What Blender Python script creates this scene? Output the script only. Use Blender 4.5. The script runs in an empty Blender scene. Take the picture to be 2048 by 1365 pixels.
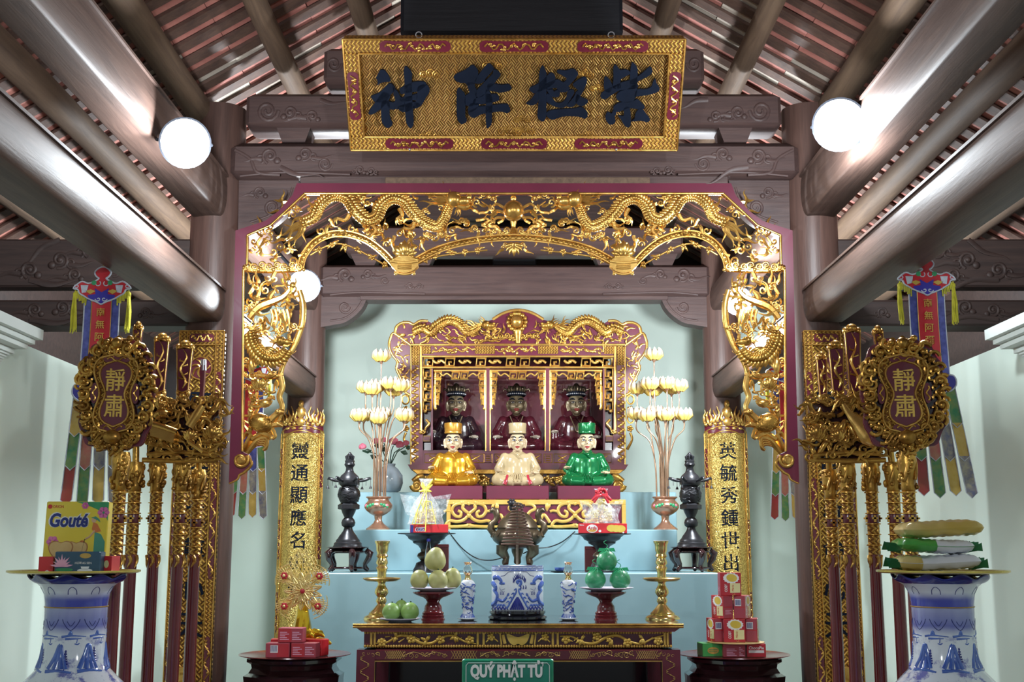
import bpy, math, random
from mathutils import Vector, Matrix, Quaternion
from math import sin, cos, pi, radians, sqrt, atan2, hypot

SCN = bpy.context.scene
COL = SCN.collection
# ------------------------------------------------------------------ camera
F = 2400.0; CX = 1028.0; CY = 682.5; PITCH = radians(9.75); EYE = 1.5
CP, SP = cos(PITCH), sin(PITCH)
cam_data = bpy.data.cameras.new('camera')
cam_data.sensor_width = 36.0
cam_data.lens = F / 2048 * 36
cam_data.shift_x = -4.0 / 2048
cam_data.clip_start = 0.05
cam = bpy.data.objects.new('camera', cam_data)
cam.location = (0, 0, EYE)
cam.rotation_euler = (pi / 2 + PITCH, 0, 0)
COL.objects.link(cam)
SCN.camera = cam
SCN.view_settings.view_transform = 'Standard'
SCN.view_settings.look = 'None'
SCN.view_settings.gamma = 1.0
SCN.view_settings.use_curve_mapping = False
SCN.view_settings.exposure = 0.1
# ------------------------------------------------------------------ world: even overcast daylight from the open front of the hall
world = bpy.data.worlds.new('daylight'); SCN.world = world
world.use_nodes = True
bgn = world.node_tree.nodes['Background']
bgn.inputs[0].default_value = (0.80, 0.92, 1.0, 1)
bgn.inputs[1].default_value = 0.32
# ------------------------------------------------------------------ lamps
def lamp(name, kind, loc, power, color=(0.86, 0.94, 1.0), radius=0.08, aim=None, angle=150, blend=0.5):
    d = bpy.data.lights.new(name, kind); d.energy = power; d.color = color
    if kind in ('POINT', 'SPOT'): d.shadow_soft_size = radius
    if kind == 'SPOT': d.spot_size = radians(angle); d.spot_blend = blend
    if kind == 'AREA': d.size = radius
    o = bpy.data.objects.new(name, d); COL.objects.link(o); o.location = loc
    if aim is not None:
        o.rotation_euler = (Vector(aim) - Vector(loc)).to_track_quat('-Z', 'Y').to_euler()
    return o
LAMP_FRONT = [(-1.46, 5.10, 3.27), (1.50, 5.28, 3.42)]
LAMP_INNER = [(-1.36, 7.60, 3.17), (1.48, 7.75, 3.10)]
for p in LAMP_FRONT:
    lamp('flood_light', 'POINT', (p[0] * .95, p[1] - .02, p[2] - .20), 75, radius=.09)
for p in LAMP_INNER:
    lamp('flood_light', 'POINT', (p[0] * .98, p[1], p[2] - .20), 215, radius=.09)
for sx in (-1, 1):   # added fill pair behind the camera, brightening the altar and racks
    lamp('added_fill', 'SPOT', (sx * 1.75, -0.9, 3.0), 400, color=(.93, .97, 1.0), radius=.10, aim=(sx * .2, 7.5, 1.75), angle=110, blend=.6)

# ------------------------------------------------------------------ pixel -> world on the vertical plane at distance Y
def W(u, v, Y):
    a = (u - CX) / F; b = (CY - v) / F
    s = Y / (CP - b * SP)
    return (a * s, Y, EYE + s * (SP + b * CP))
def S(v, Y):
    return Y / (CP - (CY - v) / F * SP) / F
def Zof(v, Y): return W(CX, v, Y)[2]
def Xof(u, v, Y): return W(u, v, Y)[0]

# ------------------------------------------------------------------ mesh builder
def catmull(pts, n=8, closed=False):
    P = [tuple(map(float, p)) for p in pts]
    if len(P) < 3 and not closed:
        a, b = P[0], P[-1]
        return [tuple(a[k] + (b[k] - a[k]) * i / n for k in range(len(a))) for i in range(n + 1)]
    out = []; m = len(P); segs = m if closed else m - 1
    for i in range(segs):
        if closed: p0, p1, p2, p3 = P[(i - 1) % m], P[i], P[(i + 1) % m], P[(i + 2) % m]
        else: p0, p1, p2, p3 = P[max(i - 1, 0)], P[i], P[i + 1], P[min(i + 2, m - 1)]
        for j in range(n):
            t = j / n; t2 = t * t; t3 = t2 * t
            out.append(tuple(.5 * (2 * b + (c - a) * t + (2 * a - 5 * b + 4 * c - d) * t2 + (-a + 3 * b - 3 * c + d) * t3)
                             for a, b, c, d in zip(p0, p1, p2, p3)))
    if not closed: out.append(P[-1])
    return out

class MB:
    def __init__(s): s.v = []; s.f = []
    def add(s, vs, fs):
        o = len(s.v); s.v.extend(vs); s.f.extend([tuple(i + o for i in f) for f in fs]); return s
    def box(s, a, b):
        x0, y0, z0 = a; x1, y1, z1 = b
        return s.add([(x0, y0, z0), (x1, y0, z0), (x1, y1, z0), (x0, y1, z0), (x0, y0, z1), (x1, y0, z1), (x1, y1, z1), (x0, y1, z1)],
                     [(0, 3, 2, 1), (4, 5, 6, 7), (0, 1, 5, 4), (1, 2, 6, 5), (2, 3, 7, 6), (3, 0, 4, 7)])
    def rbox(s, a, b, r=.004):
        x0, y0, z0 = a; x1, y1, z1 = b
        rings = []
        for z, i in ((z0, r), (z0 + r, 0), (z1 - r, 0), (z1, r)):
            q = r + i * .0
            ring = [(x0 + r + i, y0 + i, z), (x1 - r - i, y0 + i, z), (x1 - i, y0 + r + i, z), (x1 - i, y1 - r - i, z),
                    (x1 - r - i, y1 - i, z), (x0 + r + i, y1 - i, z), (x0 + i, y1 - r - i, z), (x0 + i, y0 + r + i, z)]
            rings.append(ring)
        vs = [p for g in rings for p in g]
        fs = [tuple(range(7, -1, -1)), tuple(range(24, 32))]
        for k in range(3):
            for i in range(8):
                j = (i + 1) % 8
                fs.append((k * 8 + i, k * 8 + j, k * 8 + 8 + j, k * 8 + 8 + i))
        return s.add(vs, fs)
    def lathe(s, c, prof, n=24, sx=1.0, sy=1.0, wob=None, cap=True):
        vs = []; fs = []
        for k, (r, z) in enumerate(prof):
            for i in range(n):
                t = 2 * pi * i / n
                q = r; dz = 0
                if wob: q, dz = wob(r, z, t)
                vs.append((c[0] + q * cos(t) * sx, c[1] + q * sin(t) * sy, c[2] + z + dz))
        for k in range(len(prof) - 1):
            for i in range(n):
                j = (i + 1) % n
                fs.append((k * n + i, k * n + j, k * n + n + j, k * n + n + i))
        if cap:
            if prof[0][0] > 1e-5: fs.append(tuple(range(n - 1, -1, -1)))
            if prof[-1][0] > 1e-5: fs.append(tuple(range((len(prof) - 1) * n, len(prof) * n)))
        return s.add(vs, fs)
    def tube(s, pts, r, n=8, cap=True, closed=False, flat=None):
        """swept tube; r number or list; flat=(axis, factor) squashes the section along a world axis"""
        P = [Vector(p) for p in pts]; m = len(P)
        if m < 2: return s
        R = r if isinstance(r, (list, tuple)) else [r] * m
        vs = []; fs = []; N = None
        for i in range(m):
            if closed: T = P[(i + 1) % m] - P[(i - 1) % m]
            else: T = P[min(i + 1, m - 1)] - P[max(i - 1, 0)]
            if T.length < 1e-9: T = Vector((0, 0, 1))
            T.normalize()
            if N is None:
                a = Vector((0, 1, 0)) if abs(T.y) < .9 else Vector((1, 0, 0))
                N = T.cross(a).normalized()
            else:
                N = N - T * N.dot(T)
                if N.length < 1e-6: N = T.orthogonal()
                N.normalize()
            B = T.cross(N)
            for k in range(n):
                t = 2 * pi * k / n
                d = (N * cos(t) + B * sin(t)) * R[i]
                if flat: d[flat[0]] *= flat[1]
                q = P[i] + d
                vs.append((q.x, q.y, q.z))
        L = m if closed else m - 1
        for i in range(L):
            a = i * n; b = ((i + 1) % m) * n
            for k in range(n):
                j = (k + 1) % n
                fs.append((a + k, a + j, b + j, b + k))
        if cap and not closed:
            fs.append(tuple(range(n - 1, -1, -1))); fs.append(tuple(range((m - 1) * n, m * n)))
        return s.add(vs, fs)
    def prism(s, poly, y0, y1, bev=0.0):
        """outline in x,z extruded from y0 (front) to y1 (back)"""
        A = sum(poly[i][0] * poly[(i + 1) % len(poly)][1] - poly[(i + 1) % len(poly)][0] * poly[i][1] for i in range(len(poly)))
        if A < 0: poly = poly[::-1]
        n = len(poly)
        vs = [(x, y0, z) for x, z in poly] + [(x, y1, z) for x, z in poly]
        fs = [tuple(range(n)), tuple(range(2 * n - 1, n - 1, -1))]
        for i in range(n):
            j = (i + 1) % n
            fs.append((i, n + i, n + j, j))
        return s.add(vs, fs)
    def ball(s, c, r, nu=12, nv=8, rot=None):
        rx, ry, rz = r if isinstance(r, (tuple, list)) else (r, r, r)
        vs = [(0, 0, rz)]; fs = []
        for i in range(1, nv):
            p = pi * i / nv
            for k in range(nu):
                t = 2 * pi * k / nu
                vs.append((rx * sin(p) * cos(t), ry * sin(p) * sin(t), rz * cos(p)))
        vs.append((0, 0, -rz)); e = len(vs) - 1
        for k in range(nu):
            j = (k + 1) % nu
            fs.append((0, 1 + k, 1 + j)); fs.append((e, 1 + (nv - 2) * nu + j, 1 + (nv - 2) * nu + k))
            for i in range(nv - 2):
                fs.append((1 + i * nu + k, 1 + (i + 1) * nu + k, 1 + (i + 1) * nu + j, 1 + i * nu + j))
        if rot is not None: vs = [tuple(rot @ Vector(v)) for v in vs]
        return s.add([(v[0] + c[0], v[1] + c[1], v[2] + c[2]) for v in vs], fs)
    def grid(s, fn, nu, nv, closed=False):
        vs = [fn(i / (nu - (0 if closed else 1)), j / (nv - 1)) for j in range(nv) for i in range(nu)]
        fs = []
        for j in range(nv - 1):
            for i in range(nu if closed else nu - 1):
                k = (i + 1) % nu
                fs.append((j * nu + i, j * nu + k, (j + 1) * nu + k, (j + 1) * nu + i))
        return s.add(vs, fs)
    def xf(s, M):
        s.v = [tuple(M @ Vector(v)) for v in s.v]; return s
    def build(s, name, material, parent=None, smooth=40, mods=None):
        me = bpy.data.meshes.new(name)
        org = Vector(parent['_org']) if parent is not None and '_org' in parent else Vector((0, 0, 0))
        me.from_pydata([(v[0] - org.x, v[1] - org.y, v[2] - org.z) for v in s.v], [], s.f)
        me.update()
        if smooth:
            me.polygons.foreach_set('use_smooth', [True] * len(me.polygons))
            if smooth < 180: me.set_sharp_from_angle(angle=radians(smooth))
        o = bpy.data.objects.new(name, me); COL.objects.link(o)
        for m in (material if isinstance(material, (list, tuple)) else [material]):
            me.materials.append(MAT[m] if isinstance(m, str) else m)
        if parent is not None:
            o.parent = parent
            o['_org'] = tuple(org)
        return o

def tag(o, label=None, cat=None, group=None, kind=None):
    if label: o['label'] = label
    if cat: o['category'] = cat
    if group: o['group'] = group
    if kind: o['kind'] = kind
    return o
def thing(name, label, cat, base=(0, 0, 0), group=None):
    o = bpy.data.objects.new(name, None); COL.objects.link(o)
    o.empty_display_size = .05
    o.location = base; o['_org'] = tuple(base)
    return tag(o, label, cat, group)
def copy_tree(o, parent=None):
    c = o.copy(); COL.objects.link(c); c.parent = parent
    for ch in [x for x in KIDS.get(o.name, [])]: copy_tree(ch, c)
    return c
KIDS = {}
def index_kids():
    KIDS.clear()
    for o in bpy.data.objects:
        if o.parent: KIDS.setdefault(o.parent.name, []).append(o)

# ------------------------------------------------------------------ lettering
def glyph(mb, body, cx, cz, y, height=None, width=None, thick=.004, bold=0.0, rot=0.0, shear=0.0, fixed=None):
    """text as solid letters standing in the x-z plane at y (front face at y - thick); centred on cx, cz"""
    cu = bpy.data.curves.new('t', 'FONT'); cu.body = body; cu.size = 1; cu.extrude = .5; cu.offset = bold; cu.shear = shear
    cu.resolution_u = 3
    ob = bpy.data.objects.new('t', cu)
    me = bpy.data.meshes.new_from_object(ob)
    vs = [v.co.copy() for v in me.vertices]; fs = [tuple(p.vertices) for p in me.polygons]
    bpy.data.objects.remove(ob); bpy.data.curves.remove(cu); bpy.data.meshes.remove(me)
    if not vs: return mb
    x0 = min(v.x for v in vs); x1 = max(v.x for v in vs); y0 = min(v.y for v in vs); y1 = max(v.y for v in vs)
    if fixed: kx = kz = fixed
    else:
        kz = height / (y1 - y0) if height else None
        kx = width / (x1 - x0) if width else None
        if kz is None: kz = kx
        if kx is None: kx = kz
    c, s_ = cos(rot), sin(rot)
    out = []
    for v in vs:
        a = (v.x - (x0 + x1) / 2) * kx; b = (v.y - (y0 + y1) / 2) * kz
        out.append((cx + a * c - b * s_, y - thick * (v.z + .5), cz + a * s_ + b * c))
    return mb.add(out, fs)

# ------------------------------------------------------------------ carving in photograph pixels on a plane Y, d metres proud of it
def wp(Y, u, v, d=0.0):
    x, _, z = W(u, v, Y); return (x, Y - d, z)
def ptube(mb, Y, pts, r, d=0.0, n=6, m=6, taper=None, closed=False, flat=.7):
    C = catmull([(p[0], p[1], p[2] if len(p) > 2 else d) for p in pts], m, closed)
    k = S(C[0][1], Y); L = len(C)
    if isinstance(r, (list, tuple)):
        q = len(r) - 1; R = []
        for i in range(L):
            t = i / max(L - 1, 1) * q; a = min(int(t), q - 1); R.append((r[a] + (r[a + 1] - r[a]) * (t - a)) * k)
    else: R = [r * k] * L
    return mb.tube([wp(Y, *c) for c in C], R, n=n, closed=closed, flat=(1, flat))
def pspiral(mb, Y, u, v, r, turns=1.4, ang=0.0, sgn=1, rp=2.2, d=0.0, n=6):
    pts = []; N = int(12 * turns)
    for i in range(N + 1):
        t = i / N; a = ang + sgn * 2 * pi * turns * t; q = r * (1 - .85 * t)
        pts.append((u + q * cos(a), v + q * sin(a), d + .004 * t))
    return ptube(mb, Y, pts, [rp, rp * .9, rp * .6], n=n, m=1)
def pball(mb, Y, u, v, r, d=0.0, depth=.6, ru=None, nu=10, nv=6):
    k = S(v, Y); return mb.ball(wp(Y, u, v, d), ((ru or r) * k, r * k * depth, r * k), nu, nv)
def pleaf(mb, Y, u, v, ang, L, w, d=0.0, bend=0.0, n=6):
    pts = []; R = []
    for i in range(7):
        t = i / 6; a = ang + bend * t
        pts.append((u + L * t * cos(a), v + L * t * sin(a), d + .004 * sin(pi * t)))
        R.append(w * max(.06, sin(pi * min(1, .12 + .88 * t)) ** .8) if t < 1 else w * .05)
    k = S(v, Y)
    return mb.tube([wp(Y, *p) for p in pts], [q * k for q in R], n=n, flat=(1, .5))
def pflame(mb, Y, u, v, ang, L, w, d=0.0, wav=.18, ph=0.0, n=5):
    pts = []
    for i in range(9):
        t = i / 8; o = wav * L * sin(t * 5.5 + ph) * (t ** .6) * .5
        pts.append((u + L * t * cos(ang) - o * sin(ang), v + L * t * sin(ang) + o * cos(ang), d))
    return ptube(mb, Y, pts, [w, w * 1.1, w * .8, w * .45, w * .08], n=n, m=2)
def pcloud(mb, Y, u, v, r, sgn=1, tail=0.0, d=0.0):
    pspiral(mb, Y, u, v, r, 1.5, pi * .6, sgn, r * .22, d)
    pspiral(mb, Y, u - sgn * r * 1.25, v + r * .35, r * .62, 1.2, pi * .4, -sgn, r * .18, d)
    pball(mb, Y, u, v, r * .32, d + .003); pball(mb, Y, u + sgn * r * .9, v + r * .6, r * .45, d)
    if tail: pflame(mb, Y, u - sgn * r, v + r * .5, pi if sgn > 0 else 0, tail, r * .3, d, .2)
def pflower(mb, Y, u, v, r, n=5, d=0.0, rot=0.0):
    for i in range(n):
        a = rot + 2 * pi * i / n
        pball(mb, Y, u + r * .6 * cos(a), v + r * .6 * sin(a), r * .42, d, .5, nu=8, nv=5)
    pball(mb, Y, u, v, r * .3, d + .004, .8, nu=8, nv=5)
def plotus(mb, Y, u, v, r, d=0.0):
    for i, a in enumerate((-2.9, -2.45, -2.0, -pi / 2, -1.14, -.7, -.25)):
        pleaf(mb, Y, u, v + r * .25, a, r * (1.15 if i % 2 else 1.0), r * .3, d + .006 * (3 - abs(i - 3)))
    for a in (.3, .9, pi - .9, pi - .3):
        pleaf(mb, Y, u, v + r * .2, a, r * .75, r * .22, d)
    pball(mb, Y, u, v + r * .1, r * .4, d + .008)
def pprism(mb, Y, poly, d0, d1):
    return mb.prism([(W(u, v, Y)[0], W(u, v, Y)[2]) for u, v in poly], Y - d1, Y - d0)
def pdragon(mb, Y, path, r, d=0.0, fins=True, side=1, rings=True):
    """scaly serpent body: ringed tube with a row of dorsal fins and belly beads"""
    C = catmull([(p[0], p[1], p[2] if len(p) > 2 else d) for p in path], 10); L = len(C); k = S(C[0][1], Y)
    R = []
    for i in range(L):
        t = i / (L - 1); q = r * (0.45 + .55 * sin(pi * min(1, .15 + .85 * t)) ** .6)
        R.append(q * k * (1 + (.13 if i % 2 else -.10)))
    mb.tube([wp(Y, *c) for c in C], R, n=8, flat=(1, .8))
    for i in range(2, L - 2, 2):
        tx, ty = C[i + 1][0] - C[i - 1][0], C[i + 1][1] - C[i - 1][1]; q = hypot(tx, ty) or 1
        nx, ny = -ty / q * side, tx / q * side; rr = R[i] / k
        if fins: pleaf(mb, Y, C[i][0] + nx * rr * .7, C[i][1] + ny * rr * .7, atan2(ny, nx) - .6 * side, rr * 2.0, rr * .5, C[i][2])
        if rings:
            pball(mb, Y, C[i][0] + nx * rr * .35, C[i][1] + ny * rr * .35, rr * .62, C[i][2] + rr * k * .5, .7, nu=7, nv=5)
            pball(mb, Y, C[i][0] - nx * rr * .45, C[i][1] - ny * rr * .45, rr * .5, C[i][2] + rr * k * .5, .7, nu=6, nv=4)
            pball(mb, Y, C[i][0] - nx * rr * .9, C[i][1] - ny * rr * .9, rr * .3, C[i][2] + .004, .8, nu=6, nv=4)
def pdragon_head(mb, Y, u, v, r, sgn=1, d=.02):
    """head seen side on, snout towards sgn"""
    s = sgn
    pball(mb, Y, u, v, r, d, .8); pball(mb, Y, u + s * r * 1.1, v + r * .15, r * .62, d, .8, ru=r * .9)
    pball(mb, Y, u + s * r * 1.8, v - r * .25, r * .34, d + .008)
    ptube(mb, Y, [(u + s * r * .4, v + r * .75), (u + s * r * 1.2, v + r * .95), (u + s * r * 1.9, v + r * .65)], [r * .3, r * .28, r * .1], d)
    pball(mb, Y, u + s * r * .45, v - r * .5, r * .3, d + .02); pball(mb, Y, u - s * r * .2, v - r * .1, r * .5, d + .018)
    for i, a in enumerate((.15, .4, -.15, .75, -.4)):
        pflame(mb, Y, u - s * r * .5, v + r * (.2 - i * .1), pi + s * 0 + (a if s > 0 else -a) if s > 0 else -a, r * (2.4 - .2 * i), r * .2, d, .2, i)
    for i, a in enumerate((-2.1, -2.5)):
        aa = a if s > 0 else -pi - a
        pflame(mb, Y, u - s * r * .2, v - r * .6, aa, r * (1.9 - .3 * i), r * .17, d, .2, i * 2)
    for i in range(3):
        pflame(mb, Y, u + s * r * .6, v + r * 1.0, (pi / 2 + s * (.7 - .45 * i)), r * 1.0, r * .14, d, .25, i)
    ptube(mb, Y, [(u + s * r * 1.7, v), (u + s * r * 2.3, v + r * .3), (u + s * r * 2.5, v - r * .3), (u + s * r * 3.0, v - r * .2)], [r * .1, r * .08, r * .03], d)
RND = random.Random(7)
# ------------------------------------------------------------------ materials (all procedural)
MAT = {}
class NT:
    def __init__(s, name):
        s.m = bpy.data.materials.new(name); s.m.use_nodes = True; s.t = s.m.node_tree; s.n = s.t.nodes; s.l = s.t.links
        s.b = s.n['Principled BSDF']; MAT[name] = s.m
        s.tc = s.n.new('ShaderNodeTexCoord')
    def node(s, k, **kw):
        q = s.n.new(k)
        for a, v in kw.items():
            if a.startswith('i_'):
                key = a[2:]; key = int(key) if key.isdigit() else key.replace('_', ' ')
                if isinstance(v, bpy.types.NodeSocket): s.l.new(v, q.inputs[key])
                else: q.inputs[key].default_value = v
            else: setattr(q, a, v)
        return q
    def vec(s, scale=(1, 1, 1), rot=(0, 0, 0), src='Object'):
        return s.node('ShaderNodeMapping', i_Vector=s.tc.outputs[src], i_Scale=scale, i_Rotation=rot).outputs[0]
    def ramp(s, fac, stops, const=False):
        r = s.node('ShaderNodeValToRGB', i_Fac=fac); e = r.color_ramp
        if const: e.interpolation = 'CONSTANT'
        while len(e.elements) < len(stops): e.elements.new(.5)
        for q, (p, c) in zip(e.elements, stops): q.position = p; q.color = (*c, 1) if len(c) == 3 else c
        return r.outputs[0]
    def math(s, op, a, b=0.0):
        q = s.node('ShaderNodeMath', operation=op)
        for i, x in enumerate((a, b)):
            if isinstance(x, bpy.types.NodeSocket): s.l.new(x, q.inputs[i])
            else: q.inputs[i].default_value = x
        return q.outputs[0]
    def mix(s, fac, a, b):
        q = s.node('ShaderNodeMix', data_type='RGBA')
        for k, x in ((0, fac), (6, a), (7, b)):
            if isinstance(x, bpy.types.NodeSocket): s.l.new(x, q.inputs[k])
            else: q.inputs[k].default_value = x if k == 0 else (*x, 1)
        return q.outputs[2]
    def noise(s, scale, vec=None, detail=3.0, rough=.55, dist=0.0):
        return s.node('ShaderNodeTexNoise', i_Vector=vec or s.vec(), i_Scale=scale, i_Detail=detail, i_Roughness=rough, i_Distortion=dist).outputs[0]
    def bump(s, h, strength=.3, dist=.01):
        s.l.new(s.node('ShaderNodeBump', i_Height=h, i_Strength=strength, i_Distance=dist).outputs[0], s.b.inputs['Normal'])
    def set(s, **kw):
        for a, v in kw.items():
            key = {'col': 'Base Color', 'rough': 'Roughness', 'metal': 'Metallic', 'coat': 'Coat Weight', 'spec': 'Specular IOR Level',
                   'alpha': 'Alpha', 'trans': 'Transmission Weight', 'ior': 'IOR', 'emit': 'Emission Color', 'power': 'Emission Strength',
                   'sss': 'Subsurface Weight', 'sheen': 'Sheen Weight'}[a]
            if isinstance(v, bpy.types.NodeSocket): s.l.new(v, s.b.inputs[key])
            elif isinstance(v, tuple): s.b.inputs[key].default_value = (*v, 1)
            else: s.b.inputs[key].default_value = v
        return s

def plain(name, c, rough=.5, metal=0.0, c2=None, scale=8.0, bump=0.0, coat=0.0, spec=.5, **kw):
    m = NT(name)
    c2 = c2 or tuple(x * .72 for x in c)
    f = m.noise(scale)
    m.set(col=m.mix(m.ramp(f, [(.35, (0, 0, 0)), (.68, (1, 1, 1))]), c2, c), rough=rough, metal=metal, coat=coat, spec=spec, **kw)
    if bump: m.bump(m.noise(scale * 6), bump, .005)
    return m
def wood(name, c1, c2, axis, rough=.5, scale=1.0):
    m = NT(name)
    st = [14.0, 14.0, 14.0]; st[axis] = .9
    v = m.vec(tuple(q * scale for q in st))
    f = m.noise(2.2, v, 6, .65, .6); g = m.noise(.7, m.vec((2, 2, 2)), 2)
    col = m.mix(m.ramp(f, [(.30, (0, 0, 0)), (.70, (1, 1, 1))]), c2, c1)
    col = m.mix(m.math('MULTIPLY', g, .45), col, tuple(x * .55 for x in c1))
    m.set(col=col, rough=rough, spec=.35); m.bump(f, .3, .006)
    return m
wood('pillar_wood', (.130, .070, .055), (.066, .036, .030), 2, .42)
wood('beam_wood_y', (.150, .090, .070), (.064, .038, .032), 1, .55)
wood('beam_wood_x', (.112, .066, .058), (.056, .034, .033), 0, .48)
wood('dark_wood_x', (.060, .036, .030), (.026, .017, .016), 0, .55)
wood('purlin_wood', (.180, .115, .072), (.085, .052, .036), 1, .72)
wood('rafter_wood', (.150, .085, .062), (.070, .042, .036), 0, .6)
wood('shadow_beam', (.012, .012, .016), (.006, .006, .009), 0, .6)  # near-black wood with the shade put into its colour
plain('roof_tile', (.58, .235, .18), .8, c2=(.36, .13, .105), scale=5, bump=.3)
plain('roof_tile_pale', (.62, .55, .45), .8, c2=(.48, .40, .33), scale=5, bump=.3)
plain('mint_wall', (.76, .885, .785), .62, c2=(.72, .85, .75), scale=1.6, bump=.05)
plain('white_plaster', (.74, .80, .76), .6, c2=(.70, .76, .72), scale=2, bump=.05)
plain('blue_paint', (.285, .455, .505), .45, c2=(.255, .42, .47), scale=1.6, bump=.04)
plain('floor_tile', (.18, .11, .09), .35, scale=3)
plain('gold', (.80, .48, .125), .27, .82, c2=(.46, .235, .05), scale=14, bump=.12)
plain('gold_bright', (.86, .54, .15), .26, .75, c2=(.62, .34, .08), scale=14, bump=.08)
plain('gold_antique', (.66, .37, .075), .30, .75, c2=(.25, .12, .022), scale=16, bump=.25)
plain('gold_paint', (.78, .52, .12), .38, .45, c2=(.62, .38, .07), scale=20)
plain('gold_line', (.66, .42, .12), .4, .5, scale=20)
plain('gold_yellow', (.76, .48, .12), .4, .3, c2=(.62, .36, .07), scale=12)
plain('maroon', (.125, .012, .026), .28, coat=.35, c2=(.095, .009, .02), scale=4)
plain('maroon_frame', (.135, .014, .036), .30, coat=.25, c2=(.105, .011, .03), scale=3)
plain('red_lacquer', (.17, .018, .022), .2, coat=.5, c2=(.12, .012, .016), scale=5)
plain('dark_lacquer', (.030, .010, .012), .15, coat=.7, c2=(.018, .006, .008), scale=5)
plain('black_lacquer', (.012, .012, .018), .12, coat=.7, scale=5)
plain('ink_black', (.004, .008, .020), .8, scale=9, spec=.15)
plain('black_metal', (.030, .030, .034), .35, .35, c2=(.016, .016, .02), scale=12, bump=.1)
plain('bronze', (.150, .115, .070), .32, .7, c2=(.080, .062, .042), scale=10, bump=.15)
plain('copper', (.62, .36, .24), .25, .75, c2=(.46, .26, .18), scale=8)
plain('copper_stem', (.50, .31, .20), .28, .8, scale=10)
plain('brass', (.78, .63, .26), .18, .85, c2=(.62, .48, .18), scale=12)
plain('brass_tray', (.72, .56, .14), .25, .7, scale=8)
plain('porcelain', (.80, .85, .92), .08, c2=(.76, .82, .90), scale=4, coat=.5)
plain('porcelain_plate', (.72, .72, .80), .12, c2=(.55, .52, .68), scale=9, coat=.5)
plain('cobalt', (.022, .035, .32), .1, c2=(.015, .022, .20), scale=12, coat=.5)
plain('cobalt_light', (.10, .20, .62), .12, c2=(.06, .12, .45), scale=20, coat=.5)
plain('skin_paint', (.56, .43, .27), .22, c2=(.50, .38, .23), scale=9, coat=.4)
plain('skin_bronze', (.36, .29, .18), .25, .3, c2=(.26, .20, .12), scale=9, coat=.3)
plain('hand_pale', (.50, .43, .34), .3, scale=9, coat=.3)
plain('robe_gold', (.68, .36, .03), .22, .7, c2=(.58, .29, .02), scale=5, coat=.5)
plain('robe_ivory', (.47, .37, .21), .16, c2=(.43, .33, .18), scale=4, coat=.6)
plain('robe_green', (.006, .20, .060), .18, .45, c2=(.004, .14, .04), scale=4, coat=.6)
plain('hat_gold', (.62, .30, .04), .25, .5, scale=6, coat=.5)
plain('robe_dark', (.030, .010, .016), .16, c2=(.016, .012, .016), scale=5, coat=.8)
plain('robe_dark_red', (.075, .010, .018), .16, c2=(.045, .007, .012), scale=5, coat=.8)
plain('lip_red', (.42, .05, .05), .4)
plain('trim_red', (.42, .03, .05), .3, coat=.3)
plain('pink_flower', (.72, .20, .26), .5, c2=(.55, .10, .17), scale=30)
plain('leaf_dark', (.02, .06, .03), .4, scale=20)
plain('pomelo_yellow', (.50, .46, .19), .42, c2=(.38, .40, .15), scale=7, bump=.25)
plain('mango_green', (.17, .34, .075), .38, c2=(.24, .38, .10), scale=5, bump=.1)
plain('green_net_fruit', (.045, .36, .155), .35, c2=(.028, .26, .11), scale=22, bump=.3, coat=.4)
plain('net_green', (.03, .48, .20), .4, scale=20)
plain('red_box', (.50, .030, .045), .35, c2=(.40, .022, .035), scale=6, coat=.2)
plain('pink_box', (.40, .060, .085), .4, c2=(.34, .045, .07), scale=6)
plain('bright_red_box', (.66, .030, .040), .35, c2=(.55, .02, .03), scale=5, coat=.2)
plain('card_white', (.80, .80, .80), .5, c2=(.74, .74, .74))
plain('box_yellow', (.78, .62, .045), .35, c2=(.72, .55, .035), scale=5, coat=.3)
plain('biscuit', (.68, .50, .22), .6, c2=(.60, .40, .16), scale=18)
plain('biscuit_edge', (.48, .22, .08), .6, scale=18)
plain('biscuit_yellow', (.72, .55, .10), .5, c2=(.64, .46, .06), scale=14)
plain('cream_label', (.74, .68, .36), .5, c2=(.70, .64, .32))
plain('print_blue', (.02, .035, .24), .4)
plain('tea_blue', (.022, .085, .165), .35, c2=(.018, .065, .13), coat=.3)
plain('print_green', (.05, .36, .15), .4, c2=(.03, .26, .10), scale=20)
plain('print_teal', (.08, .34, .24), .4)
plain('print_pink', (.72, .20, .45), .45, c2=(.62, .12, .36), scale=20)
plain('petal_pink', (.80, .48, .62), .45, c2=(.74, .36, .54), scale=20)
plain('print_orange', (.68, .20, .05), .45)
plain('print_peach', (.75, .48, .30), .5)
plain('print_dark', (.02, .02, .025), .5)
plain('print_red', (.60, .03, .03), .45)
plain('box_green', (.07, .46, .10), .35, coat=.3)
plain('pouch_white', (.72, .74, .80), .25, c2=(.66, .68, .76), scale=6, bump=.3, coat=.4)
plain('pouch_gold', (.62, .44, .09), .28, .2, c2=(.70, .58, .26), scale=5, bump=.4, coat=.4)
plain('pouch_green', (.10, .42, .08), .3, c2=(.05, .30, .06), scale=5, bump=.4, coat=.4)
plain('pouch_dark_green', (.02, .16, .06), .35, scale=8)
plain('sign_green', (.012, .20, .135), .35, c2=(.016, .26, .175), scale=4, coat=.3)
plain('sign_edge', (.02, .36, .19), .35)
plain('sign_white', (.85, .88, .86), .45, c2=(.82, .85, .84))
plain('silk_red', (.60, .015, .030), .42, c2=(.48, .010, .022), scale=9, sheen=.3)
plain('silk_blue', (.10, .12, .45), .45, c2=(.05, .06, .26), scale=40)
plain('silk_royal', (.045, .035, .42), .4, c2=(.03, .025, .32), scale=12)
plain('silk_green', (.03, .24, .10), .45, c2=(.20, .30, .08), scale=26)
plain('silk_gold', (.56, .36, .05), .45, c2=(.62, .44, .12), scale=26)
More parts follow.
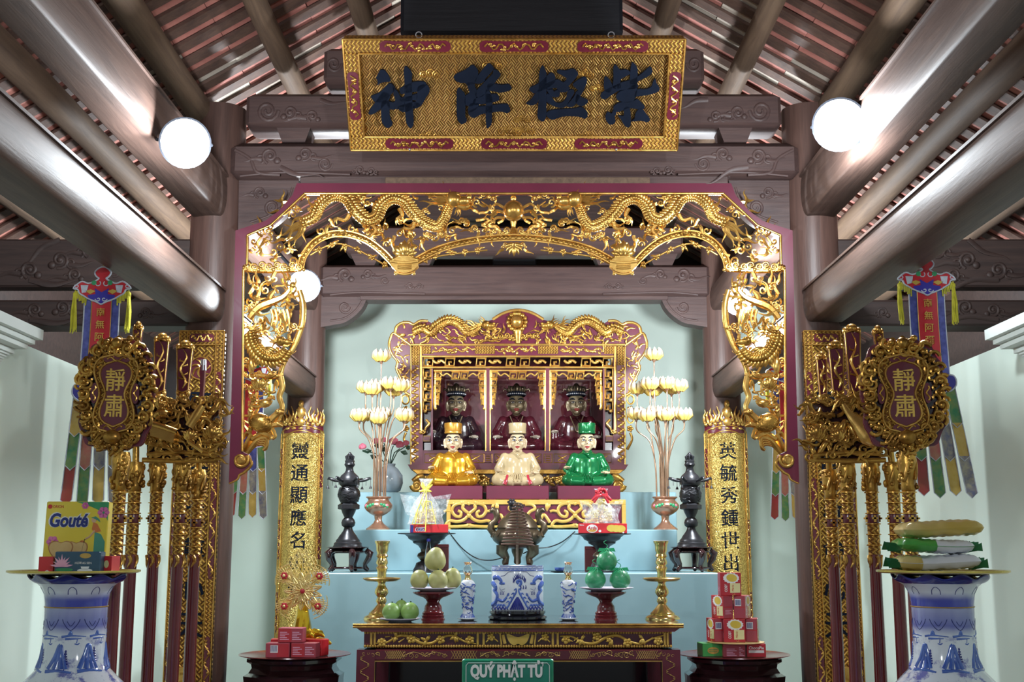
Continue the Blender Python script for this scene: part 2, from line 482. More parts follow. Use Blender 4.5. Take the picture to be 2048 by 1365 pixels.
plain('silk_rose', (.48, .09, .09), .45, c2=(.46, .24, .14), scale=26)
plain('silk_brick', (.40, .035, .035), .45, c2=(.32, .06, .03), scale=18)
plain('silk_navy', (.12, .13, .25), .45, c2=(.40, .36, .26), scale=30)
plain('silver_braid', (.66, .70, .80), .5, c2=(.52, .56, .66), scale=60, bump=.4)
plain('tassel_yellow', (.70, .66, .05), .6, c2=(.52, .48, .03), scale=30, bump=.4)
plain('glitter_gold', (.95, .80, .40), .3, .45, c2=(.70, .52, .16), scale=60)
plain('foil_gold', (.85, .60, .05), .15, .75, c2=(.70, .44, .03), scale=8)
plain('petal_red', (.60, .03, .05), .3)
plain('incense_coil', (.17, .085, .055), .75, c2=(.11, .055, .04), scale=20)
plain('stick_grey', (.22, .18, .14), .7)
plain('sand_white', (.80, .80, .76), .9, c2=(.6, .6, .56), scale=80, bump=.6)
plain('cable_black', (.01, .011, .013), .4)
plain('cap_blue', (.03, .04, .5), .3)
plain('carton_brown', (.12, .02, .022), .5)
plain('vase_grey', (.24, .30, .34), .15, c2=(.30, .36, .40), scale=7, coat=.4)
plain('ribbon_yellow', (.80, .72, .12), .35, c2=(.72, .60, .06), sheen=.3)
plain('candy_gold', (.72, .56, .12), .35, .3, c2=(.8, .7, .3), scale=50)
plain('lamp_housing', (.05, .055, .07), .4, .4)
plain('steel', (.5, .52, .56), .3, .8)
m = NT('lotus_resin'); m.set(col=m.mix(m.ramp(m.math('ADD', m.node('ShaderNodeSeparateXYZ', i_Vector=m.tc.outputs['Generated']).outputs[2], 0), [(.25, (0, 0, 0)), (.75, (1, 1, 1))]), (.70, .46, .10), (.58, .51, .40)), rough=.2, sss=.25, coat=.3)
m = NT('lamp_face'); m.set(col=(1, 1, 1), emit=(.90, .96, 1.0), power=60.0)
m = NT('glass'); m.set(col=(1, 1, 1), rough=.02, trans=1.0, ior=1.3)
# crinkled cellophane
m = NT('cellophane'); m.set(col=(.86, .90, .92), rough=.12, alpha=m.math('ADD', m.math('MULTIPLY', m.math('POWER', m.noise(38, None, 4, .7), 2.0), .9), .05), spec=.9); m.bump(m.noise(45), .9, .01)
# gold leaf with a woven fret: alternating ribs at +45 / -45 degrees, grooves coloured darker
def fret(name, cell, ribs, gold, gap, rough=.28, metal=.75):
    m = NT(name); tc = m.tc.outputs['Object']
    r = m.node('ShaderNodeMapping', i_Vector=tc, i_Rotation=(0, radians(45), 0)).outputs[0]
    sp = m.node('ShaderNodeSeparateXYZ', i_Vector=r)
    x = m.math('MULTIPLY', sp.outputs[0], 1 / cell); z = m.math('MULTIPLY', sp.outputs[2], 1 / cell)
    odd = m.math('MODULO', m.math('ABSOLUTE', m.math('ADD', m.math('FLOOR', x), m.math('FLOOR', z))), 2.0)
    wx = m.math('SINE', m.math('MULTIPLY', x, 2 * pi * ribs)); wz = m.math('SINE', m.math('MULTIPLY', z, 2 * pi * ribs))
    pick = m.node('ShaderNodeMix', data_type='FLOAT')
    m.l.new(odd, pick.inputs[0]); m.l.new(wx, pick.inputs[2]); m.l.new(wz, pick.inputs[3])
    h = m.math('ADD', m.math('MULTIPLY', pick.outputs[0], .5), .5)
    h = m.math('ADD', m.math('MULTIPLY', h, .8), m.math('MULTIPLY', m.noise(90), .35))
    m.set(col=m.mix(m.ramp(h, [(.22, (0, 0, 0)), (.5, (1, 1, 1))]), gap, gold), rough=rough, metal=metal)
    m.bump(h, 1.0, .008)
    return m
fret('fret_sign', .030, 3, (.66, .40, .12), (.15, .06, .02), .28, .88)
fret('fret_board', .034, 2, (.74, .43, .085), (.15, .055, .022))
fret('fret_fine', .015, 1, (.74, .45, .10), (.20, .075, .028))
m = NT('gold_leaf'); f = m.noise(95, None, 3, .7); g = m.node('ShaderNodeTexVoronoi', i_Vector=m.vec(), i_Scale=130.0).outputs[0]
m.set(col=m.mix(m.ramp(f, [(.36, (0, 0, 0)), (.58, (1, 1, 1))]), (.30, .17, .035), (.86, .62, .18)), rough=.26, metal=.75); m.bump(g, .9, .006)
# big floor vases: cobalt wash bands and landscape strokes on white glaze, by height along the vase
def vase_paint(name, H):
    m = NT(name); sp = m.node('ShaderNodeSeparateXYZ', i_Vector=m.tc.outputs['Object'])
    z = m.math('DIVIDE', sp.outputs[2], H)
    ang = m.math('ARCTAN2', sp.outputs[1], sp.outputs[0])
    wz = m.math('ADD', z, m.math('MULTIPLY', m.math('SUBTRACT', m.noise(9, m.vec((1, 1, .3))), .5), .012))
    band = m.ramp(wz, [(0, (0,) * 3), (.862, (0,) * 3), (.885, (.85,) * 3), (.926, (.55,) * 3), (.928, (.95,) * 3), (.948, (.9,) * 3), (.964, (.08,) * 3), (1, (0,) * 3)])
    strip = m.ramp(m.math('ADD', m.math('MULTIPLY', m.math('SINE', m.math('MULTIPLY', ang, 14.0)), .5), .5), [(.40, (0,) * 3), (.52, (1,) * 3)])
    strip = m.math('MULTIPLY', strip, m.ramp(z, [(.744, (1,) * 3), (.752, (0,) * 3)]))
    low = m.math('MULTIPLY', m.ramp(m.noise(30, None, 4, .7), [(.5, (0,) * 3), (.6, (.35,) * 3)]), m.ramp(z, [(.744, (1,) * 3), (.752, (0,) * 3)]))
    n1 = m.ramp(m.noise(15, m.vec((1, 1, 1.2)), 6, .72), [(.515, (0,) * 3), (.60, (.9,) * 3)])
    zone = m.ramp(z, [(.748, (.9,) * 3), (.80, (.85,) * 3), (.825, (.15,) * 3), (.835, (.0,) * 3), (.842, (.75,) * 3), (.854, (.6,) * 3), (.866, (0,) * 3)])
    fac = m.math('MAXIMUM', m.math('MAXIMUM', band, m.math('MULTIPLY', n1, zone)), m.math('MAXIMUM', strip, low))
    m.set(col=m.mix(fac, (.76, .82, .92), (.020, .035, .42)), rough=.1, coat=.6)
    return m
vase_paint('vase_paint', 1.40)
# ------------------------------------------------------------------ the room shell
def struct(name, mb, mat, parent=None, smooth=30, label=None):
    o = mb.build(name, mat, parent, smooth)
    if parent is None: o['kind'] = 'structure'
    if label: o['label'] = label
    return o
PX0 = 1.66          # half distance of the pillar rows
YF, YR = 6.5, 9.5   # front and rear truss
WX, YB = 2.5, 10.6  # side walls, back wall
def zp(x): return 3.93 + .6 * (1.77 - abs(x))      # purlin axis
def zr(x): return zp(x) + .085                      # rafter underside
struct('floor', MB().box((-4, -3, -.1), (4, YB + .3, 0)), 'floor_tile')
struct('wall_back', MB().box((-WX - .2, YB, 0), (WX + .2, YB + .2, 3.85)), 'mint_wall', label='pale mint plaster wall behind the altar tiers')
g = MB().prism([(-3.2, 3.1), (-3.2, 3.3), (0, 5.25), (3.2, 3.3), (3.2, 3.1)], YB + .2, YB + .3)
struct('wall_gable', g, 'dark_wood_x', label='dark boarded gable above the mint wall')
for s_, nm in ((-1, 'left'), (1, 'right')):
    struct('wall_' + nm, MB().box((s_ * WX, -2.5, 0), (s_ * (WX + .2), YB, 2.52)), 'mint_wall', label='bright mint side wall of the hall')
    struct('trim_' + ('1' if s_ < 0 else '2'), MB().box((s_ * 3.05, -2.5, 0), (s_ * 3.15, YB + .2, 3.3)), 'dark_wood_x', label='dark boards added outside the side wall to block daylight')  # added past the wall to keep daylight from leaking in
    # plaster cornice of the front bay: three steps, returned at its end
    c = MB()
    for dx, z0, z1, e in ((.075, 2.425, 2.45, 0), (.13, 2.45, 2.475, .02), (.16, 2.475, 2.50, .03), (.19, 2.50, 2.55, .05)):
        c.box((s_ * WX, -2.4, z0), (s_ * (WX - dx), 5.75 + e, z1))
    for k in range(6):
        a = pi / 2 * k / 6
        c.box((s_ * WX, -2.4, 2.365 + .01 * k), (s_ * (WX - .02 - .055 * (1 - cos(a))), 5.73, 2.365 + .01 * (k + 1)))
    struct('trim_' + ('3' if s_ < 0 else '4'), c, 'white_plaster', label='stepped white plaster cornice along the side wall')
    struct('trim_' + ('5' if s_ < 0 else '6'), MB().box((s_ * WX, 5.45, 0), (s_ * (WX - .03), 5.70, 2.365)), 'white_plaster', label='shallow white pilaster under the cornice end')

# ------------------------------------------------------------------ roof: light-blocking cover, rafters, tiles, purlins
rng = random.Random(3)
for s_, nm in ((-1, 'left'), (1, 'right')):
    r = bpy.data.objects.new('roof_' + nm, None); COL.objects.link(r); r['_org'] = (0, 0, 0); r['kind'] = 'structure'
    r['label'] = 'tiled roof slope with plank rafters on the %s of the ridge' % nm
    def q(x, dz): return (s_ * x, zr(x) + dz)
    MB().prism([q(3.2, .10), q(0, .10), q(0, .16), q(3.2, .16)], -2.5, YB + .3).build('roof_light_block', 'dark_wood_x', r, 0)  # unseen cover above the tiles, added to block light
    step = .17; n0 = -3
    raf = None
    for k in range(0, 48):
        Y = 2.6 + step * k
        if raf is None:
            raf = MB().prism([q(3.2, 0), q(0, 0), q(0, .020), q(3.2, .020)], Y, Y + .085).build('rafter', 'rafter_wood', r, 0)
            Yr = Y
        else:
            o = raf.copy(); COL.objects.link(o); o.location.y = Y - Yr
    # tiles lying across each gap; the nearest, best seen ones are objects, the rest one mesh
    tl = .24; meshes = {}
    rest = MB(); cnt = 0
    for k in range(0, 47):
        Y = 2.6 + step * k + .085
        x = 3.19; j = 0
        off = rng.random() * tl
        x -= off * .0
        while x - tl * .857 > 0.02:
            x1 = x - tl * .857
            lift = .020 + .010 * rng.random()
            if 4.3 < Y < 6.9 and .35 < x1 < 1.95:
                key = 'pale' if (Y > 5.9 and rng.random() < .3) else 'red'
                if key not in meshes:
                    b = MB().prism([(0, 0), (-s_ * tl * .857 * .985, .6 * tl * .857 * .985), (-s_ * tl * .857 * .985, .6 * tl * .857 * .985 + .016), (0, .016)], -.012, step - .085 + .012)
                    o = b.build('roof_tile', 'roof_tile_pale' if key == 'pale' else 'roof_tile', r, 0); meshes[key] = o
                else:
                    o = meshes[key].copy(); COL.objects.link(o)
                o.location = (s_ * x, Y, zr(x) + lift)
            else:
                b = [(s_ * x, zr(x) + lift), (s_ * x1, zr(x1) + lift), (s_ * x1, zr(x1) + lift + .016), (s_ * x, zr(x) + lift + .016)]
                rest.prism(b, Y - .012, Y + step - .085 + .012)
            x = x1
    o = rest.build('distant_roof_tiles', 'roof_tile', r, 0); o['kind'] = 'stuff'
    for i, px in enumerate((2.72, 2.25, 1.77, 1.30, .86, .42)):
        rad = (.07, .075, .078, .062, .06, .055)[i]
        pts = [(s_ * px, y, zp(px) + .012 * sin(y * 1.3 + i)) for y in [(-2.4 + .65 * t) for t in range(21)]]
        o = MB().tube(pts, [rad * (1 + .05 * sin(t * 1.7 + i)) for t in range(21)], n=14).build('purlin', 'purlin_wood', r, 60)
o = MB().tube([(0, -2.4, zp(0)), (0, YB, zp(0))], .07, n=14).build('ridge_purlin', 'purlin_wood', None, 60); o['kind'] = 'structure'; o['label'] = 'round log under the roof ridge'

# ------------------------------------------------------------------ pillars
def pillar(Y, s_, label, top):
    t = thing('pillar', label, 'pillar', (s_ * PX0, Y, 0), 'round timber pillars')
    MB().lathe((s_ * PX0, Y, .16), [(.140, 0), (.148, .8), (.150, 1.4), (.146, 2.4), (.140, top - .16)], 28).build('shaft', 'pillar_wood', t, 60)
    MB().lathe((s_ * PX0, Y, 0), [(.22, 0), (.23, .05), (.21, .11), (.17, .16), (.15, .16)], 28).build('stone_base', 'white_plaster', t, 50)
    return t
pillar(YF, -1, 'front timber pillar left of the gilded arch, behind a couplet board', zp(1.66) - .05)
pillar(YF, 1, 'front timber pillar right of the gilded arch, behind a couplet board', zp(1.66) - .05)
pillar(YR, -1, 'rear timber pillar behind the curved couplet beside the gold flower tree', zp(1.66) - .05)
pillar(YR, 1, 'rear timber pillar behind the curved couplet beside the red biscuit pyramid', zp(1.66) - .05)

# ------------------------------------------------------------------ longitudinal beams
def ybeam(name, x, y0, y1, z0, z1, w, label, groove=True):
    """long beam along the hall: flat top and bottom, swelling sides, with two scribed grooves"""
    t = thing(name, label, 'beam', (x, y0, z0), 'longitudinal beams')
    prof = []
    for i in range(13):
        a = -pi / 2 + pi * i / 12
        prof.append((w * (.36 + .14 * cos(a)), (z0 + z1) / 2 + (z1 - z0) / 2 * sin(a)))
    pts = [(x + p, z) for p, z in prof] + [(x - p, z) for p, z in reversed(prof)]
    MB().prism(pts, y0, y1).build('beam_body', 'beam_wood_y', t, 50)
    if groove:
        for s2 in (-1, 1):
            m = MB(); xx = x + s2 * w * .465; zz = z0 + (z1 - z0) * .84
            m.box((xx - .012, y0 + .01, zz - .006), (xx + .012, y1 - .01, zz + .006))
            m.build('moulding', 'beam_wood_y', t, 0)
    return t
for s_, side in ((-1, 'left'), (1, 'right')):
    ybeam('tie_beam', s_ * 1.685, -2.4, YF - .12, 2.70, 2.91, .235, 'lower polished beam running to the front pillar on the %s' % side)
    ybeam('tie_beam', s_ * 1.685, -2.4, YF - .12, 3.29, 3.56, .21, 'upper beam carrying the flood lamp on the %s' % side)
    ybeam('tie_beam', s_ * 1.665, YF + .15, YR - .10, 2.66, 2.86, .20, 'beam joining front and rear pillar behind the arch on the %s' % side)
    ybeam('tie_beam', s_ * 1.665, YF + .15, YR - .10, 3.36, 3.56, .20, 'high beam joining front and rear pillar on the %s' % side, False)

# ------------------------------------------------------------------ trusses
def pbeam(mb, Y, u0, u1, v0, v1, depth, r=.02):
    a = W(u0, v1, Y); b = W(u1, v0, Y)
    return mb.rbox((a[0], Y, a[2]), (b[0], Y + depth, b[2]), r)
def carve(parent, name, Y, items, mat):
    m = MB()
    for it in items:
        k = it[0]
        if k == 'c': pcloud(m, Y, it[1], it[2], it[3], it[4], it[5] if len(it) > 5 else 0)
        elif k == 'f': pflame(m, Y, it[1], it[2], it[3], it[4], it[5], 0, .2)
        elif k == 's': pspiral(m, Y, it[1], it[2], it[3], 1.6, it[4], it[5], it[3] * .2)
        elif k == 't': ptube(m, Y, it[1], it[2])
    return m.build(name, mat, parent, 60)
YT = YF - .15
def mirror(items):
    out = []
    for it in items:
        it = list(it)
        if it[0] == 't': it[1] = [(2 * CX - p[0],) + tuple(p[1:]) for p in it[1]]
        else:
            it[1] = 2 * CX - it[1]
            if it[0] == 'c': it[4] = -it[4]
            if it[0] == 'f': it[3] = pi - it[3]
            if it[0] == 's': it[4] = pi - it[4]; it[5] = -it[5]
        out.append(tuple(it))
    return out
t = thing('truss_beam', 'lowest carved cross beam over the gilded arch, behind the sign', 'beam', W(CX, 372, YT), 'cross beams of the roof trusses')
pbeam(MB(), YT, 458, 1598, 283, 352, .26, .03).build('beam_body', 'beam_wood_x', t, 40)
pbeam(MB(), YT + .02, 600, 1456, 352, 371, .18, .004).build('lower_strip', 'beam_wood_x', t, 0)
pbeam(MB(), YT + .005, 770, 1300, 354, 371, .19, .004).build('lower_strip', 'purlin_wood', t, 0)
L1 = [('c', 540, 312, 16, 1, 40), ('c', 610, 308, 14, -1, 50), ('s', 650, 328, 15, 0, 1), ('c', 720, 340, 9, 1), ('c', 742, 342, 8, -1), ('f', 560, 335, .3, 90, 6), ('t', [(470, 300), (500, 318), (515, 345), (560, 350)], 3.5), ('t', [(480, 352), (570, 345), (700, 349)], 2.5)]
carve(t, 'cloud_relief', YT, L1 + mirror(L1), 'beam_wood_x')
BR = [(478, 352), (600, 352), (596, 372), (588, 396), (561, 427), (532, 447), (476, 466)]
for s_ in (0, 1):
    pl = [(2 * CX - u, v) if s_ else (u, v) for u, v in BR]
    o = thing('corbel', 'rounded carved corbel under the cross beam on the %s front pillar' % ('right' if s_ else 'left'), 'corbel', W(pl[-1][0], 466, YT), 'carved corbels')
    pprism(MB(), YT + .085, catmull(pl[1:], 5) + [pl[0]], -.14, 0).build('corbel_body', 'beam_wood_x', o, 30)
    it = [('s', 545, 415, 18, 0, 1), ('c', 520, 385, 12, 1, 30), ('t', [(585, 375), (575, 400), (545, 428), (500, 445)], 2.5)]
    carve(o, 'cloud_relief', YT + .085, mirror(it) if s_ else it, 'beam_wood_x')
def truss(name, label, Y, u0, u1, v0, v1, blocks, items, mat='beam_wood_x', depth=.24):
    t = thing(name, label, 'beam', W(CX, v1, Y), 'cross beams of the roof trusses')
    pbeam(MB(), Y, u0, u1, v0, v1, depth, .02).build('beam_body', mat, t, 40)
    for (a, b, c, d) in blocks:
        pprism(MB(), Y + .03, [(a, c), (b, c), (b - 12, d), (a + 12, d)], -.16, 0).build('support_block', mat, t, 0)
    if items: carve(t, 'cloud_relief', Y, items, mat)
    return t
L2 = [('s', 535, 222, 22, 0, 1), ('c', 580, 225, 14, -1, 40), ('c', 625, 232, 12, 1, 50), ('f', 640, 200, .2, 60, 5)]
truss('truss_beam', 'second carved cross beam half hidden behind the gold sign', YT, 490, 1562, 186, 252, [(552, 622, 252, 284), (1436, 1506, 252, 284), (820, 900, 252, 284), (1150, 1230, 252, 284)], L2 + mirror(L2))
L3 = [('s', 668, 128, 16, 0, 1)]
truss('truss_beam', 'short third cross beam showing past the ends of the gold sign', YT, 646, 1408, 95, 162, [(700, 770, 162, 188), (1286, 1356, 162, 188)], L3 + mirror(L3))
truss('truss_beam', 'top beam of the roof truss above the gold sign, coloured black for shade', YT - .1, 800, 1245, -30, 68, [(900, 960, 68, 96), (1100, 1160, 68, 96)], None, 'shadow_beam', .3)
# rear truss
YQ = YR - .12
t = thing('truss_beam', 'rear cross beam with clouds carved at its ends, below the arch fretwork', 'beam', W(CX, 600, YQ), 'cross beams of the roof trusses')
pbeam(MB(), YQ, 640, 1418, 530, 592, .24, .02).build('beam_body', 'beam_wood_x', t, 40)
pbeam(MB(), YQ + .02, 720, 1336, 592, 600, .18, .003).build('lower_strip', 'beam_wood_x', t, 0)
L4 = [('c', 690, 550, 14, 1, 40), ('c', 735, 548, 10, -1, 30), ('s', 770, 562, 9, 0, 1), ('c', 820, 572, 7, 1), ('c', 838, 572, 6, -1), ('t', [(660, 590), (720, 585), (850, 588)], 2)]
carve(t, 'cloud_relief', YQ, L4 + mirror(L4), 'beam_wood_x')
BR2 = [(640, 592), (735, 592), (727, 612), (712, 630), (690, 645), (668, 650), (640, 655)]
for s_ in (0, 1):
    pl = [(2 * CX - u, v) if s_ else (u, v) for u, v in BR2]
    o = thing('corbel', 'rounded corbel under the rear cross beam on the %s rear pillar' % ('right' if s_ else 'left'), 'corbel', W(pl[-1][0], 655, YQ), 'carved corbels')
    pprism(MB(), YQ + .04, catmull(pl[1:], 5) + [pl[0]], -.14, 0).build('corbel_body', 'beam_wood_x', o, 30)
    it = [('s', 690, 615, 13, 0, 1), ('t', [(725, 600), (712, 620), (690, 636), (660, 642)], 2)]
    carve(o, 'cloud_relief', YQ + .04, mirror(it) if s_ else it, 'beam_wood_x')
truss('truss_beam', 'second rear cross beam glimpsed through the gilded fretwork', YQ, 690, 1366, 452, 506, [(700, 760, 506, 532), (800, 870, 506, 532), (1186, 1256, 506, 532), (1296, 1356, 506, 532)], None)
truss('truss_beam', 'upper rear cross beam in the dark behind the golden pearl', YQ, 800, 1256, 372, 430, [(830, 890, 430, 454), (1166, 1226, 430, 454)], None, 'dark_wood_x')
t = thing('opening_block', 'black block standing in for a dark opening behind the golden pearl of the arch', 'post', W(CX, 530, YQ + .3))
pbeam(MB(), YQ + .25, 985, 1072, 300, 532, .2, .01).build('block_body', 'shadow_beam', t, 0)  # block added in place of a dark opening, shade in its colour
pbeam(MB(), YQ + .40, 940, 1116, 388, 470, .03, .004).build('backing_panel', 'mint_wall', t, 0)
# transverse beams of the side aisles with carved clouds
for s_ in (0, 1):
    nm = 'right' if s_ else 'left'
    t = thing('aisle_beam', 'dark carved beam over the %s aisle above the mint wall' % nm, 'beam', W(2 * CX - 200 if s_ else 200, 652, YF - .1), 'carved aisle beams')
    M = (lambda u: 2 * CX - u) if s_ else (lambda u: u)
    a, b = sorted((M(-90), M(400)))
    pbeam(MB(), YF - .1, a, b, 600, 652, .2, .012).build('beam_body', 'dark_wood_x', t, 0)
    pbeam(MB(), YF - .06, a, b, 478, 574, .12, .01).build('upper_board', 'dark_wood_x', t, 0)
    it = [('c', 60, 540, 18, 1, 60), ('c', 120, 520, 18, -1, 60), ('c', 180, 500, 16, 1, 50), ('f', 60, 560, .1, 120, 7), ('c', 150, 550, 14, 1, 60), ('c', 230, 540, 14, -1, 40), ('f', 120, 480, 2.6, 100, 6)]
    carve(t, 'cloud_relief', YF - .06, mirror(it) if s_ else it, 'dark_wood_x')
    it = [('c', 70, 620, 14, 1, 50), ('c', 125, 615, 16, -1, 60), ('c', 200, 622, 12, 1, 50), ('f', 60, 640, 0, 150, 6), ('c', 290, 625, 11, -1, 40)]
    carve(t, 'cloud_relief', YF - .1, mirror(it) if s_ else it, 'dark_wood_x')

# ------------------------------------------------------------------ altar tiers
Z1, Z2, Z3 = Zof(1147, 8.0), Zof(1060, 8.6), Zof(985, 9.2)
def tier(hw, y0, z, label, zb):
    o = MB().rbox((-hw, y0, zb), (hw, YB - .003, z), .006).build('altar_tier', 'blue_paint', None, 30)
    o.location = (0, 0, 0)
    return tag(o, label, 'altar', 'stepped altar tiers')
tier(1.345, 8.0, Z1, 'lowest pale blue altar tier, behind the offering table', 0)
tier(1.155, 8.6, Z2, 'middle pale blue altar tier carrying the lotus lamps', Z1)
tier(1.235, 9.2, Z3, 'top pale blue altar tier under the red shrine', Z2)

# ------------------------------------------------------------------ flood lamps
def flood(p, aim, label, r=.105, arm=None):
    t = thing('flood_lamp', label, 'lamp', p, 'flood lamps')
    q = (Vector(aim) - Vector(p)).to_track_quat('Z', 'Y').to_matrix().to_4x4()
    M = Matrix.Translation(p) @ q
    MB().lathe((0, 0, 0), [(.03, -.13), (.055, -.12), (.065, -.07), (r * .9, -.03), (r * 1.08, 0), (r * 1.08, .015), (r, .015), (r * .98, 0)], 28, cap=False).xf(M).build('housing', 'lamp_housing', t, 40)
    MB().lathe((0, 0, 0), [(r * .98, .004), (r * .7, .010), (0.0001, .012)], 28, cap=False).xf(M).build('lamp_face', 'lamp_face', t, 60)
    b = MB(); b.tube([(-r * 1.1, 0, -.03), (-r * 1.15, 0, -.1), (-r * .6, 0, -.17), (r * .6, 0, -.17), (r * 1.15, 0, -.1), (r * 1.1, 0, -.03)], .008, n=6); b.xf(M)
    b.build('bracket', 'lamp_housing', t, 60)
    if arm: MB().tube([(p[0], p[1] + .15, p[2]), (p[0] * 1.06, p[1] + .16, p[2] + .12), (arm, p[1] + .16, p[2] + .3)], .012, n=8).build('arm', 'lamp_housing', t, 60)
    return t
flood(LAMP_FRONT[0], (.3, 0, 1.3), 'glaring white flood lamp on the upper beam at the left')
flood(LAMP_FRONT[1], (-.3, 0, 1.3), 'glaring white flood lamp on the upper beam at the right', .115)
flood(LAMP_INNER[0], (-.4, 0, 1.4), 'glaring flood lamp shining past the left end of the arch fretwork', .10, -1.60)
flood(LAMP_INNER[1], (.4, 0, 1.4), 'glaring flood lamp half hidden behind the fretwork on the right', .09, 1.60)
# ------------------------------------------------------------------ horizontal sign leaning out over the arch
class Tilt:
    """board plane through two horizontal lines: pixel row v0 at distance Y0 (bottom) and row v1 at Y1 (top)"""
    def __init__(s, v0, Y0, v1, Y1):
        s.zb = Zof(v0, Y0); s.Yb = Y0; zt = Zof(v1, Y1); s.k = (Y1 - Y0) / (zt - s.zb)
        s.ang = atan2(Y1 - Y0, zt - s.zb)
        s.H = hypot(Y1 - Y0, zt - s.zb)
        s.M = Matrix.Translation((0, Y0, s.zb)) @ Matrix.Rotation(-s.ang, 4, 'X')
    def __call__(s, u, v):
        a = (u - CX) / F; b = (CY - v) / F; f = CP - b * SP; g = SP + b * CP
        q = (s.Yb + (EYE - s.zb) * s.k) / (f - g * s.k)
        z = EYE + q * g
        return (a * q, (z - s.zb) / cos(s.ang))
SG = Tilt(298, 6.12, 76, 5.72)
t = thing('name_board', 'gold hanging board with four black calligraphic characters and maroon cartouches', 'sign', (0, SG.Yb, SG.zb))
x0, x1, H = -.865, .865, SG.H
def sgb(mb, name, mat, parent=t, sm=30): return mb.xf(SG.M).build(name, mat, parent, sm)
sgb(MB().box((x0 + .02, 0, .02), (x1 - .02, .04, H - .02)), 'panel', 'fret_sign', sm=0)
bw = .075
for nm, a, b in (('frame_rail', (x0, -.018, 0), (x1, .05, bw)), ('frame_rail', (x0, -.018, H - bw), (x1, .05, H)),
                 ('frame_stile', (x0, -.018, bw), (x0 + bw, .05, H - bw)), ('frame_stile', (x1 - bw, -.018, bw), (x1, .05, H - bw))):
    sgb(MB().rbox(a, b, .006), nm, 'fret_fine', sm=0)
m = MB()
for a, b in (((x0, 0), (x1, 0)), ((x0, H), (x1, H)), ((x0, 0), (x0, H)), ((x1, 0), (x1, H)), ((x0 + bw, bw), (x1 - bw, bw)), ((x0 + bw, H - bw), (x1 - bw, H - bw)), ((x0 + bw, bw), (x0 + bw, H - bw)), ((x1 - bw, bw), (x1 - bw, H - bw))):
    m.tube([(a[0], -.02, a[1]), (b[0], -.02, b[1])], .006, n=6)
sgb(m, 'frame_beading', 'gold', sm=60)
def cartouche(cx, cz, L, vert):
    hw, hh = L / 2, bw * .40
    pts = []
    for i in range(32):
        a = 2 * pi * i / 32
        px = cos(a); pz = sin(a)
        px = math.copysign(abs(px) ** .35, px) * hw; pz = math.copysign(abs(pz) ** .5, pz) * hh * (1 - .12 * cos(4 * a))
        pts.append((cx + pz, cz + px) if vert else (cx + px, cz + pz))
    c = sgb(MB().prism(pts, -.021, -.01), 'cartouche', 'maroon', sm=0)
    v = MB()
    n = max(3, int(L / .06)); P = []
    for i in range(n * 4 + 1):
        s_ = -1 + 2 * i / (n * 4); q = s_ * hw * .85; w_ = sin(i * pi / 2.2) * hh * .55
        P.append((cx + w_, -.024, cz + q) if vert else (cx + q, -.024, cz + w_))
    v.tube(P, .0045, n=5)
    for i in range(n):
        s_ = -1 + 2 * (i + .5) / n; q = s_ * hw * .8; w_ = RND.uniform(-.4, .4) * hh
        for k in range(4):
            a = RND.uniform(0, 6.28); r_ = RND.uniform(.008, .016)
            cc = (cx + w_ + r_ * cos(a) * .6, -.025, cz + q + r_ * sin(a)) if vert else (cx + q + r_ * cos(a), -.025, cz + w_ + r_ * sin(a) * .6)
            v.ball(cc, (.008, .004, .007), 6, 4)
    sgb(v, 'gold_vine', 'gold', c, 60)
for cz in (bw / 2, H - bw / 2):
    for cx, L in ((-.50, .36), (0.0, .35), (.50, .36)): cartouche(cx, cz, L, False)
for cx in (x0 + bw / 2, x1 - bw / 2): cartouche(cx, H * .5, .26, True)
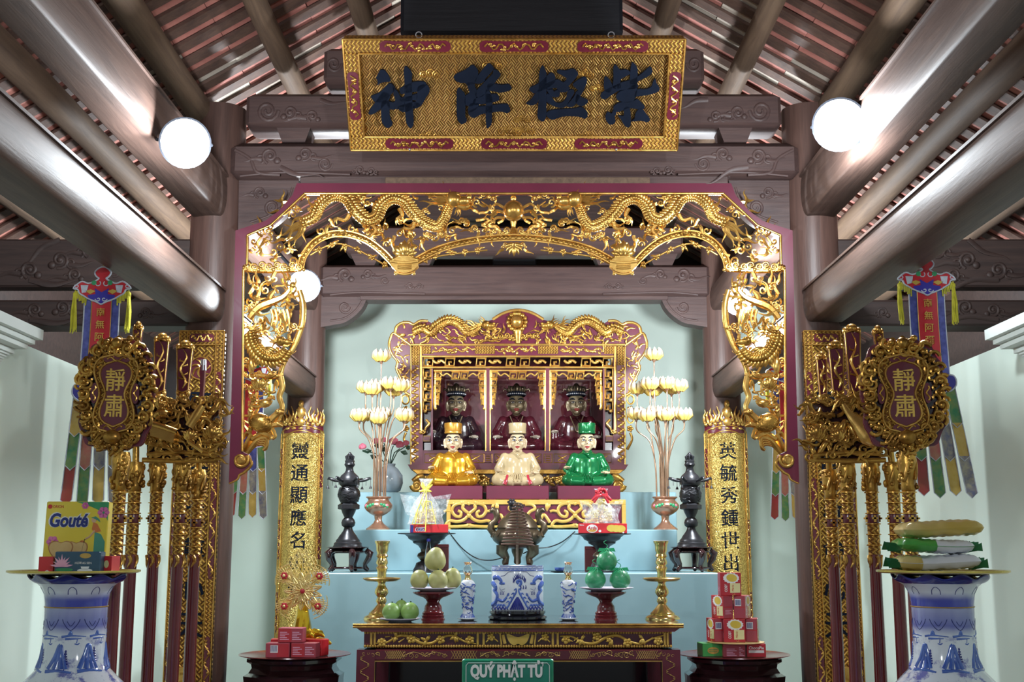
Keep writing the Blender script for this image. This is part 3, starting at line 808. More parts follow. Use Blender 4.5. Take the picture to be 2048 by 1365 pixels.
# faint dragons and clouds raised in the gold ground
for (u, v, r) in ((860, 150, 12), (985, 132, 12), (1170, 150, 11), (1195, 178, 9), (1045, 240, 10), (1020, 264, 15), (860, 276, 14), (1175, 276, 14), (830, 172, 8), (1050, 262, 12)):
    x, h = SG(u, v); k = .0025; mm = MB()
    for i in range(3):
        cx_, ch_ = x + (i - 1) * r * k * 1.1, h + (.3 * r * k if i == 1 else 0)
        pts = [(cx_ + r * k * .75 * (1 - j / 24) * cos(j * .5 + i), -.001, ch_ + r * k * .75 * (1 - j / 24) * sin(j * .5 + i)) for j in range(20)]
        mm.tube(pts, .0032, n=5)
    sgb(mm, 'dragon_relief', 'gold_antique', sm=60)
CH = {
 'a': (730, 120, .10256, [[(340,175),(395,195),(450,270),(500,380),(480,410),(380,415),(290,445),(240,490),(255,410),(222,330),(270,235),(300,185)],
   [(130,690),(290,620),(420,490),(490,440),(545,475),(590,560),(480,690),(400,800),(210,800),(150,750)],
   [(360,600),(500,690),(400,850),(330,920),(230,1000),(140,1045),(70,1030),(110,950),(200,820)],
   [(330,800),(480,800),(480,1020),(500,1130),(540,1240),(480,1300),(420,1300),(360,1230),(325,1140)],
   [(545,475),(590,550),(650,610),(700,715),(770,730),(760,960),(640,940),(520,950),(470,910),(400,780),(490,800),(590,795),(560,640)],
   [(800,110),(860,160),(920,250),(915,420),(935,950),(950,1140),(940,1260),(900,1315),(850,1280),(805,1180),(790,1000),(775,700),(775,430),(760,170)],
   [(680,550),(760,500),(920,420),(1130,405),(1200,470),(1050,590),(920,610),(760,640),(700,640)],
   [(1040,500),(1190,460),(1265,580),(1190,720),(1110,860),(1040,910),(940,930),(960,830),(1000,780),(1020,640)],
   [(690,730),(900,680),(1020,650),(1000,770),(930,760),(880,780),(720,790)],
   [(640,900),(760,850),(980,800),(1090,870),(950,930),(800,1000),(690,975)]]),
 'b': (900, 120, .10252, [[(75,320),(120,265),(300,180),(435,85),(510,140),(550,210),(540,300),(480,440),(400,460),(340,470),(290,430),(200,430),(120,390)],
   [(330,430),(470,430),(490,520),(520,580),(480,860),(300,860),(300,690),(370,640),(365,560)],
   [(180,530),(240,590),(300,690),(300,1080),(325,1130),(320,1190),(240,1235),(190,1210),(140,1110),(130,900),(130,640),(140,570)],
   [(530,310),(600,220),(700,100),(770,50),(830,110),(850,170),(690,350),(690,380),(600,440),(480,430)],
   [(850,170),(920,190),(970,240),(985,290),(900,390),(870,440),(760,560),(620,700),(500,690),(520,580),(620,480),(700,385),(830,260)],
   [(760,440),(1000,470),(1140,460),(1200,530),(1130,590),(980,620),(880,600),(740,560)],
   [(600,690),(700,640),(800,650),(900,650),(960,720),(940,780),(850,800),(700,830),(480,860),(460,760)],
   [(700,560),(800,650),(830,800),(820,1000),(815,1200),(790,1270),(730,1315),(705,1250),(695,1050),(700,850)],
   [(380,980),(540,900),(700,880),(1080,840),(1150,900),(1175,960),(1120,1020),(1000,990),(850,1000),(620,1040),(540,1080),(480,1115),(400,1090),(360,1030)],
   [(400,830),(560,830),(540,910),(420,1000),(350,970)]]),
 'c': (1045, 120, .10256, [[(385,95),(430,150),(465,240),(470,400),(465,800),(465,1040),(440,1140),(400,1185),(340,1160),(290,1080),(310,820),(320,400),(330,220)],
   [(130,540),(300,450),(480,290),(550,235),(620,270),(640,360),(600,450),(470,540),(240,630),(190,620)],
   [(320,560),(300,800),(180,870),(70,830),(150,780),(240,650)],
   [(450,450),(640,370),(700,370),(800,420),(860,350),(780,290),(690,240),(670,195),(720,180),(850,190),(980,155),(1060,210),(1080,270),(1000,380),(890,500),(920,530),(870,600),(720,610),(660,530),(570,540),(470,540)],
   [(470,560),(520,560),(590,560),(610,600),(680,570),(730,610),(720,670),(680,710),(560,700),(520,650)],
   [(460,780),(480,640),(560,700),(620,790),(700,825),(790,800),(850,730),(880,600),(960,560),(1010,620),(900,800),(840,890),(740,920),(640,890),(560,860)],
   [(980,480),(1030,410),(1190,315),(1245,350),(1245,450),(1150,650),(1040,830),(960,900),(860,880),(920,800),(1000,700),(1040,610),(1080,570)],
   [(1060,650),(1140,710),(1240,750),(1280,800),(1200,870),(1120,880),(1030,800)],
   [(480,1000),(640,950),(1000,930),(1140,900),(1240,980),(1270,1080),(1210,1130),(1100,1090),(850,1080),(700,1110),(600,1150),(530,1130),(470,1070)]]),
 'd': (1190, 115, .10622, [[(345,180),(390,125),(470,220),(560,210),(640,240),(650,300),(480,400),(480,560),(330,560),(345,400)],
   [(700,80),(760,130),(800,220),(790,430),(790,600),(760,740),(700,810),(560,830),(420,780),(400,700),(470,620),(640,560),(650,430),(660,260),(680,130)],
   [(100,700),(190,600),(480,460),(660,410),(800,340),(900,270),(1020,165),(1070,200),(1065,280),(980,350),(800,440),(790,560),(480,600),(330,680),(210,760),(140,765)],
   [(190,340),(290,430),(320,540),(280,640),(180,610),(165,480)],
   [(780,590),(960,580),(1060,530),(1090,440),(1130,385),(1160,480),(1210,560),(1180,630),(1000,690),(800,715),(740,740)],
   [(345,930),(370,890),(470,830),(700,810),(790,770),(880,850),(930,920),(880,960),(650,940),(540,970),(440,1010),(350,990)],
   [(350,970),(400,1030),(370,1100),(380,1190),(340,1240),(260,1240),(200,1150),(200,1070),(240,1010),(310,1040)],
   [(540,940),(650,930),(670,1240),(610,1300),(550,1260),(490,1160),(430,1080),(540,1080)],
   [(830,950),(890,960),(960,1050),(1030,1150),(980,1205),(860,1175),(680,1190),(740,1140),(760,1040)]]),
}
for key in 'abcd':
    ou, ov, k, polys = CH[key]; m = MB()
    for pl in polys:
        m.prism([SG(ou + a * k, ov + b * k) for a, b in catmull(pl, 3, True)], -.014, 0)
    sgb(m, 'character', 'ink_black', sm=30)
for u in (838, 1222):
    x, h = SG(u, 76); m = MB()
    m.tube([(x + .016 * cos(i * .6), -.0, h + .016 + .016 * sin(i * .6)) for i in range(11)], .003, n=6)
    sgb(m, 'hanging_ring', 'steel', sm=60)
for u in (820, 1232):
    x, h = SG(u, 296); sgb(MB().ball((x, -.022, h), .007, 8, 6), 'screw_head', 'steel', sm=60)

# ------------------------------------------------------------------ gilded openwork arch between the front pillars
YA = 6.40
ARCH = thing('gilded_arch', 'gilded openwork arch of dragons, clouds and animals in a maroon frame', 'arch', W(CX, 968, YA))
def mir(mb):
    m = MB(); m.v = [(-x, y, z) for x, y, z in mb.v]; m.f = [tuple(reversed(f)) for f in mb.f]; return m
def both(name, mb, mat, sm=50, parent=None):
    a = mb.build(name, mat, parent or ARCH, sm); b = mir(mb).build(name, mat, parent or ARCH, sm); return a, b
pprism(MB(), YA, [(475, 466), (534, 447), (561, 427), (588, 396), (597, 372), (1459, 372), (1468, 396), (1495, 427), (1522, 447), (1581, 466), (1558, 474), (1511, 455), (1444, 391), (612, 391), (545, 455), (498, 474)], 0, .05).build('frame_head', 'maroon_frame', ARCH, 0)
st = MB(); pprism(st, YA, [(475, 466), (498, 474), (497, 532), (489, 536), (487, 905), (502, 912), (506, 928), (494, 944), (483, 950), (478, 960), (462, 969), (467, 800), (472, 600)], 0, .05)
both('frame_stile', st, 'maroon_frame', 0)
rail = MB()
ptube(rail, YA, [(489, 905), (490, 720), (491, 545)], 2.6, .055, m=2); ptube(rail, YA, [(498, 534), (499, 505), (499, 476)], 2.6, .055, m=2)
for a, b in (((499, 476), (545, 456)), ((545, 456), (613, 393)), ((613, 393), (1028, 393))): ptube(rail, YA, [a, ((a[0] + b[0]) / 2, (a[1] + b[1]) / 2), b], 2.6, .055, m=1)
both('gold_rail', rail, 'gold', 60)
sc = MB(); pspiral(sc, YA, 486, 922, 16, 1.6, -.6, 1, 3.2, .055); pball(sc, YA, 486, 922, 12, .05, .4)
ptube(sc, YA, [(500, 915), (508, 930), (494, 946), (484, 952), (479, 961), (463, 969)], [2.5, 3, 2.4, 1.5], .055)
both('foot_scroll', sc, 'gold', 60)
# dragon
d = MB()
pdragon(d, YA, [(606, 452), (632, 440), (646, 414), (668, 398), (692, 402), (708, 424), (733, 446), (756, 440), (768, 416), (786, 403), (808, 409), (824, 430), (846, 450), (872, 460), (890, 446), (899, 425), (905, 410)], 9.5, .03, side=-1)
for (u, v, a) in ((700, 432, 2.2), (745, 452, 1.0), (830, 448, 2.0), (800, 420, 1.2)):      # legs and claws
    ptube(d, YA, [(u, v), (u + 14 * cos(a), v + 14 * sin(a)), (u + 26 * cos(a + .6), v + 22 * sin(a + .6))], [5, 4, 3], .03)
    for k in (-.5, 0, .5): pflame(d, YA, u + 26 * cos(a + .6), v + 22 * sin(a + .6), a + k, 13, 2, .03)
both('dragon', d, 'gold')
d = MB(); pdragon_head(d, YA, 908, 404, 17, 1, .045)
for i, (a, L) in enumerate(((-2.5, 46), (-2.75, 58), (-2.95, 50), (3.0, 60), (2.8, 48), (-2.2, 34))): pflame(d, YA, 898, 404, a, L, 3.6, .03, .22, i)
both('dragon_head', d, 'gold')
d = MB()
for i, (a, L) in enumerate(((2.5, 56), (2.75, 66), (2.95, 40), (2.2, 64), (1.9, 52), (2.35, 46), (1.6, 40))): pflame(d, YA, 610, 448, a, L, 4.2, .025, .25, i * .9)
both('dragon_tail', d, 'gold')
# clouds strung along the top rail and round the body
d = MB()
for (u, v, r, s_) in ((609, 394, 9, 1), (720, 391, 9, 1), (628, 420, 7, 1), (590, 416, 6, -1), (537, 464, 9, 1), (968, 393, 8, -1), (858, 388, 6, 1), (630, 434, 6, 1), (836, 446, 9, -1), (860, 476, 8, 1), (884, 470, 8, -1), (760, 462, 7, 1), (738, 470, 7, -1), (925, 445, 7, 1), (715, 398, 6, -1), (852, 425, 7, 1), (660, 470, 5, -1), (950, 460, 8, 1), (990, 466, 8, -1)):
    d = MB(); pcloud(d, YA, u, v, r, s_, 0 if u < 640 else r * 3, .03); both('cloud', d, 'gold')
d = MB()
rr = random.Random(11)
for (u0, v0, u1, v1, n) in ((505, 480, 600, 525, 20), (560, 400, 640, 450, 12), (640, 440, 780, 470, 20), (700, 395, 900, 420, 16), (800, 440, 980, 480, 34), (920, 400, 1000, 460, 18), (760, 470, 860, 505, 16), (510, 455, 560, 500, 8), (500, 552, 590, 600, 26), (500, 600, 590, 660, 30), (500, 660, 580, 730, 30), (498, 735, 555, 800, 22), (496, 800, 540, 870, 14)):
    for i in range(n):
        u, v = rr.uniform(u0, u1), rr.uniform(v0, v1); a = rr.uniform(-pi, pi)
        if i % 3 == 0: pspiral(d, YA, u, v, rr.uniform(5, 9), 1.2, a, rr.choice((-1, 1)), 2.2, rr.uniform(.01, .04), 5)
        else: pflame(d, YA, u, v, a, rr.uniform(16, 34), rr.uniform(2.4, 3.8), rr.uniform(.005, .035), .3, rr.uniform(0, 6))
for o in both('flame_scrolls', d, 'gold'): o['kind'] = 'stuff'
# beaded arcs
def band(path, r, n=9):
    b = MB(); C = catmull(path, n)
    ptube(b, YA, C, r, .02, 8, 1, flat=.5)
    for o_ in (-1, 1):
        off = []
        for i in range(len(C)):
            a = C[max(i - 1, 0)]; c = C[min(i + 1, len(C) - 1)]; tx, ty = c[0] - a[0], c[1] - a[1]; q = hypot(tx, ty) or 1
            off.append((C[i][0] - ty / q * r * o_ * .9, C[i][1] + tx / q * r * o_ * .9))
        ptube(b, YA, off, 1.8, .034, 5, 1)
    return b, C
def beads(C, step, r):
    b = MB(); acc = 0
    for i in range(1, len(C)):
        acc += hypot(C[i][0] - C[i - 1][0], C[i][1] - C[i - 1][1])
        if acc >= step: acc = 0; pball(b, YA, C[i][0], C[i][1], r, .036, .8, nu=8, nv=5)
    return b
b, C = band([(603, 538), (610, 514), (632, 487), (664, 472), (700, 472), (735, 484), (765, 506), (788, 530)], 6.5, 14)
x = both('beaded_arc', b, 'gold'); bb = beads(C, 8, 2.9)
for o in (bb.build('beads', 'gold_antique', x[0]), mir(bb).build('beads', 'gold_antique', x[1])): o['kind'] = 'stuff'
path = [(834, 524), (868, 506), (910, 492), (965, 482), (1028, 478)]; path += [(2 * CX - u, v) for u, v in reversed(path[:-1])]
b, C = band(path, 6.5, 16); x = b.build('beaded_arc', 'gold', ARCH, 50); beads(C, 8, 2.9).build('beads', 'gold_antique', x)['kind'] = 'stuff'
# flower sprays hanging below the arcs
d = MB()
for (u, v) in ((850, 520), (870, 512), (905, 506), (930, 503), (955, 500), (640, 498), (665, 490), (690, 492), (715, 498), (745, 515), (770, 528)):
    pflower(d, YA, u, v + 2, 6, 5, .02, rr.uniform(0, 3))
    for k in range(3): pleaf(d, YA, u, v, rr.uniform(-.5, 3.6), rr.uniform(9, 16), 2.6, .015)
ptube(d, YA, [(835, 530), (870, 516), (920, 508), (975, 502)], 1.8, .015); ptube(d, YA, [(622, 512), (660, 492), (700, 494), (775, 534)], 1.8, .015)
both('flower_spray', d, 'gold')
d = MB()
for i in range(7):
    a = pi / 2 + (i - 3) * .42; pleaf(d, YA, 1028, 490, a, 26 - abs(i - 3) * 2, 4.5, .03)
for s_ in (-1, 1): pcloud(d, YA, 1028 + s_ * 18, 492, 6, s_, 0, .02); pflame(d, YA, 1028 + s_ * 20, 500, pi / 2 - s_ * 1.0, 22, 3, .02)
d.build('palmette', 'gold', ARCH, 50)
# flaming pearl on its stand
p = MB(); pball(p, YA, 1027, 427, 21, .05, 1.0, nu=24, nv=16); p.build('pearl', 'gold', ARCH, 180)
d = MB(); pleaf(d, YA, 1027, 408, -pi / 2, 18, 6, .03)
for s_ in (-1, 1):
    pcloud(d, YA, 1027 + s_ * 14, 464, 8, s_, 0, .03); pcloud(d, YA, 1027 + s_ * 26, 470, 6, s_, 0, .02)
    for k in range(3): ptube(d, YA, [(1027 + s_ * 18, 418 + 10 * k), (1027 + s_ * 34, 410 + 14 * k), (1027 + s_ * 46, 416 + 16 * k), (1027 + s_ * 64, 405 + 22 * k)], [3, 3, 2, 1], .02)
ptube(d, YA, [(1027, 446), (1027, 458), (1027, 470)], [7, 4, 9], .03)
d.build('pearl_stand', 'gold', ARCH, 50)
# lotus bowls on the arc ends
d = MB(); plotus(d, YA, 811, 508, 25, .04); 
for a in (.2, pi - .2): pleaf(d, YA, 811, 518, a, 34, 6, .03)
x = both('lotus', d, 'gold')
d = MB(); pprism(d, YA, [(811 + 27 * cos(a) * (1 if sin(a) < .3 else .9), 534 + 17 * sin(a)) for a in [2 * pi * i / 28 for i in range(28)]], .01, .06)
ptube(d, YA, [(784, 528), (811, 531), (838, 528)], 3, .06); ptube(d, YA, [(790, 549), (811, 553), (832, 549)], 2.4, .05)
for u in (793, 829): pball(d, YA, u, 552, 3.6, .05)
for k in range(4): ptube(d, YA, [(797, 532 + 3.5 * k), (811, 533 + 3.5 * k), (825, 532 + 3.5 * k)], 1.1, .062, n=4, m=2)
both('bowl', d, 'gold_bright')
# cloud sill
d = MB()
for i, u in enumerate(range(496, 606, 15)):
    pcloud(d, YA, u, 533 + (i % 2) * 4, 9, 1 if i % 2 else -1, 0, .03)
ptube(d, YA, [(488, 540), (540, 543), (604, 540)], 6, .02)
both('cloud_sill', d, 'gold')
# side drop: strip, phoenix, unicorn, lotus, tortoise, waves
d = MB()
ptube(d, YA, [(600, 582), (607, 610), (606, 645), (597, 675), (586, 700), (572, 722), (563, 748), (566, 775), (560, 795), (566, 815), (560, 834), (553, 850)], [5.5, 6.5, 6.5, 6, 5, 5, 6, 6, 5, 5.5, 4], .02, 8, 6, flat=.45)
both('curved_strip', d, 'gold_bright')
d = MB()
for i, (u, v, a, L) in enumerate(((500, 590, -1.2, 40), (512, 600, -1.0, 44), (520, 570, -1.7, 34), (545, 560, -.9, 40), (560, 600, .3, 40), (500, 625, .2, 44), (528, 640, 1.3, 38), (548, 640, 1.5, 36), (566, 630, 1.4, 42), (580, 620, 1.6, 30), (505, 570, -2.0, 26), (585, 585, -1.2, 30), (575, 560, -2.2, 24), (552, 585, 2.4, 34))):
    pflame(d, YA, u, v, a, L, 4.0, .02 + .01 * (i % 3), .25, i)
ptube(d, YA, [(500, 640), (520, 618), (548, 606), (570, 596), (585, 578)], [6, 8, 8, 6, 4], .035); pball(d, YA, 588, 574, 7, .04)
for k in range(5): ptube(d, YA, [(545 + 8 * k, 622), (549 + 8 * k, 640), (545 + 9 * k, 656)], [2.6, 2.6, 1], .04)
both('phoenix', d, 'gold')
d = MB()
for (u, v, r, s_) in ((492, 620, 9, -1), (490, 652, 8, -1), (494, 724, 9, -1), (487, 750, 7, -1), (493, 775, 7, -1), (565, 660, 8, 1), (590, 655, 8, -1), (510, 612, 7, 1)):
    d = MB(); pcloud(d, YA, u, v, r, s_, r * 2, .03); both('cloud', d, 'gold')
d = MB()
pdragon(d, YA, [(505, 664), (512, 690), (530, 712), (556, 716), (575, 700)], 11, .03, side=1); pdragon_head(d, YA, 566, 686, 10, 1, .05)
for i in range(8): pleaf(d, YA, 534, 698, .3 + i * .33, 26, 4.6, .04)
for i in range(6): pflame(d, YA, 508, 668, -2.4 + i * .35, 26, 3, .03, .3, i)
ptube(d, YA, [(528, 722), (540, 742), (548, 754)], [3, 2.5, 2], .03); ptube(d, YA, [(560, 720), (566, 732), (562, 745)], [3, 2.5, 2], .03)
both('unicorn', d, 'gold_antique')
d = MB(); plotus(d, YA, 520, 772, 18, .03); pleaf(d, YA, 505, 748, -1.6, 34, 8, .03); pleaf(d, YA, 515, 730, -1.2, 20, 6, .03)
ptube(d, YA, [(492, 755), (520, 752), (545, 756), (568, 750)], [3, 5, 5, 4], .02); pcloud(d, YA, 550, 750, 7, 1, 0, .03)
ptube(d, YA, [(516, 786), (508, 806), (502, 830), (506, 850)], [4, 5, 5, 3], .02); ptube(d, YA, [(500, 812), (520, 815), (540, 800), (552, 796)], [2.5, 4, 4, 3], .03)
pleaf(d, YA, 520, 806, .5, 28, 9, .03, -.6); pcloud(d, YA, 546, 797, 5, 1, 0, .03); ptube(d, YA, [(490, 833), (502, 832), (507, 822)], 3, .02)
both('lotus_stem', d, 'gold')
d = MB(); k = S(850, YA)
d.ball(wp(YA, 524, 848, .03), (26 * k, 13 * k, 19 * k), 18, 12, Matrix.Rotation(.35, 3, 'Y'))
for i in range(-2, 3):
    for j in range(-1, 2):
        u, v = 524 + i * 8.5 + (j % 2) * 4, 848 + j * 9 - i * 2
        if hypot((u - 524) / 24, (v - 848) / 17) < .9:
            ptube(d, YA, [(u + 4.4 * cos(a), v + 4.4 * sin(a)) for a in [pi / 3 * q for q in range(6)]], 1.0, .03 + 13 * k * .93 * sqrt(max(.05, 1 - hypot((u - 524) / 26, (v - 848) / 19) ** 2)), 4, 1, closed=True)
both('tortoise_shell', d, 'gold_antique')
d = MB()
ptube(d, YA, [(544, 842), (554, 832), (562, 826), (572, 827)], [7, 6, 7, 4], .04); pball(d, YA, 558, 826, 5, .05); ptube(d, YA, [(545, 852), (558, 850), (568, 854)], [7, 6, 3], .03)
ptube(d, YA, [(520, 866), (538, 872), (545, 880)], [6, 6, 4], .03); ptube(d, YA, [(504, 858), (500, 870)], [5, 4], .03)
both('tortoise', d, 'gold')
d = MB()
for k in range(5): ptube(d, YA, [(490, 905 - k * 2), (502, 885 - 3 * k), (506 - k, 876 - 2 * k), (494, 872 - k), (489, 880)], [3.4, 3.4, 2], .02 + .004 * k)
for k in range(4): ptube(d, YA, [(496, 908), (512 + k, 892 - 3 * k), (528 + 2 * k, 890 - 4 * k), (534 + k, 898 - 2 * k), (528, 902)], [4, 4, 3.4, 2], .02 + .005 * k)
for k in range(3): ptube(d, YA, [(505, 880), (528, 874 - k * 4), (545, 866 - k * 3), (552, 874), (546, 880)], [5, 5, 4, 2], .02 + .005 * k)
both('wave', d, 'gold')
# ------------------------------------------------------------------ couplet boards
def vine(mb, fn, L, wdt, n, r=.0045):
    """wavy stem with leaves along 0..L; fn(s, w) -> world point"""
    P = [fn(L * i / (n * 6), wdt * .55 * sin(i * pi / 3)) for i in range(n * 6 + 1)]
    mb.tube(P, r, n=5)
    for i in range(n):
        for s_, w_ in ((i + .25, .35), (i + .75, -.35), (i + .5, 0)):
            c = fn(L * s_ / n, wdt * w_); mb.ball(c, (r * 2.1, r * 1.2, r * 2.1), 6, 4)
def flat_couplet(sgn, chars, label):
    Y = 6.30; xc = sgn * PX0; hw = .1185; zt = Zof(663, Y); zb = .30; bw = .042
    t = thing('couplet_board', label, 'couplet board', (xc, Y, zb), 'flat couplet boards')
    MB().box((xc - hw, Y, zb), (xc + hw, Y + .03, zt)).build('panel', 'fret_board', t, 0)
    for a, b, nm in (((xc - hw, zb), (xc - hw + bw, zt), 'frame_stile'), ((xc + hw - bw, zb), (xc + hw, zt), 'frame_stile')):
        MB().rbox((a[0], Y - .010, a[1]), (b[0], Y + .02, b[1]), .003).build(nm, 'fret_fine', t, 0)
    for z0, z1 in ((zt - .075, zt), (zb, zb + .07)):
        MB().rbox((xc - hw, Y - .011, z0), (xc + hw, Y + .02, z1), .003).build('frame_rail', 'fret_fine', t, 0)
    m = MB()
    for x in (xc - hw, xc + hw, xc - hw + bw, xc + hw - bw): m.tube([(x, Y - .012, zb), (x, Y - .012, zt)], .004, n=6)
    for z in (zt, zt - .075, zb, zb + .07): m.tube([(xc - hw, Y - .012, z), (xc + hw, Y - .012, z)], .004, n=6)
    m.build('beading', 'gold', t, 60)
    for x in (xc - hw + bw / 2, xc + hw - bw / 2):
        for z0, z1 in ((zt - .52, zt - .22), (zt - 1.30, zt - .78), (zb + .25, zb + .75)):
            pts = [(x + bw * .36 * math.copysign(abs(cos(a)) ** .6, cos(a)), (z0 + z1) / 2 + (z1 - z0) / 2 * math.copysign(abs(sin(a)) ** .3, sin(a))) for a in [2 * pi * i / 24 for i in range(24)]]
            c = MB().prism(pts, Y - .0125, Y - .009).build('cartouche', 'maroon', t, 0)
            v = MB(); vine(v, lambda s_, w_: (x + w_, Y - .014, z0 + .015 + s_), z1 - z0 - .03, bw * .55, 5, .004); v.build('gold_vine', 'gold', c, 60)
    c = MB().prism([(xc + .065 * math.copysign(abs(cos(a)) ** .4, cos(a)), zt - .038 + .022 * math.copysign(abs(sin(a)) ** .5, sin(a))) for a in [2 * pi * i / 24 for i in range(24)]], Y - .014, Y - .01).build('cartouche', 'maroon', t, 0)
    v = MB(); vine(v, lambda s_, w_: (xc - .055 + s_, Y - .015, zt - .038 + w_), .11, .03, 3, .004); v.build('gold_vine', 'gold', c, 60)
    # pierced round medallion
    zc = zt - .20
    md = MB().lathe((0, 0, 0), [(.058, 0), (.058, .006), (.0001, .006)], 24, cap=False).xf(Matrix.Translation((xc, Y, zc)) @ Matrix.Rotation(pi / 2, 4, 'X')).build('medallion', 'maroon', t, 30)
    v = MB(); v.tube([(xc + .06 * cos(i * pi / 14), Y - .008, zc + .06 * sin(i * pi / 14)) for i in range(28)], .005, n=6, closed=True)
    for k in range(7):
        a = k * 2 * pi / 7
        v.tube([(xc + .052 * q * cos(a + 1.2 * q), Y - .009, zc + .052 * q * sin(a + 1.2 * q)) for q in (.1, .3, .5, .7, .9, 1)], [.004, .006, .007, .006, .005, .004], n=5)
    v.build('medallion_scroll', 'gold', md, 60)
    zs = [zt - .20 - .19 * (i + 1) for i in range(len(chars))]
    for ch, z in zip(chars, zs):
        m = MB(); glyph(m, ch, xc, z, Y - .001, height=.125, thick=.006, bold=.008); m.build('character', 'ink_black', t, 0)
    s_ = MB().rbox((xc - .045, Y - .012, zb + .42), (xc + .045, Y, zb + .60), .004).build('seal', 'gold', t, 0)
    m = MB(); 
    for k in range(4): m.box((xc - .035, Y - .016, zb + .44 + k * .04), (xc + .035 - .02 * (k % 2), Y - .011, zb + .452 + k * .04))
    m.build('seal_bars', 'gold_antique', s_, 0)
flat_couplet(-1, '聖神應之尊心天', 'flat fretted gold couplet board on the front pillar behind the left weapon rack')
flat_couplet(1, '司神異御命心天', 'flat fretted gold couplet board on the front pillar behind the right weapon rack')

def curved_couplet(sgn, chars, label):
    xc = sgn * PX0; R = .175; Y = YR; A = radians(62)
    zt = Zof(866, Y - R); zb = .35
    t = thing('curved_couplet', label, 'couplet board', (xc, Y, zb), 'curved couplet boards')
    def cyl(a, z, d=0.0): return (xc + (R + d) * sin(a), Y - (R + d) * cos(a), z)
    def patch(a0, a1, z0, z1, d0, d1, n=20):
        m = MB(); vs = []; fs = []
        for i in range(n + 1):
            a = a0 + (a1 - a0) * i / n
            vs += [cyl(a, z0, d1), cyl(a, z1, d1), cyl(a, z1, d0), cyl(a, z0, d0)]
        for i in range(n):
            for k in range(4): fs.append((i * 4 + k, i * 4 + 4 + k, i * 4 + 4 + (k + 1) % 4, i * 4 + (k + 1) % 4))
        fs += [(3, 2, 1, 0), (n * 4, n * 4 + 1, n * 4 + 2, n * 4 + 3)]
        return m.add(vs, fs)
    patch(-A, A, zb, zt, -.012, .004).build('panel', 'gold_leaf', t, 50)
    for s_ in (-1, 1):
        patch(s_ * A * .82, s_ * A, zb, zt + .02, -.01, .014, 4).build('frame_stile', 'gold_leaf', t, 50)
        for k in range(4):
            z0 = zt - .42 - k * .55; z1 = z0 + .30
            c = patch(s_ * A * .845, s_ * A * .975, z0, z1, .010, .016, 3).build('cartouche', 'maroon', t, 50)
            v = MB(); vine(v, lambda q, w_: cyl(s_ * A * .91 + w_ / R, z0 + .01 + q, .018), z1 - z0 - .02, .025, 5, .003); v.build('gold_vine', 'gold', c, 60)
        m = MB(); m.tube([cyl(s_ * A * .80, zb, .008), cyl(s_ * A * .80, zt - .02, .008)], .004, n=6); m.tube([cyl(s_ * A, zb, .014), cyl(s_ * A, zt, .014)], .004, n=6)
        m.build('beading', 'gold', t, 60)
    # crown of flames over a maroon head panel
    hp = patch(-A, A, zt, zt + .145, -.01, .008).build('head_panel', 'maroon', t, 50)
    m = MB()
    m.tube([cyl(-A * .8 + 1.6 * A * i / 20, zt - .035 + .05 * sin(pi * i / 20), .012) for i in range(21)], .005, n=6)
    m.tube([cyl(-A + 2 * A * i / 20, zt + .01 + .045 * sin(pi * i / 20), .012) for i in range(21)], .005, n=6)
    for i in range(5): m.ball(cyl(-A * .55 + A * 1.1 * i / 4, zt + .035, .012), (.018, .006, .012), 8, 5)
    m.build('head_moulding', 'gold', t, 60)
    m = MB()
    m.ball(cyl(0, zt + .16, .02), (.034, .02, .05), 12, 8); m.ball(cyl(0, zt + .225, .02), (.022, .015, .03), 10, 8); m.ball(cyl(0, zt + .085, .02), (.034, .012, .034), 12, 8)
    for s_ in (-1, 1):
        for k in range(6):
            a = s_ * A * (.18 + .15 * k); z = zt + .09 - .004 * k
            P = [cyl(a + s_ * .05 * sin(j * 1.4 + k), z + .024 * j, .014 + .006 * (j % 2)) for j in range(5 + (k % 2))]
            m.tube(P, [.014, .013, .011, .008, .004, .002][:len(P)], n=6)
        for k in range(4): m.ball(cyl(s_ * A * (.25 + .2 * k), zt + .07, .016), (.017, .01, .017), 8, 6)
    m.build('flame_crown', 'gold_bright', t, 60)
    z = Zof(902, Y - R)
    for i, ch in enumerate(chars):
        zz = z - i * .171
        m = MB(); glyph(m, ch, 0, 0, 0, height=.128, thick=.005, bold=.006)
        m.v = [cyl(x / (R + .004), zz + q, .003 - y_) for x, y_, q in m.v]
        m.build('character', 'ink_black', t, 0)
curved_couplet(-1, '靈通顯應名山社', 'curved gold couplet on the rear pillar behind the gold flower tree')
curved_couplet(1, '英毓秀鍾世出大人', 'curved gold couplet on the rear pillar behind the red biscuit boxes')

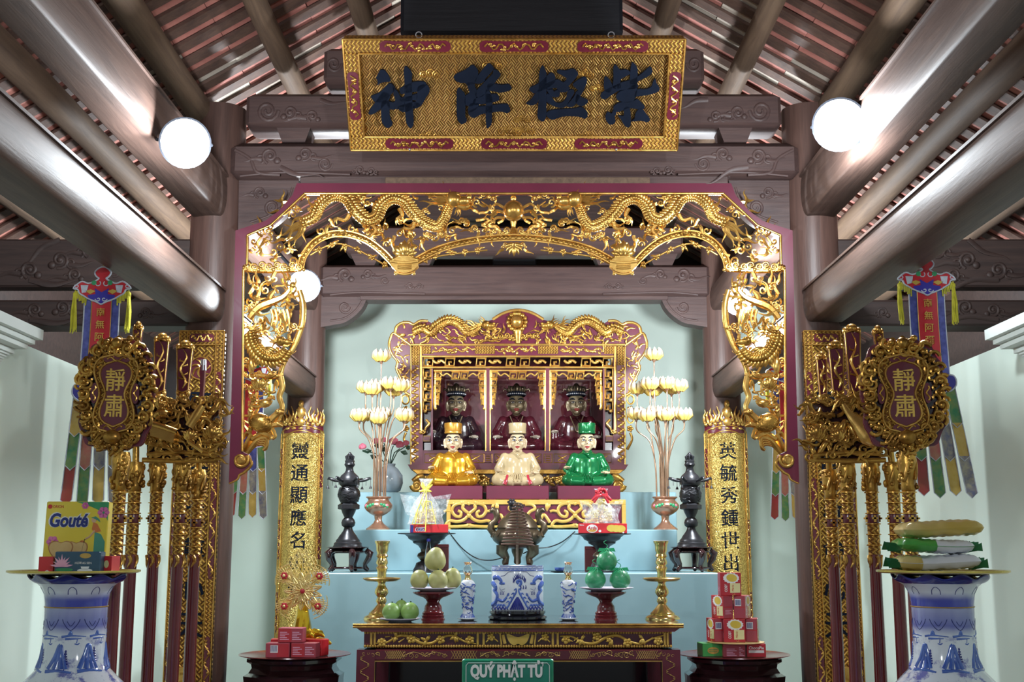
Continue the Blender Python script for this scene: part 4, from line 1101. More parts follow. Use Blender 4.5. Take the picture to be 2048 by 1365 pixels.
# ------------------------------------------------------------------ weapon racks with poles
def pole(sgn, u, Y, vtop, label, kind, vs=985, crossu=None):
    """ceremonial pole: red shaft, gilt turned sections, dragon socket; u = pixel column at row 1000"""
    x = Xof(u, 1000, Y); k = S(1000, Y); zg = Zof(1112, Y); zs = Zof(vs, Y); zt = Zof(vtop, Y); r = .0235
    t = thing('ceremonial_pole', label, 'pole', (x, Y, 0), 'poles in the ceremonial racks')
    MB().lathe((x, Y, 0), [(r * 1.1, 0), (r * 1.12, .5), (r, zg - .05), (r * .98, zg + .02)], 16).build('shaft', 'red_lacquer', t, 60)
    n = 6; h = (zs - zg) / n
    for i in range(n):
        z0 = zg + i * h
        MB().lathe((x, Y, z0), [(r * .92, 0), (r * 1.05, h * .2), (r * 1.05, h * .8), (r * .95, h)], 16).build('turned_section', 'fret_fine' if i != 3 else 'maroon', t, 60)
        MB().lathe((x, Y, z0 + h * .88), [(r, 0), (r * 1.3, h * .06), (r * 1.3, h * .14), (r, h * .2)], 16).build('gilt_ring', 'gold', t, 60)
    z0 = zg + 3 * h; m = MB()
    for i in range(4):
        a = pi / 2 * i - pi / 2
        q = (x + (r * 1.06) * cos(a), Y + r * 1.06 * sin(a))
        m.box((q[0] - .005, q[1] - .005, z0 + h * .15), (q[0] + .005, q[1] + .005, z0 + h * .8)); m.box((q[0] - .012, q[1] - .005, z0 + h * .42), (q[0] + .012, q[1] + .005, z0 + h * .6))
    m.build('gilt_cross', 'gold', t, 0)
    m = MB()
    for i in range(5):
        a = 2 * pi * i / 5 - pi / 2
        m.tube([(x + r * 1.03 * cos(a + .35 * sin(j)), Y + r * 1.03 * sin(a + .35 * sin(j)), zg - .012 * j) for j in range(5)], [.009, .008, .007, .005, .002], n=6)
    m.build('gilt_leaves', 'gold', t, 60)
    # dragon-mouth socket
    H = zt - zs; m = MB()
    m.lathe((x, Y, zs), [(r * .95, 0), (r * 1.15, H * .05), (r * 1.1, H * .2), (r * 1.35, H * .5), (r * 1.55, H * .8), (r * 1.3, H)], 16)
    for i in range(26):
        a = RND.uniform(0, 2 * pi); q = RND.uniform(.1, .95)
        m.ball((x + r * 1.35 * cos(a), Y + r * 1.35 * sin(a), zs + H * q), (.010, .010, RND.uniform(.006, .016)), 6, 5)
    for a in (-2.2, -.9):
        m.tube([(x + r * 1.4 * cos(a + .2 * j), Y + r * 1.4 * sin(a + .2 * j), zs + H * (.3 + .18 * j)) for j in range(4)], [.006, .008, .007, .003], n=6)
    m.build('dragon_socket', 'gold_antique', t, 60)
    return t, x, zt
def sheath(t, x, Y, z0, u, v0, v1, w, thin=False, grey=False):
    """flat lacquered blade sheath with a three-lobed cap"""
    zt = Zof(v0, Y); zb = Zof(v1, Y); k = S(v0, Y); xx = Xof(u, v0, Y); hw = w * k / 2
    o = MB().tube([(x, Y, z0), (xx, Y, zb)], .014, n=10).build('tang', 'gold_antique', t, 60)
    d = .012
    b = MB().prism([(xx - hw * .62, zb), (xx + hw * .62, zb), (xx + hw, zt - .02), (xx - hw, zt - .02)], Y - d, Y + d).build('blade_sheath', 'maroon_frame', t, 0)
    if thin: return
    m = MB()
    for s_ in (-1, 1):
        m.tube([(xx + s_ * hw * .62, Y - d, zb), (xx + s_ * hw, Y - d, zt - .02)], .0035, n=6)
    m.build('gilt_edge', 'gold', b, 60)
    m = MB()
    L = zt - zb - .05
    m.tube([(xx + hw * .4 * sin(j * 1.1), Y - d - .003, zb + .03 + L * j / 9) for j in range(10)], [.003, .005, .006, .006, .006, .005, .005, .004, .003, .001], n=5)
    for j in range(1, 7):
        s_ = 1 if j % 2 else -1
        m.tube([(xx + hw * .3 * sin(j * 1.1), Y - d - .003, zb + .03 + L * j / 9), (xx + s_ * hw * .55, Y - d - .003, zb + .03 + L * (j + .3) / 9), (xx + s_ * hw * .5, Y - d - .003, zb + .03 + L * (j + .8) / 9)], [.004, .004, .001], n=5)
    m.build('gilt_vine', 'gold', b, 60)
    for zz, up in ((zt, 1), (zb, -1)):
        q = hw if up > 0 else hw * .75; c = MB()
        c.ball((xx, Y, zz), (q * .8, d * 1.6, .02), 10, 7)
        for s_ in (-1, 1): c.ball((xx + s_ * q * .85, Y, zz - up * .012), (q * .42, d * 1.5, .017), 9, 6)
        c.tube([(xx - q * .9, Y - d, zz - up * .02), (xx, Y - d - .003, zz - up * .012), (xx + q * .9, Y - d, zz - up * .02)], .004, n=6)
        c.build('cloud_cap' if up > 0 else 'cloud_collar', 'gold', t, 60)
def plaque(t, xc, Y, zc, w, h, yaw):
    """scalloped openwork plaque with a gourd-shaped centre and two gilt characters"""
    org = Vector(t['_org']); M = Matrix.Translation((xc, Y, zc)) @ Matrix.Rotation(yaw, 4, 'Z')
    def bd(mb, nm, mat, parent=t, sm=50): return mb.xf(M).build(nm, mat, parent, sm)
    def outline(f, n=72, lob=.025):
        pts = []
        for i in range(n):
            a = 2 * pi * i / n
            r = 1 + lob * cos(14 * a) - .05 * cos(4 * a) * (1 if sin(a) < 0 else .4)
            pts.append((w / 2 * f * r * math.copysign(abs(cos(a)) ** .8, cos(a)) * (1 - .06 * sin(a) * 0), h / 2 * f * r * math.copysign(abs(sin(a)) ** .85, sin(a))))
        return pts
    for j, (f, y0, y1, mt) in enumerate(((.90, .012, .045, 'dark_lacquer'), (.98, .015, .024, 'maroon_frame'), (.98, .034, .043, 'maroon_frame'))):
        bd(MB().prism(outline(f), y0, y1), ('plaque_body', 'edge_moulding', 'edge_moulding')[j], mt, sm=0)
    m = MB(); rr = random.Random(5)
    n = 26
    for i in range(n):
        a = 2 * pi * i / n
        px, pz = w / 2 * .86 * cos(a), h / 2 * .86 * sin(a)
        R = .026
        for k in range(3):
            b = a + rr.uniform(-1.2, 1.2); q = rr.uniform(-.35, .2)
            cx_, cz_ = px * (1 + q * .5), pz * (1 + q * .5)
            m.tube([(cx_ + R * (1 - j / 12) * cos(b + j * .5), .0 - .004 * k, cz_ + R * (1 - j / 12) * sin(b + j * .5)) for j in range(10)], [.0075, .0075, .0075, .007, .007, .006, .006, .005, .004, .003], n=6)
        m.ball((px, -.008, pz), (.013, .012, .013), 8, 6)
        for k in range(3):
            f_ = (.70, .78, .94)[k]; b = a + .12 * (k + 1); q = rr.uniform(.012, .02)
            m.tube([(w / 2 * f_ * cos(b) + q * (1 - j / 9) * cos(b * 3 + j * .6), -.006, h / 2 * f_ * sin(b) + q * (1 - j / 9) * sin(b * 3 + j * .6)) for j in range(8)], .0055, n=5)
    for a in (pi / 2, -pi / 2):
        for k in range(7): m.ball((rr.uniform(-.05, .05), -.012, h / 2 * .86 * sin(a) + rr.uniform(-.02, .02)), (.014, .012, .012), 8, 6)
    m.ball((0, -.018, h / 2 * .86), (.022, .018, .022), 10, 8); m.ball((0, -.02, -h / 2 * .74), (.035, .018, .028), 10, 8)
    for s_ in (-1, 1):
        for k in range(5): m.tube([(s_ * (.03 + .012 * j), -.014, -h / 2 * .74 + .02 * sin(j * .9 + k) - .004 * k) for j in range(5)], [.006, .006, .005, .004, .002], n=5)
    bd(m, 'openwork_scrolls', 'gold_antique')
    def gourd(f, n=20):
        R = []
        for i in range(n + 1):
            t_ = -1 + 2 * i / n
            hw_ = (.285 + .02 * t_) * (1 - .30 * math.exp(-(t_ / .38) ** 2)) * max(0.0, 1 - abs(t_) ** 6) ** .5
            R.append((w * (hw_ - (1 - f) * .25) if hw_ > (1 - f) * .25 else 0.002, h * .335 * t_ * (1 - (1 - f) * .55)))
        return R + [(-x, z) for x, z in reversed(R)]
    bd(MB().prism(gourd(1.0), -.006, .01), 'cartouche_border', 'fret_fine', sm=0)
    c = bd(MB().prism(gourd(.70), -.010, -.002), 'cartouche', 'maroon', sm=0)
    m = MB()
    for f in (1.0, .70): m.tube([(x, -.010, z) for x, z in gourd(f)], .005, n=6, closed=True)
    bd(m, 'cartouche_beading', 'gold')
    for z, zz in ((1, .2), (-1, -.2)):
        pass
    for s_, (px, pz, ww, hh) in enumerate(((0, h * .29, .05, .018), (0, -h * .29, .05, .02), (-w * .265, 0, .014, .04), (w * .265, 0, .014, .04))):
        bd(MB().prism([(px + ww * cos(a), pz + hh * sin(a)) for a in [2 * pi * i / 20 for i in range(20)]], -.011, -.004), 'border_panel', 'maroon', sm=0)
        v = MB(); v.tube([(px + ww * .7 * (q - .5) * 2 if ww > hh else px + .006 * sin(q * 9), -.013, pz + (.008 * sin(q * 9) if ww > hh else hh * .7 * (q - .5) * 2)) for q in [j / 8 for j in range(9)]], .0035, n=5)
        bd(v, 'border_vine', 'gold')
    for ch, zz in (('靜', h * .115), ('肅', -h * .105)):
        m = MB(); glyph(m, ch, 0, zz, -.008, height=h * .19, width=w * .25, thick=.008, bold=.008); bd(m, 'character', 'gold_paint', sm=0)
def crest(sgn, t, Y, u0, u1, v0, v1, lute):
    """carved crest board of the rack, pierced scrollwork with lotus and emblems"""
    P = (lambda u: u) if sgn < 0 else (lambda u: 2 * CX - u)
    m = MB(); rr = random.Random(21 + sgn)
    bk = MB(); a, b = sorted((P(u0 + 6), P(u1 - 10)))
    pprism(bk, Y, [(a, v0 + 12), (b, v0 + 12), (b, v1), (a, v1)], -.03, -.012); bk.build('crest_backing', 'dark_lacquer', t, 0)
    for k in range(9):
        u, v = rr.uniform(u0 + 15, u1 - 25), rr.uniform(v0 + 15, v1 - 20)
        P0 = []
        for j in range(9): P0.append((P(u + 6 * j), v + 13 * sin(j * 1.05 + k), .02 * rr.random()))
        ptube(m, Y, P0, [4, 5.5, 6, 6, 5, 4.5, 3, 1], 0, 7, 4)
    m.build('ribbon_scrolls', 'gold', t, 60)
    m = MB()
    for k in range(130):
        u, v = rr.uniform(u0, u1), rr.uniform(v0 + 4, v1 - 4); ang = rr.uniform(-.9, .9) + (pi if rr.random() < .3 else 0)
        if sgn > 0: ang = pi - ang
        if k % 3 == 0: pspiral(m, Y, P(u), v, rr.uniform(7, 12), 1.3, ang, rr.choice((-1, 1)), 2.8, rr.uniform(0, .02))
        else: pflame(m, Y, P(u), v, ang, rr.uniform(18, 38), rr.uniform(2.8, 4.4), rr.uniform(0, .025), .3, rr.uniform(0, 6))
    o = m.build('flame_scrolls', 'gold_antique', t, 60); o['kind'] = 'stuff'
    for (u, v, r) in ((u1 - 18, v0 + 80, 22), (u1 - 60, v0 + 84, 17), (u0 + 40, v0 + 22, 13)):
        m = MB(); plotus(m, Y, P(u), v, r, .035); m.build('lotus', 'gold', t, 60)
    m = MB(); ptube(m, Y, [(P(u0), v1 - 3), (P((u0 + u1) / 2), v1 - 1), (P(u1 - 8), v1 - 3)], 5, .01); ptube(m, Y, [(P(u0 + 10), v1 - 14), (P((u0 + u1) / 2), v1 - 18), (P(u1 - 14), v1 - 12)], 4, .015)
    m.build('lower_rail', 'gold_antique', t, 60)
    if lute:
        m = MB(); L = [(P(u0 + 88), v0 + 20), (P(u0 + 76), v0 + 40), (P(u0 + 58), v0 + 58), (P(u0 + 36), v0 + 78), (P(u0 + 18), v0 + 88)]
        ptube(m, Y, L, [4, 7, 15, 26, 20], .035, 14, 6, flat=.35); m.build('lute', 'gold_bright', t, 60)
        m = MB()
        for k in range(5): ptube(m, Y, [(P(u0 + 50 - 8 * k), v0 + 58 + 4 * k), (P(u0 + 30 - 6 * k), v0 + 84 + 3 * k)], 1.2, .06, 4, 2)
        m.build('lute_strings', 'gold_antique', t, 60)
    else:
        m = MB(); pprism(m, Y, [(P(u0 + 22), v0 + 62), (P(u0 + 70), v0 + 78), (P(u0 + 66), v0 + 98), (P(u0 + 20), v0 + 84)], .0, .045); m.build('scroll_box', 'gold_bright', t, 0)
        m = MB(); ptube(m, Y, [(P(u0 + 18), v0 + 58), (P(u0 + 46), v0 + 66), (P(u0 + 74), v0 + 76)], 5, .05); ptube(m, Y, [(P(u0 + 30), v0 + 48), (P(u0 + 40), v0 + 40), (P(u0 + 54), v0 + 42)], [6, 9, 6], .04); m.build('scroll_roll', 'gold', t, 60)
        m = MB(); ptube(m, Y, [(P(u0 + 98), v0 + 66), (P(u0 + 112), v0 + 44), (P(u0 + 124), v0 + 24)], [9, 9, 7], .045); m.build('flute', 'gold_bright', t, 60)
        m = MB(); ptube(m, Y, [(P(u0 + 98), v0 + 96), (P(u0 + 126), v0 + 116)], [4, 4], .05); m.build('baton', 'gold', t, 60)
def rack(sgn):
    nm = 'left' if sgn < 0 else 'right'
    P = (lambda u: u) if sgn < 0 else (lambda u: 2 * CX - u)
    Yc = 4.98
    t = thing('weapon_rack', 'maroon ceremonial rack with a gilt openwork crest carved with a %s' % ('scroll box and flute' if sgn < 0 else 'lute'), 'rack', (Xof(P(330), 1000, Yc), Yc, 0), 'ceremonial weapon racks')
    crest(sgn, t, Yc - .06, 286, 446, 790, 924, sgn > 0)
    a, b = sorted((Xof(P(250), 1300, Yc), Xof(P(420), 1300, Yc)))
    for z in (.86, .30): MB().rbox((a - .06, Yc - .05, z), (b + .02, Yc - .025, z + .05), .005).build('cross_rail', 'red_lacquer', t, 0)
    MB().rbox((a - .08, Yc - .14, 0), (b + .04, Yc + .10, .08), .01).build('rack_base', 'red_lacquer', t, 0)
    for x in (a - .045, b + .01): MB().rbox((x, Yc - .022, .08), (x + .03, Yc + .015, .92), .004).build('rack_post', 'red_lacquer', t, 0)
    side = 'left' if sgn < 0 else 'right'
    pl, x, z = pole(sgn, P(238), 4.6, 905, 'plaque pole with two gilt characters on maroon, standing before the %s rack' % side, 'plaque')
    pu = (236, 790) if sgn < 0 else (1803, 790)
    w, h = (.29, .455) if sgn < 0 else (.325, .455)
    xc, _, zc = W(pu[0], pu[1], 4.6)
    MB().tube([(x, 4.6, z - .03), (xc, 4.62, zc - h * .44)], .02, n=10).build('neck', 'gold_antique', pl, 60)
    plaque(pl, xc, 4.57, zc, w, h, .10 if sgn < 0 else -.12)
    for u, vt, su, v0, v1, w_, thin, Yp, txt in ((268, 925, 277, 652, 702, 16, False, 4.92, 'narrowest sheath, beside the plaque'), (312, 925, 325, 675, 792, 27, False, 5.0, 'upright maroon sheath second from the plaque'),
                                     (361, 925, 371, 690, 792, 30, False, 4.96, 'wide maroon sheath above the crest lotus'), (394, 940, 407, 722, 800, 10, True, 5.08, 'plain thin blade at the pillar end')):
        if sgn > 0: su, v0, w_ = {277: (762 + 0, 660, 18), 325: (2 * CX - 1703, 657, 30), 371: (2 * CX - 1671, 690, 28), 407: (2 * CX - 1642, 712, 18)}[su]; su = su if su != 762 else 2 * CX - 1755; thin = False
        q, x, z = pole(sgn, P(u), Yp, vt, 'ceremonial pole in the %s rack: %s' % (side, txt), 'blade', 985 if u < 390 else 1000)
        v1_ = v1 if sgn < 0 else min(v1, 800)
        sheath(q, x, Yp, z - .02, P(su), v0, v1_, w_, thin)
        if thin: MB().tube([W(P(su), v0 - 2, Yp), W(P(su), v0 + 20, Yp)], .013, n=10).build('blade_tip', 'steel', q, 60)
rack(-1); rack(1)
# ------------------------------------------------------------------ hanging banners
def strip(mb, x0, x1, z0, z1, Y, wav=.006, ph=0.0, point=False, n=14, lean=0.0, thick=.0015, sway=0.0):
    """hanging cloth strip with gentle waves, optional pointed tail"""
    vs = []; fs = []
    for j in range(n + 1):
        t = j / n; z = z1 + (z0 - z1) * t
        dx = lean * t + sway * sin(t * 2.4)
        y = Y + wav * sin(t * 5 + ph)
        for i in range(5):
            q = i / 4; x = x0 + (x1 - x0) * q + dx; zz = z
            if point and j == n: zz = z - abs(x1 - x0) * .5 * (1 - abs(2 * q - 1))
            yy = y + wav * .6 * sin(q * 4 + ph * 2)
            vs.append((x, yy, zz))
    m = 5 * (n + 1)
    vs += [(x, y + thick, z) for x, y, z in vs]
    for j in range(n):
        for i in range(4):
            a = j * 5 + i; fs.append((a, a + 1, a + 6, a + 5)); fs.append((m + a, m + a + 5, m + a + 6, m + a + 1))
    rim = [j * 5 for j in range(n + 1)] + [n * 5 + i for i in range(1, 5)] + [j * 5 + 4 for j in range(n - 1, -1, -1)] + [3, 2, 1]
    for i in range(len(rim)):
        a, b = rim[i], rim[(i + 1) % len(rim)]; fs.append((a, m + a, m + b, b))
    return mb.add(vs, fs)
def braid(mb, pts, r): return mb.tube(pts, r, n=6, closed=True)
def banner(u, v, Y, chars, label, tails=True, k0=1.0, hang=None, tail_du=0, flip=1, zc=None):
    k = S(v, Y) * k0; cx, _, zt = W(u, v, Y)     # u,v = tip of the cap
    t = thing('temple_banner', label, 'banner', (cx, Y, zt), 'hanging temple banners')
    X = lambda a: cx + a * k
    Z = lambda b: zt - b * k
    # cap: lobed silk shape edged with silver braid
    out = [(0, 0), (10, 4), (16, 12), (12, 20), (7, 24), (16, 30), (28, 34), (40, 30), (50, 36), (57, 44), (48, 46), (44, 54), (34, 60), (28, 64), (18, 68), (8, 72), (0, 76)]
    out = out + [(-a, b) for a, b in reversed(out[1:-1])]
    poly = [(X(a), Z(b)) for a, b in catmull(out, 3, True)]
    cap = MB().prism(poly, Y - .010, Y - .004).build('cap', 'silk_red', t, 0)
    MB().tube([(x, Y - .009, z) for x, z in poly], .0042, n=6, closed=True).build('braid', 'silver_braid', cap, 60)
    low = [(-14, 44), (0, 52), (14, 44), (12, 56), (28, 58), (24, 66), (10, 70), (0, 75), (-10, 70), (-24, 66), (-28, 58), (-12, 56)]
    MB().prism([(X(a), Z(b)) for a, b in low], Y - .012, Y - .009).build('blue_field', 'silk_royal', cap, 0)
    for s_ in (-1, 1):
        MB().prism([(X(s_ * a), Z(b)) for a, b in ((12, 50), (22, 46), (32, 50), (22, 56))], Y - .0135, Y - .0115).build('gold_leaf_patch', 'silk_gold', cap, 0)
        MB().prism([(X(s_ * (16 + 5 * cos(q))), Z(33 + 5 * sin(q))) for q in [i * pi / 6 for i in range(12)]], Y - .0135, Y - .0095).build('green_patch', 'print_green', cap, 0)
        MB().prism([(X(s_ * a), Z(b)) for a, b in ((27, 38), (42, 38), (39, 54), (30, 52))], Y - .0135, Y - .0095).build('white_patch', 'silver_braid', cap, 0)
        m = MB(); m.tube([(X(s_ * (6 + 6 * (1 - j / 14) * cos(j * .5))), Y - .0125, Z(66 + 5 * (1 - j / 14) * sin(j * .5))) for j in range(13)], .0025, n=5); m.tube([(X(s_ * (8 + 5 * cos(j * .5))), Y - .0115, Z(34 + 5 * sin(j * .5))) for j in range(9)], .0022, n=5)
        m.tube([(X(s_ * (51 + 4 * cos(j * .5 + 1))), Y - .0115, Z(40 + 3 * sin(j * .5 + 1))) for j in range(11)], .0022, n=5)
        m.build('braid_curl', 'silver_braid', cap, 60)
        # fringe and tassel
        m = MB()
        for j in range(8): m.tube([(X(s_ * (53 - 3.2 * j)), Y - .005, Z(48 + j * 1.5)), (X(s_ * (54 - 3.2 * j)), Y - .006, Z(60 + j * 2.2 + (j % 2) * 3))], .003, n=5)
        m.build('fringe', 'tassel_yellow', t, 60)
        ts = MB(); tx = s_ * 54
        ts.ball((X(tx), Y - .004, Z(56)), (.009, .009, .012), 8, 6)
        for j in range(20):
            a = RND.uniform(-5.5, 5.5); L = RND.uniform(124, 136)
            ts.tube([(X(tx + a * .3), Y - .004 + RND.uniform(-.006, .006), Z(58)), (X(tx + a * .8), Y - .004 + RND.uniform(-.008, .008), Z(90)), (X(tx + a + s_ * -1), Y - .004 + RND.uniform(-.01, .01), Z(L))], [.0032, .0028, .0016], n=4)
        ts.build('tassel', 'tassel_yellow', t, 60)
    if hang: MB().tube([(cx, Y - .004, zt), (cx, Y - .004, hang)], .0035, n=6).build('cord', 'tassel_yellow', t, 60)
    # text panel with blue brocade sides
    z0 = Z(250)
    strip(MB(), X(-34), X(34), z0, Z(60), Y, .004).build('brocade_panel', 'silk_blue', t, 60)
    strip(MB(), X(-19), X(19), z0, Z(60), Y - .006, .004).build('text_panel', 'silk_red', t, 60)
    m = MB()
    for a in (-35, 35): m.tube([(X(a), Y + .004 * sin(q * 5), Z(60 + 190 * q)) for q in [j / 12 for j in range(13)]], .0028, n=5)
    m.build('panel_braid', 'silver_braid', t, 60)
    m = MB()
    for a in (-19.5, 19.5): m.tube([(X(a), Y - .006 + .004 * sin(q * 5), Z(60 + 190 * q)) for q in [j / 12 for j in range(13)]], .0022, n=5)
    m.build('panel_piping', 'gold_line', t, 60)
    for i, ch in enumerate(chars):
        m = MB(); glyph(m, ch, X(0), Z(92 + 25 * i), Y - .0065, height=17 * k, thick=.004, bold=.006); m.build('character', 'gold_yellow', t, 0)
    if tails:
        # second lobed tier, then four tails of pointed patches
        out2 = [(-44, 240), (-30, 236), (30, 236), (44, 240), (46, 256), (34, 268), (18, 270), (0, 276), (-18, 270), (-34, 268), (-46, 256)]
        pl = [(X(a), Z(b)) for a, b in catmull(out2, 3, True)]
        c2 = MB().prism(pl, Y - .010, Y - .004).build('lower_cap', 'silk_royal', t, 0); MB().tube([(x, Y - .009, z) for x, z in pl], .004, n=6, closed=True).build('braid', 'silver_braid', c2, 60)
        cols = [['silk_gold', 'silk_green', 'silk_brick'], ['silk_rose', 'silk_rose', 'silk_green'], ['silk_blue', 'silk_navy', 'silk_gold'], ['silk_green', 'silk_gold', 'silk_navy']]
        for i in range(4):
            a = (-33 + 22 * i); lean = (i - 1.5) * 9
            tl = MB(); zz = [Z(262), Z(330), Z(395), Z(462 + (i % 2) * 4)]
            for j in range(3):
                m = MB(); f0 = (zz[0] - zz[j]) / (zz[0] - zz[3]); f1 = (zz[0] - zz[j + 1]) / (zz[0] - zz[3])
                strip(m, X(a - 10.5 + lean * f0 + tail_du * f0), X(a + 10.5 + lean * f0 + tail_du * f0), zz[j + 1], zz[j], Y - .001 * (3 - j), .003, i, True, 8, (lean + tail_du) * k * (f1 - f0))
                p = m.build('tail_patch', cols[i][j], t, 60)
                xs = lambda q, f: X(a + q * 10.8 + (lean + tail_du) * f)
                e = MB(); e.tube([(xs(-1, f0), Y - .002 * (3 - j), zz[j]), (xs(-1, f1), Y - .002 * (3 - j), zz[j + 1]), (xs(0, f1), Y - .002 * (3 - j), zz[j + 1] - 10 * k), (xs(1, f1), Y - .002 * (3 - j), zz[j + 1]), (xs(1, f0), Y - .002 * (3 - j), zz[j])], .0024, n=5); e.build('patch_braid', 'silver_braid', p, 60)
    return t
banner(208, 535, 5.12, '南無阿彌陀', 'embroidered silk banner hanging behind the left plaque pole', hang=2.74)
banner(1849, 517, 5.12, '南無阿彌陀', 'embroidered silk banner on a yellow cord behind the right plaque pole', hang=2.74, tail_du=18)
banner(506, 712, 7.6, '南無阿彌陀', 'farther silk banner glimpsed beside the left pillar through the fretwork', k0=.68 * 1.0, hang=2.72)
banner(1569, 716, 7.6, '南無阿彌陀', 'farther silk banner glimpsed beside the right pillar through the fretwork', k0=.68 * 1.0, hang=2.72)

# ------------------------------------------------------------------ floor vases with brass trays
YV = 4.2
def floor_vase(u, label):
    x = Xof(u, 1200, YV)
    t = thing('floor_vase', label, 'vase', (x, YV, 0), 'tall blue and white vases')
    prof = [(.15, 0), (.16, .03), (.155, .08), (.19, .3), (.245, .6), (.265, .78), (.255, .88), (.225, .97), (.19, 1.02), (.155, 1.055), (.122, 1.09), (.108, 1.13), (.103, 1.18), (.102, 1.25), (.103, 1.31), (.108, 1.345), (.120, 1.368), (.135, 1.38)]
    MB().lathe((x, YV, 0), prof, 48, cap=False).build('vase_body', 'vase_paint', t, 180)
    wob = lambda r, z, a: (r * (1 + .03 * cos(9 * a) * (z > .01)), .0085 * cos(9 * a + .7) * min(1, z / .02) if z > 0 else 0)
    MB().lathe((x, YV, 1.378), [(.133, 0), (.146, .008), (.156, .018), (.160, .024), (.154, .026), (.142, .016), (.12, .0), (.10, -.04)], 96, wob=wob, cap=False).build('scalloped_rim', 'cobalt', t, 180)
    m = MB()
    for z, r in ((1.300, .1035), (1.028, .1865)): m.lathe((x, YV, z), [(r, -.0022), (r + .002, 0), (r, .0022)], 48, cap=False)
    m.build('gilt_line', 'gold_line', t, 60)
    # brush-painted landscape wrapped round the neck: lappets, islands, peaks, pines, boats
    def rad(z):
        for (r0, z0), (r1, z1) in zip(prof, prof[1:]):
            if z0 <= z <= z1: return r0 + (r1 - r0) * (z - z0) / (z1 - z0)
        return prof[-1][0]
    def on(a, z, w_=0.0): r = rad(z) + .0005 - .78 * w_; return (x + r * sin(a), YV - r * cos(a), z)
    def brush(nm, strokes, mt):
        q = MB()
        for P_, r_ in strokes:
            C_ = catmull(P_, 4); L_ = len(C_); R_ = [(r_[0] + (r_[1] - r_[0]) * i / (L_ - 1)) if isinstance(r_, tuple) else r_ for i in range(L_)]
            R_ = [1.5 * w_ for w_ in R_]; q.tube([on(*c_, w_) for c_, w_ in zip(C_, R_)], R_, n=8)
        q.build(nm, mt, t, 60)
    for k in range(9):
        a = 2 * pi * k / 9 + .2
        brush('painted_lappet', [([(a - .28, 1.262), (a - .2, 1.245), (a, 1.226), (a + .2, 1.245), (a + .28, 1.262)], .0011), ([(a - .12, 1.255), (a, 1.24), (a + .12, 1.255)], .0009)], 'print_blue')
        brush('painted_lappet', [([(a - .13, 1.343), (a - .11, 1.358), (a, 1.368), (a + .11, 1.358), (a + .13, 1.343)], .0009)], 'print_blue')
    rg = random.Random(int(u))
    for k in range(7):
        a = 2 * pi * k / 7 + .35
        brush('painted_island', [([(a - .42, 1.205), (a - .1, 1.209), (a + .35, 1.205)], (.004, .001)), ([(a - .3, 1.198), (a + .2, 1.199)], (.0035, .001)), ([(a - .2, 1.21), (a - .14, 1.222), (a - .1, 1.21)], .0035)], 'cobalt_light')
        b = a + .45
        brush('painted_peak', [([(b - .30, 1.10), (b - .12, 1.145), (b, 1.178), (b + .1, 1.15), (b + .24, 1.10)], (.008, .006)), ([(b - .1, 1.10), (b - .03, 1.14), (b, 1.17)], (.009, .004)), ([(b + .1, 1.10), (b + .05, 1.14)], (.009, .005)), ([(b - .34, 1.092), (b, 1.096), (b + .4, 1.09)], (.007, .003))], 'cobalt_light')
        c = a - .25; h0 = 1.115 + .012 * rg.random()
        brush('painted_pine', [([(c, h0 - .025), (c, h0 + .045)], .0016)] + [([(c - .09 + .012 * j, h0 + .008 * j), (c + .09 - .012 * j, h0 + .008 * j)], .0026) for j in range(6)], 'cobalt')
        brush('painted_boat', [([(c + .25, 1.183), (c + .33, 1.180), (c + .40, 1.184)], .0016), ([(c + .31, 1.184), (c + .33, 1.198)], .0012)], 'cobalt_light')
    return x
def brass_tray(u, label, ul, ur):
    zb = 1.412; x0 = Xof(ul, 1145, YV); x1 = Xof(ur, 1145, YV); xc = (x0 + x1) / 2; r = (x1 - x0) / 2
    t = thing('brass_tray', label, 'tray', (xc, YV, zb), 'brass trays')
    MB().lathe((xc, YV, zb), [(.0001, .004), (r * .93, .004), (r * .97, .008), (r, .010), (r, .004), (r * .95, 0), (.0001, 0)], 48, cap=False).build('tray_disc', 'brass_tray', t, 60)
    MB().lathe((xc, YV, zb - .008), [(.0001, 0), (r * .62, 0), (r * .64, .008), (.0001, .008)], 32, cap=False).build('tray_foot', 'black_lacquer', t, 60)
    return zb + .005
xl = floor_vase(154, 'tall blue and white vase carrying the tray with the yellow biscuit box')
xr = floor_vase(1884, 'tall blue and white vase carrying the tray with the wrapped pouches')
zt_l = brass_tray(149, 'thin brass tray on the vase under the yellow biscuit box', 22, 276)
zt_r = brass_tray(1884, 'thin brass tray on the vase under the three pouches', 1757, 2012)

